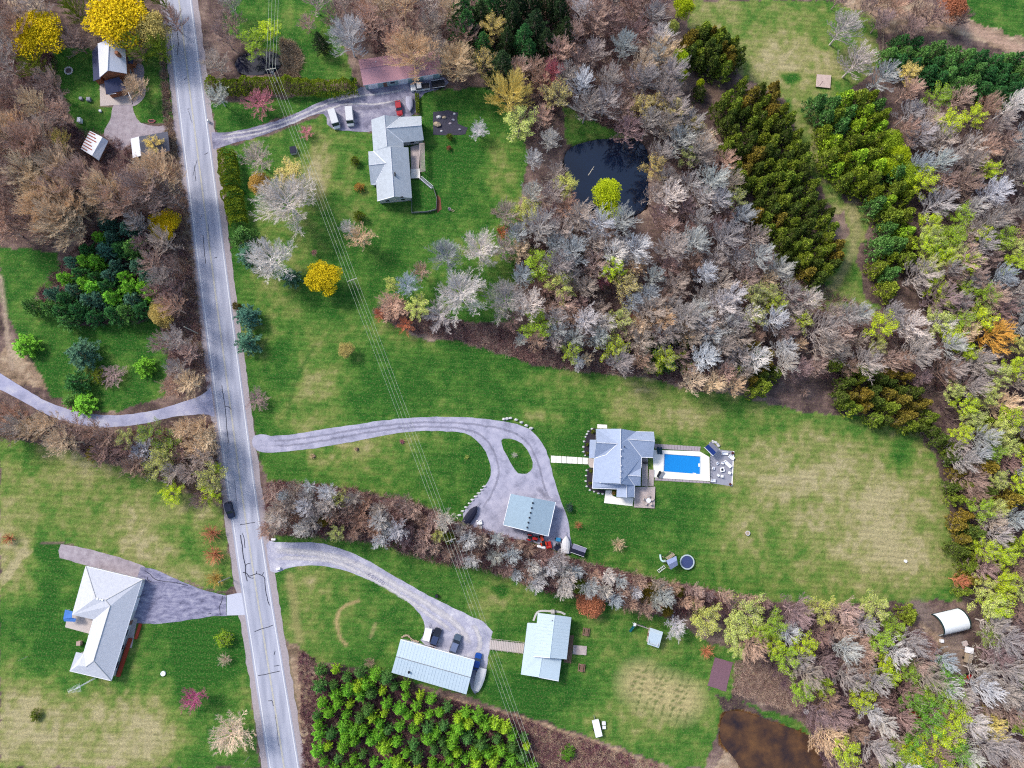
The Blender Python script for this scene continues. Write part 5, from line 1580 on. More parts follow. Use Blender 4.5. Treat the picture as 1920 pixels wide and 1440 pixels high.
def brush(label, poly, n, hues, h, seed, name='undergrowth', blades=22, width=.03):
    """low tangle nobody could count: one mesh of thin stems"""
    r = np.random.RandomState(seed)
    xs = [p[0] for p in poly]; ys = [p[1] for p in poly]
    px = r.uniform(min(xs), max(xs), n * 4); py = r.uniform(min(ys), max(ys), n * 4)
    k = pip(px, py, poly)
    px, py = px[k][:n], py[k][:n]
    M = len(px)
    c = np.array([P(x, y)[:] for x, y in zip(px, py)])
    base = np.repeat(c, blades, 0) + np.concatenate([r.normal(0, .18, (M * blades, 2)), np.zeros((M * blades, 1))], 1)
    d = np.concatenate([r.normal(0, .62, (M * blades, 2)), r.uniform(.35, 1.1, (M * blades, 1))], 1) * np.repeat(r.uniform(.5, 1.25, M), blades)[:, None] * h
    mid = base + d * .3
    tip = base + d
    ang = r.uniform(0, 6.283, M * blades)
    w = np.stack([np.cos(ang), np.sin(ang), np.zeros_like(ang)], -1) * width
    V = np.stack([base - w, base + w, tip, mid - w[:, [1, 0, 2]] * 1.2, mid + w[:, [1, 0, 2]] * 1.2, tip + r.normal(0, .3, tip.shape) * h * .6], 1).reshape(-1, 3).astype(np.float32)
    nf = M * blades * 2
    me = bpy.data.meshes.new(name)
    me.vertices.add(nf * 3)
    me.vertices.foreach_set('co', V.ravel())
    me.loops.add(nf * 3)
    me.loops.foreach_set('vertex_index', np.arange(nf * 3, dtype=np.int32))
    me.polygons.add(nf)
    me.polygons.foreach_set('loop_start', np.arange(0, nf * 3, 3, dtype=np.int32))
    me.update(calc_edges=True)
    cols = np.array([lin(*q) for q in hues])
    cc = cols[r.randint(0, len(hues), M)] * r.uniform(1.0, 1.6, (M, 1))
    cc = np.repeat(cc, blades * 6, 0)
    at = me.attributes.new('cover', 'FLOAT_COLOR', 'POINT')
    at.data.foreach_set('color', np.concatenate([cc, np.ones((len(cc), 1))], 1).astype(np.float32).ravel())
    me.materials.append(M_BRUSH)
    o = bpy.data.objects.new(name, me)
    COL.objects.link(o)
    tag(o, label, 'undergrowth', kind='stuff')


M_BRUSH, _N, _L, _o = new_mat('bramble stems')
_d1 = _N.new('ShaderNodeBsdfDiffuse'); _a1 = _N.new('ShaderNodeAttribute'); _a1.attribute_name = 'cover'
_L.new(_a1.outputs['Color'], _d1.inputs['Color']); _L.new(_d1.outputs[0], _o.inputs['Surface'])
PINKS = [(150, 112, 108), (172, 140, 130), (132, 100, 100), (190, 164, 148)]
brush('pink and brown brambles along the middle hedgerow', [(500, 900), (640, 912), (760, 935), (870, 982), (960, 1008), (1100, 1055), (1240, 1090), (1440, 1128), (1440, 1145), (1270, 1155), (1120, 1125), (1020, 1105), (900, 1065), (800, 1050), (700, 1015), (500, 1000)], 4200, PINKS + [(150, 90, 96)], 1.1, 1)
brush('pink brambles on the verge below the pond wood', [(700, 585), (780, 625), (870, 640), (1000, 680), (1100, 697), (1210, 705), (1330, 735), (1330, 690), (1100, 650), (950, 620), (840, 600), (740, 560)], 2600, PINKS, .9, 2)
brush('brown undergrowth in the pond wood', [(940, 430), (1060, 310), (1062, 400), (1165, 405), (1200, 510), (1260, 490), (1225, 300), (1270, 190), (1372, 340), (1410, 450), (1640, 590), (1780, 600), (1780, 740), (1450, 700), (1000, 640)], 3600, PINKS + [(120, 104, 104)], 1.3, 3)
brush('mauve undergrowth in the eastern wood', [(1690, 170), (1960, 200), (1960, 1140), (1820, 1140), (1790, 900), (1760, 760), (1780, 620), (1710, 500), (1710, 300)], 4200, [(136, 112, 116), (120, 98, 104), (160, 138, 130)], 1.4, 4)
brush('mauve undergrowth in the south wood', [(1300, 1130), (1700, 1140), (1780, 1250), (1820, 1300), (1960, 1130), (1960, 1460), (1560, 1460), (1500, 1330), (1400, 1210)], 3800, [(136, 108, 120), (120, 96, 108), (160, 132, 130)], 1.3, 5)
brush('brown undergrowth in the northern wood', [(640, -20), (1250, -20), (1260, 250), (1180, 260), (1060, 190), (1000, 280), (900, 120), (700, 100)], 2600, PINKS, 1.2, 6)
brush('brown undergrowth in the western wood', [(-20, -20), (100, 100), (120, 230), (330, 300), (390, 720), (330, 745), (300, 600), (240, 590), (260, 460), (180, 400), (0, 440)], 3400, PINKS + [(120, 90, 100)], 1.2, 7)
brush('tawny brush along the lane hedge', [(-20, 750), (90, 790), (200, 815), (400, 790), (415, 940), (330, 910), (150, 845), (-20, 810)], 2000, PINKS + [(170, 150, 104)], 1.1, 8)
brush('purple brambles between the plantation trees', [(560, 1215), (600, 1245), (740, 1285), (870, 1318), (960, 1342), (1100, 1388), (1180, 1420), (1200, 1460), (570, 1460)], 3600, [(136, 92, 100), (112, 78, 88), (164, 128, 118)], .9, 9)
brush('straw and brambles at the bottom edge', [(1000, 1360), (1100, 1390), (1270, 1450), (1000, 1450)], 900, [(196, 166, 140), (210, 186, 160), (150, 96, 110)], .8, 10)
brush('dead weeds beside the brown pond', [(1378, 1240), (1440, 1225), (1500, 1300), (1515, 1340), (1440, 1320), (1372, 1298)], 900, [(196, 170, 152), (178, 150, 136), (150, 120, 112)], .7, 11)
brush('reeds around the little northern pond', [(525, 75), (550, 80), (568, 105), (560, 148), (530, 148), (532, 118)], 420, [(186, 158, 128), (204, 184, 156), (140, 118, 96)], 1.0, 12)
brush('tall dead weeds on the west verge of the road', [(300, 100), (308, 100), (326, 240), (354, 400), (384, 690), (372, 735), (340, 600), (318, 400), (310, 250)], 1500, [(176, 146, 132), (150, 120, 106), (196, 172, 140)], .8, 13)
brush('brambles between the pines', [(60, 560), (150, 610), (300, 600), (330, 560), (270, 430), (190, 420), (130, 480)], 1200, [(136, 100, 106), (150, 118, 112)], 1.0, 14)
# ------------------------------------------------------------------ buildings
M_SHINGLE_BLUE = mat('blue grey shingles', lin(184, 198, 224), rough=.9, var=.12, scale=1.2, fine=9)
M_SHINGLE_PALE = mat('pale grey shingles', lin(228, 230, 238), rough=.9, var=.12, scale=1.5, fine=8)
M_SHINGLE_N = mat('weathered grey shingles', lin(202, 210, 218), rough=.9, var=.16, scale=1.0, fine=7)
M_SHINGLE_G = mat('garage shingles', lin(174, 198, 214), rough=.9, var=.15, scale=2.0, fine=8)
M_METAL_BLUE = mat('pale blue roof metal', lin(220, 238, 248), rough=.55, var=.05, scale=.5, fine=1.5)
M_METAL_WHITE = mat('white roof metal', lin(242, 244, 254), rough=.5, var=.05, scale=.6)
M_METAL_PINK = mat('faded pink roof metal', lin(208, 156, 164), rough=.6, var=.09, scale=.5, fine=3)
M_ROOF_DARK = mat('dark blue shingles', lin(74, 80, 112), rough=.85, var=.18, scale=1.2)
M_ROOF_GREY = mat('dark grey shingles', lin(96, 98, 112), rough=.85, var=.15)
M_SIDING = mat('white siding', lin(224, 222, 220), var=.06)
M_SIDING_TEAL = mat('pale teal siding', lin(170, 198, 200), var=.08)
M_SIDING_GREY = mat('grey siding', lin(150, 152, 158), var=.08)
M_BRICK = mat('brick', lin(176, 116, 86), var=.2, scale=4)
M_BRICK_RED = mat('red brick', lin(190, 74, 50), var=.2, scale=4)
M_TRIM = mat('white trim', (.75, .75, .77), var=.04)
M_GLASS = mat('window glass', lin(52, 62, 78), rough=.08, var=.1, spec=.8)
M_DARK = mat('black metal', lin(40, 42, 50), rough=.5, var=.15)
M_WOOD = mat('weathered deck wood', lin(222, 204, 198), var=.16, scale=1.5, fine=10)
M_WOOD_BR = mat('brown wood', lin(150, 112, 96), var=.2, scale=2)
M_STONE_W = mat('white rock', lin(228, 226, 226), var=.14, scale=3)
M_STONE_T = mat('tan rock', lin(196, 176, 150), var=.18, scale=3)
M_PATIO_W = mat('white pool deck', (.80, .76, .69), var=.04, scale=1)
M_PATIO_G = mat('grey stamped patio', lin(176, 176, 188), var=.10, scale=1.5, fine=6)
M_PATIO_P = mat('pinkish pavers', lin(190, 176, 182), var=.16, scale=2, fine=6)
M_PATIO_T = mat('tan patio slab', lin(224, 210, 202), var=.10, scale=1)
M_MULCH = mat('dark mulch', lin(58, 52, 62), var=.35, scale=4)


def inset(poly, d):
    """poly: world points, any turning; moves edges inwards by d"""
    n = len(poly)
    area = sum(poly[i].x * poly[(i + 1) % n].y - poly[(i + 1) % n].x * poly[i].y for i in range(n))
    sg = 1 if area > 0 else -1
    out = []
    for i in range(n):
        a, b, c = poly[i - 1], poly[i], poly[(i + 1) % n]
        e1, e2 = (b - a), (c - b)
        e1 = Vector((e1.x, e1.y)).normalized(); e2 = Vector((e2.x, e2.y)).normalized()
        n1, n2 = Vector((-e1.y, e1.x)) * sg, Vector((-e2.y, e2.x)) * sg
        m = n1 + n2
        l = max(.35, m.length ** 2 / 2)
        m = m / l
        out.append(Vector((b.x + m.x * d, b.y + m.y * d, b.z)))
    return out


def roof_mesh(name, faces, m, parent, thick=.16, mats=None):
    """faces: lists of photo points with heights; thickened downwards"""
    key, V, F = {}, [], []
    for f in faces:
        idx = []
        for x, y, h in f:
            k = (round(x, 1), round(y, 1), round(h, 2))
            if k not in key:
                key[k] = len(V); V.append(P(x, y, h))
            idx.append(key[k])
        F.append(idx)
    n = len(V)
    tris, edges = [], {}
    for f in F:
        for t in tessellate_polygon([[Vector((V[i].x, V[i].y, 0)) for i in f]]):
            a, b, c = (f[t[0]], f[t[1]], f[t[2]])
            nz = (V[b] - V[a]).cross(V[c] - V[a]).z
            tris.append((a, b, c) if nz > 0 else (a, c, b))
        for i in range(len(f)):
            e = tuple(sorted((f[i], f[(i + 1) % len(f)])))
            edges[e] = edges.get(e, 0) + 1
    fs = list(tris) + [(c + n, b + n, a + n) for a, b, c in tris]
    for (a, b), k in edges.items():
        if k == 1:
            fs.append((a, b, b + n, a + n))
    vs = V + [Vector((v.x, v.y, v.z - thick)) for v in V]
    return link_mesh(name, vs, fs, m, parent)


def strip(name, a, b, w, t, m, parent, lift=.03):
    """a flat bar lying along a roof line between photo points a and b (x, y, h)"""
    A, B = P(*a) + Vector((0, 0, lift)), P(*b) + Vector((0, 0, lift))
    return MB().bar(A, B, w, 5).build(name, m, parent)


def wall_openings(parent, a, b, z0, z1, items):
    """windows and doors on the wall from world a to b; items: (kind, position 0-1, width, height, sill)"""
    d = Vector((b.x - a.x, b.y - a.y, 0))
    L = d.length
    d.normalize()
    nrm = Vector((d.y, -d.x, 0))
    ang = math.atan2(d.y, d.x)
    for kind, t, w, h, s in items:
        c = a + d * (L * t) + Vector((0, 0, z0 + s + h / 2))
        if kind == 'window':
            o = MB().box(c, (w + .16, .12, h + .16), ang).build('window', M_TRIM, parent)
            MB().box(c, (w, .17, h), ang).build('pane', M_GLASS, o)
        elif kind == 'garage_door':
            o = MB().box(c, (w, .10, h), ang).build('garage_door', M_TRIM, parent)
            for k in range(3):
                MB().box(c + Vector((0, 0, -h / 2 + h * (k + 1) / 4)), (w * .96, .13, .04), ang).build('panel_joint', M_SIDING_GREY, o)
        else:
            o = MB().box(c, (w, .12, h), ang).build('door', M_WOOD_BR, parent)
            MB().box(c + d * (w * .36), (.08, .2, .12), ang).build('handle', M_DARK, o)


def house(name, label, cat, eave, eh, faces, roof_m, wall_m, over=.45, openings=True, base_z=0.0, roof_name='roof', gables=(), skip=()):
    c = [sum(p[0] for p in eave) / len(eave), sum(p[1] for p in eave) / len(eave)]
    b = P(c[0], c[1], eh)
    root = thing(name, label, cat, (b.x, b.y, 0))
    pts = inset([P(x, y, eh) for x, y in eave], over)
    n = len(pts)
    vs = [(p.x, p.y, base_z - .1) for p in pts] + [(p.x, p.y, eh - .1) for p in pts]
    fs = [(i, (i + 1) % n, n + (i + 1) % n, n + i) for i in range(n)]
    for i in range(n):
        j = (i + 1) % n
        link_mesh('wall', [vs[i], vs[j], vs[n + j], vs[n + i]], [(0, 1, 2, 3)], wall_m, root)
    for g in gables:
        gp = [P(*q) for q in g]
        cc = b
        gp = [Vector((p.x + (cc.x - p.x) * over / max(1, (cc - p).length), p.y + (cc.y - p.y) * over / max(1, (cc - p).length), p.z - .12)) for p in gp]
        link_mesh('gable', gp, [tuple(range(len(gp)))], wall_m, root)
    area = sum(pts[i].x * pts[(i + 1) % n].y - pts[(i + 1) % n].x * pts[i].y for i in range(n))
    if openings:
        for i in range(n):
            if i in skip:
                continue
            a, c2 = (pts[i], pts[(i + 1) % n]) if area > 0 else (pts[(i + 1) % n], pts[i])
            a = Vector((a.x, a.y, 0)); c2 = Vector((c2.x, c2.y, 0))
            L = (c2 - a).length
            if L < 2.2:
                continue
            k = max(1, int(L / 3.2))
            wall_openings(root, a, c2, 0, eh, [('window', (j + .5) / k, 1.1, 1.1, 1.0) for j in range(k)])
    roof = roof_mesh(roof_name, faces, roof_m, root)
    return root, roof, pts


# --- pool house
rt, rf, _ = house('house', 'blue-grey shingled house with crossing gables beside the swimming pool', 'house',
                  [(1117.5, 804.5), (1135, 804), (1164, 804), (1192.5, 809), (1226, 810.5), (1224, 857.5), (1203, 857), (1202, 877.5), (1201, 911), (1190, 910.5), (1189, 932.5), (1156, 932), (1157, 917), (1110.6, 915.6), (1114, 859.5)], 3.0,
                  [[(1135, 804, 3.4), (1164, 804, 6.5), (1163.5, 832, 6.5), (1158.7, 832, 6.1)], [(1117.5, 804.5, 3), (1135, 804, 3.4), (1158.7, 832, 6.1), (1118.5, 830, 6.1)],
                   [(1118.5, 830, 6.1), (1158.7, 832, 6.1), (1136, 853, 4.2), (1114, 859.5, 3)], [(1158.7, 832, 6.1), (1163.5, 832, 6.5), (1163, 907, 6.5), (1124.5, 905, 3.6), (1112, 905, 3), (1114, 859.5, 3), (1136, 853, 4.2)],
                   [(1124.5, 905, 3.6), (1163, 907, 3.7), (1174.5, 909.5, 3.7), (1157, 917, 2.9), (1110.6, 915.6, 2.9), (1112, 905, 3)], [(1174.5, 909.5, 4.3), (1175.5, 933, 4.3), (1156, 932, 3), (1157, 911, 3)],
                   [(1174.5, 909.5, 4.3), (1190, 910.5, 3.1), (1189, 932.5, 3.1), (1175.5, 933, 4.3)],
                   [(1164, 804, 6.5), (1192.5, 809, 3.8), (1177.5, 823.7, 5.4), (1203, 857, 3), (1202, 877.5, 3), (1176.5, 891.3, 5.0), (1190, 910.5, 3.1), (1174.5, 909.5, 4.3), (1163, 907, 6.5), (1163.5, 832, 6.5)],
                   [(1177.5, 823.7, 5.4), (1192.5, 809, 3.8), (1226, 810.5, 3), (1228, 827.5, 5.4)], [(1177.5, 823.7, 5.4), (1228, 827.5, 5.4), (1224, 857.5, 3), (1203, 857, 3)],
                   [(1176.5, 891.3, 5), (1202, 877.5, 3), (1201.5, 893, 5)], [(1176.5, 891.3, 5), (1201.5, 893, 5), (1201, 911, 3), (1190, 910.5, 3.1)]], M_SHINGLE_BLUE, M_SIDING_GREY,
                  gables=[[(1227, 811, 3), (1228, 827.5, 5.3), (1224, 857, 3)], [(1117.5, 805, 3), (1118.5, 830, 6), (1114, 859, 3)]])
roof_mesh('porch_roof', [[(1106, 824.5, 2.85), (1118, 824.5, 3.15), (1116, 859, 3.15), (1104.5, 859, 2.85)]], M_SHINGLE_BLUE, rt)
for a, b in (((1164, 804, 6.5), (1163, 907, 6.5)), ((1118.5, 830, 6.1), (1158.7, 832, 6.1)), ((1177.5, 823.7, 5.4), (1228, 827.5, 5.4)), ((1176.5, 891.3, 5), (1201.5, 893, 5)), ((1174.5, 909.5, 4.3), (1175.5, 933, 4.3))):
    strip('ridge_cap', a, b, .13, .1, M_SHINGLE_PALE, rt)
for a, b in (((1177.5, 823.7, 5.4), (1203, 857, 3)), ((1176.5, 891.3, 5), (1190, 910.5, 3.1)), ((1114, 859.5, 3), (1136, 853, 4.2)), ((1136, 853, 4.2), (1158.7, 832, 6.1)), ((1124.5, 905, 3.65), (1174, 909.5, 3.75))):
    strip('valley_flashing', a, b, .10, .1, M_TRIM, rt, .0)
for a, b in (((1114, 859.5, 2.95), (1110.6, 915.6, 2.9)), ((1110.6, 915.6, 2.9), (1157, 917, 2.9)), ((1189, 933, 3), (1190, 910, 3)), ((1203, 857, 2.95), (1202, 877.5, 2.95)), ((1224, 858, 2.95), (1203, 857.5, 2.95)), ((1192.5, 809, 3.6), (1226, 810.2, 2.95))):
    strip('gutter', a, b, .09, .1, M_TRIM, rt, .02)
for x, y, h in ((1165, 843, 6.5), (1164.5, 856, 6.5), (1164, 873, 6.5), (1163.7, 884, 6.5), (1163.3, 895, 6.5)):
    q = P(x, y, h); MB().box((q.x, q.y, q.z + .12), (.45, .45, .3), 0, .8).build('roof_vent', M_SHINGLE_PALE, rt)
q = P(1170.5, 838, 5.8); MB().cyl((q.x, q.y, q.z - .1), .16, .6, 8).build('vent_pipe', M_DARK, rt)

# --- grey garage beside the loop
rt, rf, _ = house('workshop_garage', 'large grey shingled garage on the loop driveway', 'garage', [(957.6, 926), (1042, 941.5), (1028, 1005.5), (943.5, 984.4)], 3.3,
                  [[(957.6, 926, 3.3), (1001, 934, 4.5), (987, 995.2, 4.5), (943.5, 984.4, 3.3)], [(1001, 934, 4.5), (1042, 941.5, 3.3), (1028, 1005.5, 3.3), (987, 995.2, 4.5)]], M_SHINGLE_G, M_SIDING_GREY,
                  gables=[[(943.5, 984.4, 3.3), (987, 995.2, 4.5), (1028, 1005.5, 3.3)], [(957.6, 926, 3.3), (1001, 934, 4.5), (1042, 941.5, 3.3)]])
for i in range(6):
    t = .15 + i * .15
    q = P(1001 - 14 * t, 934 + 61 * t, 4.5); MB().box((q.x, q.y, q.z + .1), (.42, .42, .32), 0, .75).build('roof_vent', M_DARK, rt)
for a, b in (((957.6, 926, 3.3), (943.5, 984.4, 3.3)), ((1042, 941.5, 3.3), (1028, 1005.5, 3.3)), ((943.5, 984.4, 3.3), (987, 995.2, 4.5)), ((987, 995.2, 4.5), (1028, 1005.5, 3.3))):
    strip('gutter', a, b, .09, .1, M_TRIM, rt, .0)

# --- deck house in the north
rt, rf, pts = house('house', 'long pale-roofed house with a rear deck and walled grass yard', 'house',
                    [(696, 224.4), (720.5, 216), (751.8, 219), (790, 217.6), (794.6, 262.6), (756.4, 267), (757, 276), (765.6, 276.4), (772.4, 371), (707.5, 377.2), (705.2, 342), (695.3, 346.7), (690.7, 284), (700, 283.3)], 3.0,
                    [[(696, 224.4, 3), (720.5, 216, 5.4), (724.3, 240.5, 5.4), (725.8, 274, 5.4), (732, 275, 5.7), (735, 306, 5.7), (723.5, 306.2, 4.8), (700, 283.3, 3)], [(690.7, 284, 3), (700, 283.3, 3), (723.5, 306.2, 4.8), (691.5, 310, 4.8)],
                     [(691.5, 310, 4.8), (723.5, 306.2, 4.8), (705.2, 342, 3), (704.4, 346.7, 3), (695.3, 346.7, 3)], [(723.5, 306.2, 4.8), (735, 306, 5.7), (738.8, 368.5, 5.7), (707.5, 377.2, 3), (705.2, 342, 3)],
                     [(720.5, 216, 5.4), (751.8, 219, 3), (724.3, 240.5, 5.4)], [(724.3, 240.5, 5.4), (751.8, 219, 3), (790, 217.6, 3), (790.8, 235, 5.3)], [(724.3, 240.5, 5.4), (790.8, 235, 5.3), (794.6, 262.6, 3), (756.4, 267, 3)],
                     [(724.3, 240.5, 5.4), (756.4, 267, 3), (757, 276, 3), (765.6, 276.4, 3), (772.4, 371, 3), (738.8, 368.5, 5.7), (735, 306, 5.7), (732, 275, 5.7), (725.8, 274, 5.4)]], M_SHINGLE_N, M_SIDING,
                    gables=[[(707.5, 377.2, 3), (738.8, 368.5, 5.6), (772.4, 371, 3)], [(790, 217.6, 3), (790.8, 235, 5.2), (794.6, 262.6, 3)], [(691, 284, 3), (691.5, 310, 4.7), (695.3, 346.7, 3)]])
for a, b in (((720.5, 216, 5.4), (725.8, 274, 5.4)), ((732, 275, 5.7), (738.8, 368.5, 5.7)), ((724.3, 240.5, 5.4), (790.8, 235, 5.3)), ((691.5, 310, 4.8), (723.5, 306.2, 4.8))):
    strip('ridge_cap', a, b, .12, .1, M_SHINGLE_PALE, rt)
for a, b in (((724.3, 240.5, 5.4), (751.8, 219, 3)), ((724.3, 240.5, 5.4), (756.4, 267, 3)), ((700, 283.3, 3), (723.5, 306.2, 4.8)), ((705.2, 342, 3), (723.5, 306.2, 4.8)), ((707.5, 377.2, 3), (738.8, 368.5, 5.7))):
    strip('valley_flashing', a, b, .10, .1, M_TRIM, rt, .0)
for x, y, h in ((740.5, 325, 5.5), (740.8, 329, 5.5), (752, 370, 4.3), (755, 370, 4.2)):
    q = P(x, y, h); MB().cyl((q.x, q.y, q.z - .1), .2, .5, 8).build('vent_pipe', M_DARK, rt)

# --- pink garage
rt, rf, pts = house('long_garage', 'long garage with a faded pink metal roof', 'garage', [(672, 112), (822, 91), (828, 137), (681, 160)], 3.2,
                    [[(672, 112, 3.2), (822, 91, 3.2), (825, 108, 4.2), (675.3, 129.5, 4.2)], [(675.3, 129.5, 4.2), (825, 108, 4.2), (828, 137, 3.2), (681, 160, 3.2)]], M_METAL_PINK, M_SIDING_TEAL, openings=False,
                    gables=[[(672, 112, 3.2), (675.3, 129.5, 4.2), (681, 160, 3.2)]])
a, b = Vector((pts[3].x, pts[3].y, 0)), Vector((pts[2].x, pts[2].y, 0))
wall_openings(rt, a, b, 0, 3.2, [('garage_door', .1, 2.7, 2.3, 0), ('door', .26, 1, 2.1, 0), ('window', .36, 1.3, 1.0, 1.1), ('garage_door', .5, 2.7, 2.3, 0), ('window', .66, 1.3, 1, 1.1), ('garage_door', .84, 2.7, 2.3, 0)])
strip('ridge_cap', (675.3, 129.5, 4.2), (825, 108, 4.2), .1, .1, M_METAL_PINK, rt)
q = P(705, 117, 3.6); MB().cyl((q.x, q.y, q.z - .1), .12, .6, 8).build('vent_pipe', M_TRIM, rt)
strip('fascia', (681, 160, 3.15), (828, 137, 3.15), .09, .1, M_TRIM, rt, -.05)

# --- white roofed house in the northwest
rt, rf, pts = house('farmhouse', 'old brick house with a white metal roof beside yellow trees', 'house', [(183, 81.5), (234, 82), (238, 138), (186.7, 145)], 5.2,
                    [[(183, 81.5, 5.2), (205, 74, 7.6), (202, 132, 7.6), (186.7, 145, 5.2)], [(205, 74, 7.6), (234, 82, 5.2), (238, 138, 5.2), (202, 132, 7.6)]], M_METAL_WHITE, M_BRICK, gables=[[(186.7, 145, 5.2), (202, 132, 7.5), (238, 138, 5.2)], [(183, 82, 5.2), (205, 75, 7.5), (234, 82, 5.2)]])
roof_mesh('lean_to_roof', [[(172.6, 97, 2.7), (184.5, 82, 3.6), (188.5, 147, 3.6), (175, 152, 2.7)]], M_ROOF_DARK, rt)
roof_mesh('addition_roof', [[(195.5, 151.5, 4.2), (223, 144, 4.2), (238, 168, 2.9), (199, 176.5, 2.9)]], M_ROOF_DARK, rt)
roof_mesh('porch_roof', [[(238, 105, 3.4), (250, 108, 2.9), (249, 119, 2.9), (238, 119, 3.4)]], M_ROOF_DARK, rt)
for pl, hh in (([(176, 98), (185, 86), (188, 146), (177, 150)], 2.6), ([(198, 152), (222, 146), (235, 167), (201, 174)], 2.8), ([(239, 107), (247, 109), (246, 117), (239, 117)], 2.8)):
    w = [P(x, y, hh) for x, y in pl]
    MB().prism(w, 0, hh - .05).build('annex_wall', M_BRICK, rt)
q = P(224, 105, 6.2); MB().box((q.x, q.y, 6.9), (.8, .8, 2.2)).build('chimney', M_BRICK, rt)
strip('ridge_cap', (205, 74, 7.6), (202, 132, 7.6), .1, .1, M_METAL_WHITE, rt)
w = [P(x, y, 2.6) for x, y in ((203, 177), (218, 175), (240, 172), (246, 186))]
MB().bar(w[2], w[3], .1, 6).bar(w[0], w[1], .1, 6).build('porch_beam', M_TRIM, rt)

# --- rusty striped shed
rt, rf, pts = house('shed', 'small shed with a rust-striped metal roof in the western wood', 'shed', [(168.3, 245), (203, 264), (185, 301), (151, 279)], 2.3,
                    [[(168.3, 245, 2.3), (192, 257, 3.4), (172.5, 292, 3.4), (151, 279, 2.3)], [(192, 257, 3.4), (203, 264, 2.3), (185, 301, 2.3), (172.5, 292, 3.4)]], M_METAL_WHITE, M_WOOD_BR, openings=False,
                    gables=[[(151, 279, 2.3), (172.5, 292, 3.4), (185, 301, 2.3)], [(168.3, 245, 2.3), (192, 257, 3.4), (203, 264, 2.3)]])
M_RUST = mat('rusted roof sheet', lin(168, 92, 72), var=.25, scale=2)
for i in range(7):
    t0 = .04 + i * .14
    def lp(u, t):
        x0, y0, x1, y1 = 168.3 - 17.3 * t, 245 + 34 * t, 192 - 19.5 * t, 257 + 35 * t
        return (x0 + (x1 - x0) * u, y0 + (y1 - y0) * u, 2.3 + 1.1 * u + .03)
    roof_mesh('rusty_sheet', [[lp(.0, t0), lp(.5 + .3 * ((i * 7) % 3) / 2, t0), lp(.5 + .3 * ((i * 7) % 3) / 2, t0 + .055), lp(.0, t0 + .055)]], M_RUST, rt, .02)
wall_openings(rt, Vector((pts[2].x, pts[2].y, 0)), Vector((pts[1].x, pts[1].y, 0)), 0, 2.3, [('door', .5, 1, 1.9, 0)])

# --- little dark shed by the road
rt, rf, pts = house('shed', 'little dark-roofed shed with a white lean-to beside the road', 'shed', [(261, 256), (314, 246.5), (318, 283), (265, 291)], 2.4,
                    [[(261, 256, 2.4), (314, 246.5, 2.4), (316, 259, 3.2), (261.5, 268, 3.2)], [(261.5, 268, 3.2), (316, 259, 3.2), (318, 283, 2.4), (265, 291, 2.4)]], M_ROOF_GREY, M_WOOD_BR, openings=False)
roof_mesh('lean_to_roof', [[(245, 260, 2.0), (260.5, 256, 2.5), (264.5, 292, 2.5), (249, 296, 2.0)]], M_METAL_WHITE, rt)
w = [P(x, y, 2) for x, y in ((247, 262), (261, 259), (264, 289), (250, 293))]
MB().prism(w, 0, 2.0).build('annex_wall', M_WOOD_BR, rt)
wall_openings(rt, Vector((pts[3].x, pts[3].y, 0)), Vector((pts[2].x, pts[2].y, 0)), 0, 2.3, [('door', .4, 1, 1.9, 0), ('window', .7, .8, .7, 1)])

# --- hip-roofed ranch house
rt, rf, pts = house('ranch_house', 'pale hip-roofed ranch house with a paved driveway west of the road', 'house',
                    [(161, 1061.5), (267, 1086.8), (208.6, 1276.3), (130.8, 1257.8), (142.5, 1222.8), (157, 1225.7), (175.5, 1161.6), (135.7, 1152.9)], 3.0,
                    [[(161, 1061.5, 3), (267, 1086.8, 3), (198, 1125, 5.2), (179.4, 1120.8, 5.2)], [(161, 1061.5, 3), (179.4, 1120.8, 5.2), (135.7, 1152.9, 3)],
                     [(179.4, 1120.8, 5.2), (198, 1125, 5.2), (206.6, 1136.3, 5.2), (175.5, 1161.6, 3), (135.7, 1152.9, 3)], [(267, 1086.8, 3), (208.6, 1276.3, 3), (175.5, 1239.4, 5.2), (206.6, 1136.3, 5.2), (198, 1125, 5.2)],
                     [(175.5, 1161.6, 3), (206.6, 1136.3, 5.2), (175.5, 1239.4, 5.2), (161, 1250, 4.0), (157, 1225.7, 3)], [(157, 1225.7, 3), (161, 1250, 4), (146, 1247.5, 3.9), (130.8, 1257.8, 3), (142.5, 1222.8, 3)],
                     [(130.8, 1257.8, 3), (146, 1247.5, 3.9), (161, 1250, 4.0), (175.5, 1239.4, 5.2), (208.6, 1276.3, 3)]], M_SHINGLE_PALE, M_SIDING, skip=(1,))
for a, b in (((179.4, 1120.8, 5.2), (198, 1125, 5.2)), ((198, 1125, 5.2), (206.6, 1136.3, 5.2)), ((206.6, 1136.3, 5.2), (175.5, 1239.4, 5.2)), ((175.5, 1239.4, 5.2), (208.6, 1276.3, 3)), ((198, 1125, 5.2), (267, 1086.8, 3)), ((161, 1061.5, 3), (179.4, 1120.8, 5.2)), ((175.5, 1239.4, 5.2), (161, 1250, 4))):
    strip('ridge_cap', a, b, .11, .1, M_SIDING, rt)
for a, b in (((161, 1061.5, 2.95), (267, 1086.8, 2.95)), ((267, 1086.8, 2.95), (208.6, 1276.3, 2.95)), ((208.6, 1276.3, 2.95), (130.8, 1257.8, 2.95)), ((135.7, 1152.9, 2.95), (161, 1061.5, 2.95)), ((175.5, 1161.6, 2.95), (157, 1225.7, 2.95))):
    strip('gutter', a, b, .10, .1, M_TRIM, rt, .0)
a, b = Vector((pts[2].x, pts[2].y, 0)), Vector((pts[1].x, pts[1].y, 0))
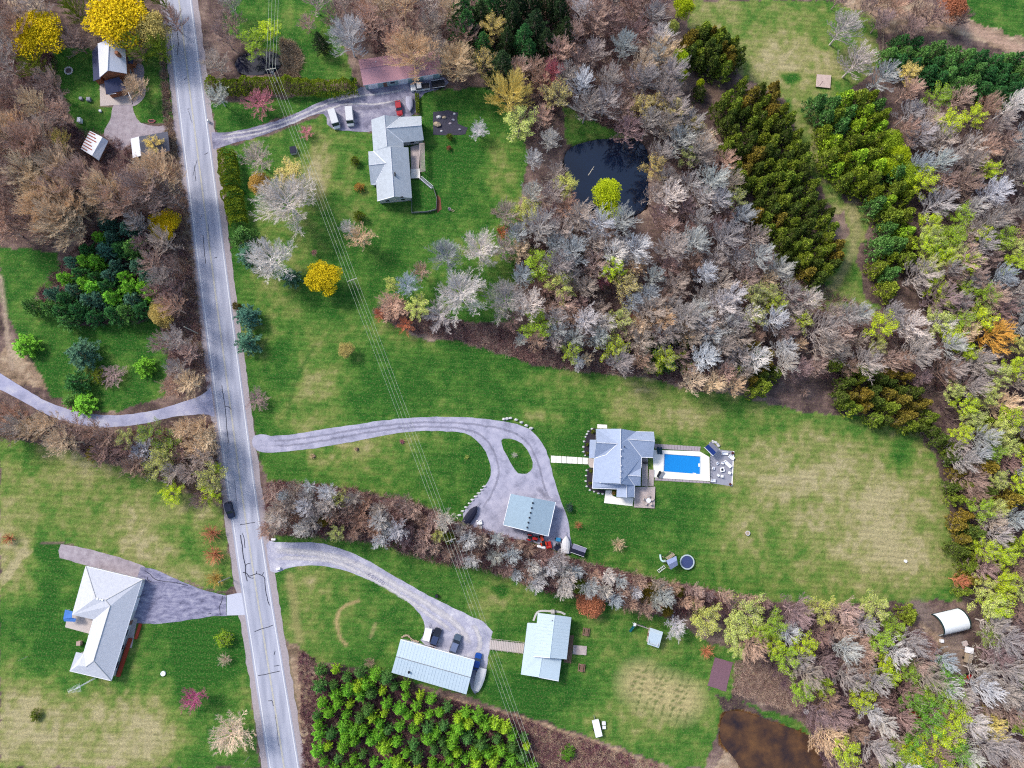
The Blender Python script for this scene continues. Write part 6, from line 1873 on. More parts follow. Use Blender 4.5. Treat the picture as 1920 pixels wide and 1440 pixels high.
wall_openings(rt, a, b, 0, 3, [('garage_door', .90, 3.2, 2.3, 0), ('garage_door', .74, 3.2, 2.3, 0), ('door', .55, 1.1, 2.1, .1), ('window', .45, 1.6, 1.2, .9), ('window', .3, 1.2, 1.2, .9), ('window', .12, 1.6, 1.2, .9)])
for i, (x, y) in enumerate(((183.5, 1122.5), (188, 1123.6), (192.5, 1124.6))):
    q = P(x, y, 5.1); MB().box((q.x, q.y, q.z + .12), (.5, .5, .3), 0, .8).build('roof_vent', M_TRIM, rt)
w = [P(x, y, 0) for x, y in ((243, 1196), (249, 1197), (226, 1268), (220, 1267))]
tag(MB().prism(w, 0, .7).build('brick_planter', M_BRICK_RED), 'red brick planter along the front of the ranch house', 'planter')
w = [P(x, y, 0) for x, y in ((262, 1168), (267, 1170), (258, 1198), (253, 1197))]
tag(MB().prism(w, 0, .5).build('brick_planter', M_BRICK_RED), 'short red brick planter at the ranch driveway corner', 'planter')
tag(sheet('front_walk', [(247, 1158), (258, 1160), (247, 1215), (233, 1213), (240, 1185)], .05, M_PATIO_T), kind='structure')
tag(sheet('back_patio', [(126, 1159), (136, 1152), (176, 1161), (167, 1188), (122, 1176)], .05, M_PATIO_T), kind='structure')

# --- long metal garage in the south
rt, rf, pts = house('metal_garage', 'long garage with a pale blue metal roof on the south driveway', 'garage', [(751, 1199), (890, 1237.8), (874.4, 1302), (734, 1261)], 3.3,
                    [[(751, 1199, 3.3), (890, 1237.8, 3.3), (882.3, 1270.4, 4.4), (742.5, 1231, 4.4)], [(742.5, 1231, 4.4), (882.3, 1270.4, 4.4), (874.4, 1302, 3.3), (734, 1261, 3.3)]], M_METAL_BLUE, M_SIDING, openings=False,
                    gables=[[(751, 1199, 3.3), (742.5, 1231, 4.4), (734, 1261, 3.3)], [(890, 1237.8, 3.3), (882.3, 1270.4, 4.4), (874.4, 1302, 3.3)]])
a, b = Vector((pts[1].x, pts[1].y, 0)), Vector((pts[0].x, pts[0].y, 0))
wall_openings(rt, a, b, 0, 3.3, [('garage_door', .2, 3, 2.5, 0), ('garage_door', .42, 3, 2.5, 0), ('door', .58, 1, 2.1, 0), ('garage_door', .8, 3, 2.5, 0)])
strip('ridge_cap', (742.5, 1231, 4.4), (882.3, 1270.4, 4.4), .09, .1, M_SIDING_GREY, rt, .01)
strip('gutter', (751, 1199, 3.3), (890, 1237.8, 3.3), .13, .1, M_TRIM, rt, .0)
q = P(767, 1259.5, 3.5); MB().cyl((q.x, q.y, q.z - .1), .28, .9, 10).build('chimney_pipe', M_DARK, rt)


def seams(parent, a, b, c, d, n, m, r=.028):
    """standing seams running from edge a-b down to edge d-c"""
    mb = MB()
    for i in range(1, n):
        t = i / n
        p = P(*[a[k] + (b[k] - a[k]) * t for k in range(3)]); q = P(*[d[k] + (c[k] - d[k]) * t for k in range(3)])
        mb.bar(p + Vector((0, 0, .02)), q + Vector((0, 0, .02)), r, 4)
    tag(mb.build('standing_seam', m, parent), kind='stuff')


seams(rt, (742.5, 1231, 4.4), (882.3, 1270.4, 4.4), (890, 1237.8, 3.3), (751, 1199, 3.3), 24, M_METAL_BLUE)
seams(rt, (742.5, 1231, 4.4), (882.3, 1270.4, 4.4), (874.4, 1302, 3.3), (734, 1261, 3.3), 24, M_METAL_BLUE)

# --- cottage
rt, rf, pts = house('cottage', 'cottage with a two-part pale blue metal roof and boardwalk', 'house', [(989, 1168), (1006.8, 1169), (1008.5, 1149.5), (1071.4, 1157.4), (1062.5, 1236.3), (1052.8, 1236), (1047.5, 1277), (976.7, 1264.6)], 2.8,
                    [[(1008.5, 1149.5, 3.8), (1040.4, 1153, 5.0), (1031, 1233.5, 5.0), (1000.6, 1231, 3.8)], [(1040.4, 1153, 5.0), (1071.4, 1157.4, 3.8), (1062.5, 1236.3, 3.8), (1031, 1233.5, 5.0)]], M_METAL_BLUE, M_SIDING)
roof_mesh('lower_roof', [[(989, 1168, 2.8), (1008, 1169, 3.4), (1002, 1231, 3.4), (1016.5, 1232.6, 3.7), (1010.3, 1270, 3.7), (976.7, 1264.6, 2.8)], [(1016.5, 1232.6, 3.7), (1052.8, 1236, 2.9), (1047.5, 1277, 2.9), (1010.3, 1270, 3.7)]], M_METAL_BLUE, rt)
up = inset([P(x, y, 3.8) for x, y in ((1008.5, 1149.5), (1071.4, 1157.4), (1062.5, 1236.3), (1000.6, 1231))], .4)
MB().prism(up, 2.5, 3.68).build('upper_wall', M_SIDING, rt)
strip('ridge_cap', (1040.4, 1153, 5.0), (1031, 1233.5, 5.0), .07, .1, M_METAL_BLUE, rt, .01)
strip('ridge_cap', (1016.5, 1232.6, 3.7), (1010.3, 1270, 3.7), .07, .1, M_METAL_BLUE, rt, .01)
strip('gutter', (1010.3, 1270, 3.6), (1047.5, 1277, 2.9), .1, .1, M_TRIM, rt, .0)
strip('gutter', (1000.6, 1231, 3.8), (1031, 1233.5, 4.95), .09, .1, M_TRIM, rt, .0)
q = P(1035, 1163, 4.7); MB().cyl((q.x, q.y, q.z - .1), .14, .5, 8).build('vent_pipe', M_SIDING_GREY, rt)
seams(rt, (1040.4, 1153, 5.0), (1031, 1233.5, 5.0), (1000.6, 1231, 3.8), (1008.5, 1149.5, 3.8), 13, M_METAL_BLUE)
seams(rt, (1040.4, 1153, 5.0), (1031, 1233.5, 5.0), (1062.5, 1236.3, 3.8), (1071.4, 1157.4, 3.8), 13, M_METAL_BLUE)


# ------------------------------------------------------------------ decks, patios, pool
def planks(parent, a, b, c, d, n, z, t, m, gap=.05, name='plank'):
    """n boards side by side from edge a-d to edge b-c (photo points)"""
    A, B, Cc, D = P(*a), P(*b), P(*c), P(*d)
    w0 = 1.0 / n
    L = (B - A).length
    g = gap / max(L, .1)
    for i in range(n):
        t0, t1 = i * w0 + g / 2, (i + 1) * w0 - g / 2
        q = [A + (B - A) * t0, A + (B - A) * t1, D + (Cc - D) * t1, D + (Cc - D) * t0]
        dz = ((i * 37) % 5 - 2) * .003
        MB().prism(q, z - t + dz, z + dz).build(name, m, parent)


def deck(label, a, b, c, d, n, z, m, posts=True, name='deck', cat='deck'):
    ctr = P((a[0] + c[0]) / 2, (a[1] + c[1]) / 2)
    root = thing(name, label, cat, (ctr.x, ctr.y, 0))
    planks(root, a, b, c, d, n, z, .06, m)
    if posts:
        for p in (a, b, c, d):
            q = P(*p) * .92 + ctr * .08
            MB().box((q.x, q.y, z / 2 - .05), (.14, .14, z)).build('post', M_WOOD_BR, root)
    return root


# pool and its deck
PW = wpoly(POOL)
POOLD = [(1224, 852), (1226, 843.5), (1312, 846.5), (1330, 857), (1331, 902), (1246, 897), (1226, 895)]
pool = thing('swimming_pool', 'rectangular swimming pool with bright blue water', 'swimming pool', (PW[0].x, PW[0].y, 0))
PO = inset(PW, -.30)
vs = [(p.x, p.y, .05) for p in PO] + [(p.x, p.y, .05) for p in PW] + [(p.x, p.y, -1.6) for p in PW]
fs = [(i, (i + 1) % 4, 4 + (i + 1) % 4, 4 + i) for i in range(4)] + [(4 + i, 4 + (i + 1) % 4, 8 + (i + 1) % 4, 8 + i) for i in range(4)] + [(8, 9, 10, 11)]
link_mesh('basin', vs, fs, mat('pool liner', lin(226, 236, 240), var=.03), pool)
WI = inset(PW, .01)
link_mesh('water', [(p.x, p.y, -.12) for p in WI], [(0, 1, 2, 3)], water_mat('pool water', lin(30, 156, 244), .05, .05), pool)
q = P(1311, 871.5); MB().prism([P(1309.5, 869), P(1312.5, 869), P(1312.5, 875), P(1309.5, 875)], -.5, .02).build('step', M_PATIO_W, pool)
MB().prism([P(1299, 886.5), P(1305, 887), P(1305, 889), P(1299, 888.5)], -.5, .02).build('step', M_PATIO_W, pool)
tag(sheet('pool_deck', POOLD, .055, M_PATIO_W, holes=[grow(POOL, 1.6)]), kind='structure')
for lab, q4 in (('paved border strip north of the pool deck', [(1226, 832), (1314, 837.5), (1312, 846), (1228, 841)]), ('paved border strip south of the pool deck', [(1228, 896), (1331, 903), (1331.5, 906.5), (1227, 900.5)])):
    ctr = P(sum(p[0] for p in q4) / 4, sum(p[1] for p in q4) / 4)
    b = thing('paver_border', lab, 'border', (ctr.x, ctr.y, 0))
    planks(b, q4[0], q4[1], q4[2], q4[3], 16, .12, .1, M_PATIO_P, .06, 'paver')
tag(sheet('grey_patio', [(1331.5, 855), (1350, 843), (1375.6, 846), (1372, 911.7), (1332, 905.6)], .06, M_PATIO_G), kind='structure')
ribbon('patio_edge', [P(1375.6, 846), P(1372, 911.7)], .3, .075, M_PATIO_W, None)['kind'] = 'structure'
fe = thing('pool_fence', 'low dark fence between the pool deck and the grey patio', 'fence', tuple(P(1331, 880)))
for i in range(9):
    q = P(1331.3 + .05 * i, 857 + i * 6)
    MB().box((q.x, q.y, .6), (.07, .07, 1.2)).build('post', M_DARK, fe)
MB().bar(P(1331.3, 857, 1.15), P(1331.7, 905, 1.15), .04).bar(P(1331.3, 857, .3), P(1331.7, 905, .3), .04).build('rail', M_DARK, fe)

# pool pavilion
pv = thing('pool_pavilion', 'small gabled pavilion with a blue and grey roof at the pool corner', 'pavilion', tuple(P(1335, 841)))
roof_mesh('roof', [[(1333.4, 827.8, 2.6), (1348.9, 842.3, 2.6), (1342.8, 848, 3.3), (1328.3, 833.4, 3.3)]], mat('grey pavilion roof', lin(150, 150, 168), var=.08), pv)
roof_mesh('roof', [[(1328.3, 833.4, 3.3), (1342.8, 848, 3.3), (1336.7, 854.5, 2.6), (1320.8, 839, 2.6)]], mat('dark blue pavilion roof', lin(38, 62, 134), var=.12, rough=.35), pv)
for p in ((1323, 839), (1336, 852), (1346, 842), (1333, 830)):
    q = P(p[0], p[1], 1.3); MB().box((q.x, q.y, 1.25), (.15, .15, 2.5)).build('post', M_TRIM, pv)
strip('fascia', (1320.8, 839, 2.6), (1336.7, 854.5, 2.6), .08, .1, M_TRIM, pv)
strip('fascia', (1336.7, 854.5, 2.6), (1348.9, 842.3, 2.6), .06, .1, M_TRIM, pv)
for i, (x, y, r) in enumerate(((1339, 829, .35), (1342, 830, .4), (1345, 833, .35), (1347, 836, .4), (1336, 827, .3))):
    q = P(x, y); tag(MB().blob((q.x, q.y, r * .5), r, 8, 5, (1.2, 1, .8), i).build('boulder', M_STONE_W), ['white boulder behind the pool pavilion, second along', 'white boulder behind the pool pavilion, middle one', 'white boulder behind the pool pavilion, fourth along', 'white boulder behind the pool pavilion, eastern end', 'white boulder behind the pool pavilion, western end'][i], 'boulder')


def chair(label, x, y, ang, m=M_TRIM, name='patio_chair', z=.06):
    q = P(x, y)
    o = thing(name, label, 'chair', (q.x, q.y, z), ang)
    MB().box((0, 0, .4), (.62, .6, .12)).build('seat', m, o, False)
    MB().box((0, .32, .65), (.62, .12, .55), 0, .95).build('backrest', m, o, False)
    for s in (-1, 1):
        MB().box((s * .33, 0, .52), (.09, .6, .06)).build('armrest', m, o, False)
        for t in (-1, 1):
            MB().box((s * .28, t * .24, .18), (.07, .07, .36)).build('leg', M_SIDING_GREY, o, False)
    return o


fp = P(1353, 880.5)
ft = thing('fire_table', 'square dark fire table in the middle of the grey patio', 'fire table', (fp.x, fp.y, .06), .2)
MB().box((0, 0, .22), (1.0, 1.0, .44), 0, .95).build('base', M_SIDING_GREY, ft, False)
MB().box((0, 0, .48), (1.2, 1.2, .08)).build('top', M_TRIM, ft, False)
MB().box((0, 0, .54), (.6, .6, .06)).build('burner', M_DARK, ft, False)
for i, (x, y) in enumerate(((1344, 869), (1353.5, 868.5), (1337, 878), (1366, 886.5), (1352.5, 892.5), (1345.5, 891))):
    a = math.atan2(-(y - 880.5), x - 1353) - math.pi / 2
    chair('white patio chair %s of the fire table' % ['northwest', 'north', 'west', 'southeast', 'south', 'southwest'][i], x, y, a)


def sofa(label, x, y, ang, L=2.2, name='patio_sofa', m=M_TRIM):
    q = P(x, y)
    o = thing(name, label, 'sofa', (q.x, q.y, .06), ang)
    MB().box((0, 0, .3), (L, .8, .25)).build('seat', m, o, False)
    MB().box((0, .36, .55), (L, .16, .5)).build('backrest', m, o, False)
    for s in (-1, 1):
        MB().box((s * (L / 2 - .08), 0, .45), (.14, .8, .35)).build('armrest', m, o, False)
        MB().box((s * (L / 2 - .1), 0, .09), (.1, .7, .18)).build('leg', M_SIDING_GREY, o, False)


sofa('white slatted bench northeast of the fire table', 1363, 870.5, -.75, 2.4)
sofa('white sofa at the north edge of the grey patio', 1358, 850, -.05, 1.7)
sofa('slanted white sofa at the northeast corner of the grey patio', 1370, 858, -.6, 1.6)
sofa('pale square daybed at the southwest corner of the grey patio', 1336, 901, 0, 1.2, 'daybed')


def planter(label, x, y, r=.3, m=None):
    q = P(x, y)
    o = thing('planter', label, 'planter', (q.x, q.y, .05))
    MB().cyl((0, 0, 0), r * .8, r * 1.6, 10, r).build('pot', m or M_WOOD_BR, o, False)
    c = MB().blob((0, 0, r * 2), r * 1.1, 8, 5, (1, 1, .7), 4, .3).build('plant', M_LEAF, o, False)
    c.color = (*lin(110, 60, 60), 1)


planter('round planter at the southeast corner of the grey patio', 1368, 908)
planter('round planter at the northeast corner of the grey patio', 1372.5, 849.5)


def lounger(label, x, y, ang, m):
    q = P(x, y)
    o = thing('sun_lounger', label, 'sun lounger', (q.x, q.y, .06), ang)
    MB().box((0, -.25, .3), (.65, 1.3, .08)).build('seat', m, o, False)
    MB().box((0, .62, .5), (.65, .7, .08), 0, 1, -.5 + 1.0).build('backrest', m, o, False)
    for s in (-1, 1):
        for t in (-.8, .3):
            MB().box((s * .28, t, .13), (.06, .06, .26)).build('leg', M_TRIM, o, False)


M_TEAL_D = mat('dark teal fabric', lin(38, 74, 92), var=.15)
lounger('dark teal lounger at the northwest corner of the pool deck', 1233.5, 845, .1, M_TEAL_D)
lounger('second teal lounger at the northwest corner of the pool deck', 1238.5, 845.5, .1, M_TEAL_D)
lounger('dark lounger at the southwest corner of the pool deck', 1235, 889, 2.6, M_DARK)
lounger('pale lounger beside the dark one at the pool corner', 1240.5, 890, 2.5, M_SIDING_GREY)

# house decks
deck('long wooden deck between the pool house and the pool', (1203, 859), (1214, 859), (1213.5, 912), (1202.5, 911), 6, .5, M_WOOD)
deck('square wooden terrace with a round table south of the pool house', (1190.5, 913), (1228, 912.5), (1226.5, 953), (1187.5, 951), 18, .45, M_WOOD)
deck('wooden stair landing between terrace and pool deck', (1216.5, 880), (1226, 881), (1225, 911), (1215, 911), 5, .3, M_WOOD)
tq = P(1214, 938)
tt = thing('round_table', 'round white table on the square wooden terrace', 'table', (tq.x, tq.y, .45))
MB().cyl((0, 0, .68), .62, .06, 20).build('tabletop', M_TRIM, tt, False)
MB().cyl((0, 0, 0), .07, .68, 8).build('pedestal', M_SIDING_GREY, tt, False)
MB().cyl((0, 0, 0), .3, .05, 12).build('base', M_SIDING_GREY, tt, False)
for i in range(5):
    a = i * 1.2566 + .3
    chair('pale chair at the round terrace table, %s side' % ['northeast', 'north', 'west', 'south', 'southeast'][i], 1214 + 7.2 * math.cos(a), 938 - 7.2 * math.sin(a), a - math.pi / 2, M_PATIO_T, z=.45)
gq = P(1209, 868)
gt = thing('barbecue_grill', 'dark barbecue grill on the long wooden deck', 'grill', (gq.x, gq.y, .5))
MB().box((0, 0, .8), (1.2, .55, .3), 0, .85).build('hood', M_DARK, gt, False)
MB().box((0, 0, .35), (1.1, .5, .6)).build('cabinet', M_SIDING_GREY, gt, False)
tag(sheet('white_patio', [(1135.5, 919.5), (1147, 919.5), (1148, 929), (1156, 933), (1188, 934), (1186, 949), (1132.5, 943)], .05, M_PATIO_W), kind='structure')
tag(sheet('white_slab', [(1120, 795.5), (1138, 796.5), (1138.5, 803.5), (1120, 803)], .05, M_PATIO_W), kind='structure')
# front walk of separate slabs
fw = empty('front_path', tuple(P(1070, 862)))
tag(fw, kind='structure')
for i in range(7):
    t0, t1 = i / 7 + .006, (i + 1) / 7 - .006
    a = [(1032.5 + 70 * t, 854.2 + 4.3 * t) for t in (t0, t1)]
    b = [(1032.5 + 70 * t, 867.2 + 3.3 * t) for t in (t1, t0)]
    MB().prism([P(*p) for p in a + b], -.05, .07).build('slab', M_PATIO_W, fw)
MB().prism([P(x, y) for x, y in ((1103, 858.6), (1113, 859.8), (1112.5, 877), (1106, 876.5), (1103, 870.6))], -.05, .09).build('slab', M_PATIO_T, fw)
# planting beds
tag(sheet('planting_bed', [(1116, 802), (1106, 806), (1099, 820), (1095, 838), (1096, 852), (1104, 857), (1105.5, 826), (1116.5, 824)], .06, M_MULCH, jitter=.1), kind='structure')
tag(sheet('planting_bed', [(1102, 878), (1112.5, 878), (1109.5, 917), (1135, 919), (1134, 925), (1112, 922), (1100, 911), (1100, 892)], .06, M_MULCH, jitter=.1), kind='structure')
for i, (x, y, r, lab) in enumerate(((1111.5, 809.5, 5, 'clipped round shrub at the northwest corner of the pool house'), (1101, 834, 4.2, 'clipped round shrub beside the front porch, northern one'), (1101.5, 850, 4.2, 'clipped round shrub beside the front porch, nearer the walk'),
                                  (1108, 883.5, 4.6, 'clipped round shrub just south of the front walk'), (1107, 906, 4.6, 'clipped round shrub at the southwest corner of the pool house'), (1151, 924, 5, 'golden clipped shrub against the south wall'))):
    plant('round', x, y, r, 'gold' if i == 5 else 'hedge', 1.0, label=lab)
edge = [(1110, 804), (1103, 809), (1098, 819), (1095, 828), (1094, 838), (1094, 847), (1097, 854), (1100, 882), (1099, 892), (1098, 902), (1100, 912), (1106, 919), (1114, 922), (1122, 925), (1130, 926)]
rb = thing('stone_border', 'white stone border round the planting beds of the pool house', 'border', tuple(P(1099, 860)))
for i, p in enumerate(densify([P(*e) for e in edge[:7]], .75, False) + densify([P(*e) for e in edge[7:]], .75, False)):
    MB().blob((p.x, p.y, .12), .3, 6, 4, (1.2, .9, .7), i, .25).build('stone', M_STONE_W, rb)
rb = thing('stone_wall', 'row of white boulders along the top of the loop driveway', 'stone wall', tuple(P(972, 792)))
for i, p in enumerate(densify([P(*e) for e in ((945, 786), (957, 784), (968, 787), (978, 792), (987, 798), (996, 803))], .85, False)):
    MB().blob((p.x, p.y, .25), .48, 7, 5, (1.1, .8, .8), i + 40, .22).build('stone', M_STONE_W, rb)
rb = thing('stone_wall', 'pale edging stones along the west side of the garage yard', 'stone wall', tuple(P(880, 945)))
for i, p in enumerate(densify([P(*e) for e in ((862, 966), (874, 951), (886, 937), (898, 925), (908, 912))], 1.1, False)):
    MB().blob((p.x, p.y, .12), .42, 6, 4, (1.3, .7, .6), i + 80, .25).build('stone', M_STONE_W, rb)

# deck of the north house, pergola slats, ramp and walled yard
deck('long weathered deck behind the pale-roofed house', (770, 277), (788, 272), (786, 318), (771, 318), 8, .6, M_WOOD)
deck('bright square platform at the south end of the long deck', (770, 318), (787, 317), (788.5, 335), (771, 336), 8, .55, M_PATIO_W)
pg = thing('pergola', 'slatted pergola along the east side of the long deck', 'pergola', tuple(P(793, 296)))
for i in range(6):
    MB().bar(P(786.5 + i * 1.7, 269 - i * .3, 2.4), P(788.5 + i * 1.7, 322.5 - i * .3, 2.4), .07, 4).build('slat', M_WOOD, pg)
for p in ((787, 270), (796, 268.5), (789, 322), (797, 321), (796.5, 295)):
    q = P(p[0], p[1], 1.2); MB().box((q.x, q.y, 1.2), (.14, .14, 2.4)).build('post', M_WOOD_BR, pg)
MB().bar(P(786, 270, 2.33), P(796, 268.5, 2.33), .08, 4).bar(P(788, 322, 2.33), P(798, 321, 2.33), .08, 4).build('beam', M_WOOD_BR, pg)
rm = thing('ramp', 'narrow grey ramp leading from the deck to the yard', 'ramp', tuple(P(800, 344)))
A = [P(787, 337), P(791, 334), P(812, 351), P(809, 355)]
MB().add([(A[0].x, A[0].y, .5), (A[1].x, A[1].y, .5), (A[2].x, A[2].y, .05), (A[3].x, A[3].y, .05)], [(0, 1, 2, 3)]).build('walkway', M_SIDING_GREY, rm)
MB().bar((A[0].x, A[0].y, 1.3), (A[3].x, A[3].y, .9), .06, 5).bar((A[1].x, A[1].y, 1.3), (A[2].x, A[2].y, .9), .06, 5).build('rail', M_TRIM, rm)
for a in A:
    MB().bar((a.x, a.y, 0), (a.x, a.y, 1.1), .06, 5).build('post', M_TRIM, rm)


def fence(label, pts_px, h, m, step=2.4, name='fence', rails=(.35, .9), solid=False, cat='fence'):
    pts = [P(*p) for p in pts_px]
    o = thing(name, label, cat, tuple(pts[len(pts) // 2]))
    for a, b in zip(pts, pts[1:]):
        d = (b - a)
        k = max(1, int(d.length / step))
        ang = math.atan2(d.y, d.x)
        for i in range(k + (b == pts[-1])):
            q = a + d * (i / k)
            MB().box((q.x, q.y, h / 2), (.12, .12, h), ang).build('post', m, o)
        if solid:
            for i in range(k):
                q = a + d * ((i + .5) / k)
                MB().box((q.x, q.y, h * .48), (d.length / k - .1, .06, h * .9), ang).build('panel', m, o)
        else:
            for z in rails:
                MB().bar((a.x, a.y, z * h), (b.x, b.y, z * h), .045, 4).build('rail', m, o)
    return o


fence('grey low board fence round the walled grass yard', [(772.5, 374), (772.5, 400), (803, 398), (818, 394), (819, 374), (813, 354)], 1.0, M_SIDING_GREY, solid=True)
tag(sheet('planting_bed', [(820, 365), (826, 372), (828, 392), (820, 399), (818.5, 392)], .05, mat('reddish mulch', lin(140, 84, 62), var=.25), jitter=.1), kind='structure')
fence('weathered rail fence at the east side of the dry field', [(1650, 28), (1652, 60), (1654, 110)], 1.2, M_STONE_T)

# boardwalk and east deck of the cottage
bw = thing('boardwalk', 'pale boardwalk with rails between driveway and blue-roofed cottage', 'boardwalk', tuple(P(950, 1211)))
planks(bw, (919, 1199), (983, 1206), (981, 1224), (917.5, 1216), 20, .35, .07, M_PATIO_T, .05)
for y0, y1 in ((1197.5, 1204.5), (1217.5, 1225.5)):
    MB().bar(P(919, y0, 1.1), P(983, y1, 1.1), .05, 5).build('rail', M_WOOD, bw)
    for i in range(7):
        t = i / 6; q = P(919 + 64 * t, y0 + (y1 - y0) * t)
        MB().bar((q.x, q.y, 0), (q.x, q.y, 1.1), .05, 5).build('post', M_WOOD, bw)
dk = deck('narrow wooden deck on the east side of the cottage', (1069, 1190), (1075.5, 1190.5), (1070.5, 1243), (1056, 1241), 5, .5, M_WOOD_BR)
dk = deck('wooden steps going east from the cottage deck', (1075, 1209), (1100, 1211), (1099, 1228), (1073, 1226), 12, .3, M_WOOD)
ribbon('stone_kerb', densify([P(x, y) for x, y in ((1000, 1164), (1004, 1153), (1008, 1147), (1016, 1145), (1034, 1146), (1050, 1147), (1060, 1152))], .6, False, 1), .5, .06, M_STONE_W)['kind'] = 'structure'
for i, (x, y) in enumerate(((1098.5, 1184), (1090, 1251))):
    q = P(x, y)
    t = thing('picnic_table', 'wooden picnic table %s of the cottage steps' % ('north', 'south')[i], 'picnic table', (q.x, q.y, 0), math.radians(-8))
    for k in range(4):
        MB().box((-.34 + k * .22, 0, .74), (.19, 2.0, .05)).build('plank', M_WOOD_BR, t, False)
    for s in (-1, 1):
        MB().box((s * .75, 0, .44), (.26, 2.0, .05)).build('seat', M_WOOD_BR, t, False)
        MB().bar((-.8, s * .7, 0), (.25, s * .7, .72), .05, 5).bar((.8, s * .7, 0), (-.25, s * .7, .72), .05, 5).build('leg', M_WOOD, t, False)
        MB().box((0, s * .7, .4), (1.6, .08, .08)).build('brace', M_WOOD, t, False)
# patio and stone walk of the white-roofed house
tag(sheet('concrete_patio', [(187, 151), (196, 151), (199, 178), (222, 178), (224, 172), (246, 172), (249, 196), (216, 197), (188, 199)], .05, M_PATIO_T), kind='structure')
tag(sheet('stone_walk', [(238, 134), (250, 126), (262, 118), (270, 124), (271, 140), (268, 155), (274, 172), (270, 186), (255, 198), (246, 200), (248, 188), (258, 178), (262, 166), (256, 152), (246, 150)], .05, M_PATIO_P, jitter=.15, smooth=1), kind='structure')

# arched fabric shelter
sh_c = P(1781, 1166)
shelter = thing('arched_shelter', 'white arched fabric shelter with dark green ends in the southeast wood', 'shelter', (sh_c.x, sh_c.y, 0))
c4 = [P(1746, 1152), P(1797, 1140), P(1810, 1179), P(1759, 1191)]   # ground corners: length a-b, width a-d


def arch(t, n=14, k=1.0, hgt=3.4, grow_=0.0):
    a = c4[0] + (c4[1] - c4[0]) * t
    b = c4[3] + (c4[2] - c4[3]) * t
    m, hw = (a + b) / 2, (b - a) / 2 * k
    return [m + hw * -math.cos(math.pi * i / n) + Vector((0, 0, (hgt + grow_) * k * math.sin(math.pi * i / n) ** .8)) for i in range(n + 1)]


def shell(name, t0, t1, m, k=1.0, n=14, g=0.0):
    A, B = arch(t0, n, k, grow_=g), arch(t1, n, k, grow_=g)
    link_mesh(name, A + B, [(i, i + 1, n + 2 + i, n + 1 + i) for i in range(n)], m, shelter, smooth=True)


M_TARP = mat('white fabric cover', (.76, .80, .82), var=.03, rough=.6)
M_GREEN_D = mat('dark green trim fabric', lin(26, 60, 58), var=.1)
shell('cover', 0, 1, M_TARP)
shell('end_band', -.005, .05, M_GREEN_D, 1.006)
shell('end_band', .955, 1.005, M_GREEN_D, 1.006)
for s in (.008, .992):
    A = arch(s, 14, 1.0)
    if s > .5:
        link_mesh('end_panel', A, [tuple(range(15))], M_GREEN_D, shelter)
for t in (.02, .25, .5, .75, .98):
    MB().tube(arch(t, 10, .985), .04, 5).build('hoop', M_SIDING_GREY, shelter)
for a, b in ((c4[0], c4[1]), (c4[3], c4[2])):
    MB().bar(a + Vector((0, 0, .05)), b + Vector((0, 0, .05)), .09, 5).build('base_rail', M_GREEN_D, shelter)
# ------------------------------------------------------------------ vehicles
M_TYRE = mat('tyre rubber', lin(34, 34, 38), rough=.9, var=.1)
M_RIM = mat('wheel rim', lin(150, 152, 160), rough=.4, var=.05)
M_LAMP = mat('lamp glass', lin(230, 230, 224), rough=.2, var=.03)
M_TAIL = mat('red tail light', lin(150, 30, 28), rough=.3, var=.05)


def paint(name, rgb):
    return mat('car paint ' + name, lin(*rgb), rough=.3, var=.04, spec=.5)


def ring6(y, w, z0, z1, top=.88):
    return [(-w, y, z0), (w, y, z0), (w, y, z0 + (z1 - z0) * .7), (w * top, y, z1), (-w * top, y, z1), (-w, y, z0 + (z1 - z0) * .7)]


def heading(front, rear):
    a, b = P(*front), P(*rear)
    d = a - b
    return (a + b) / 2, math.atan2(d.y, d.x) - math.pi / 2


def wheels(o, W, ys, r=.33, w=.22):
    for y in ys:
        for s in (-1, 1):
            t = MB().bar((s * (W / 2 - w), y, r), (s * W / 2 + .01 * s, y, r), r, 14).build('wheel', M_TYRE, o, False)
            MB().bar((s * (W / 2 - .02), y, r), (s * (W / 2 + .03), y, r), r * .6, 10).build('rim', M_RIM, t, False)


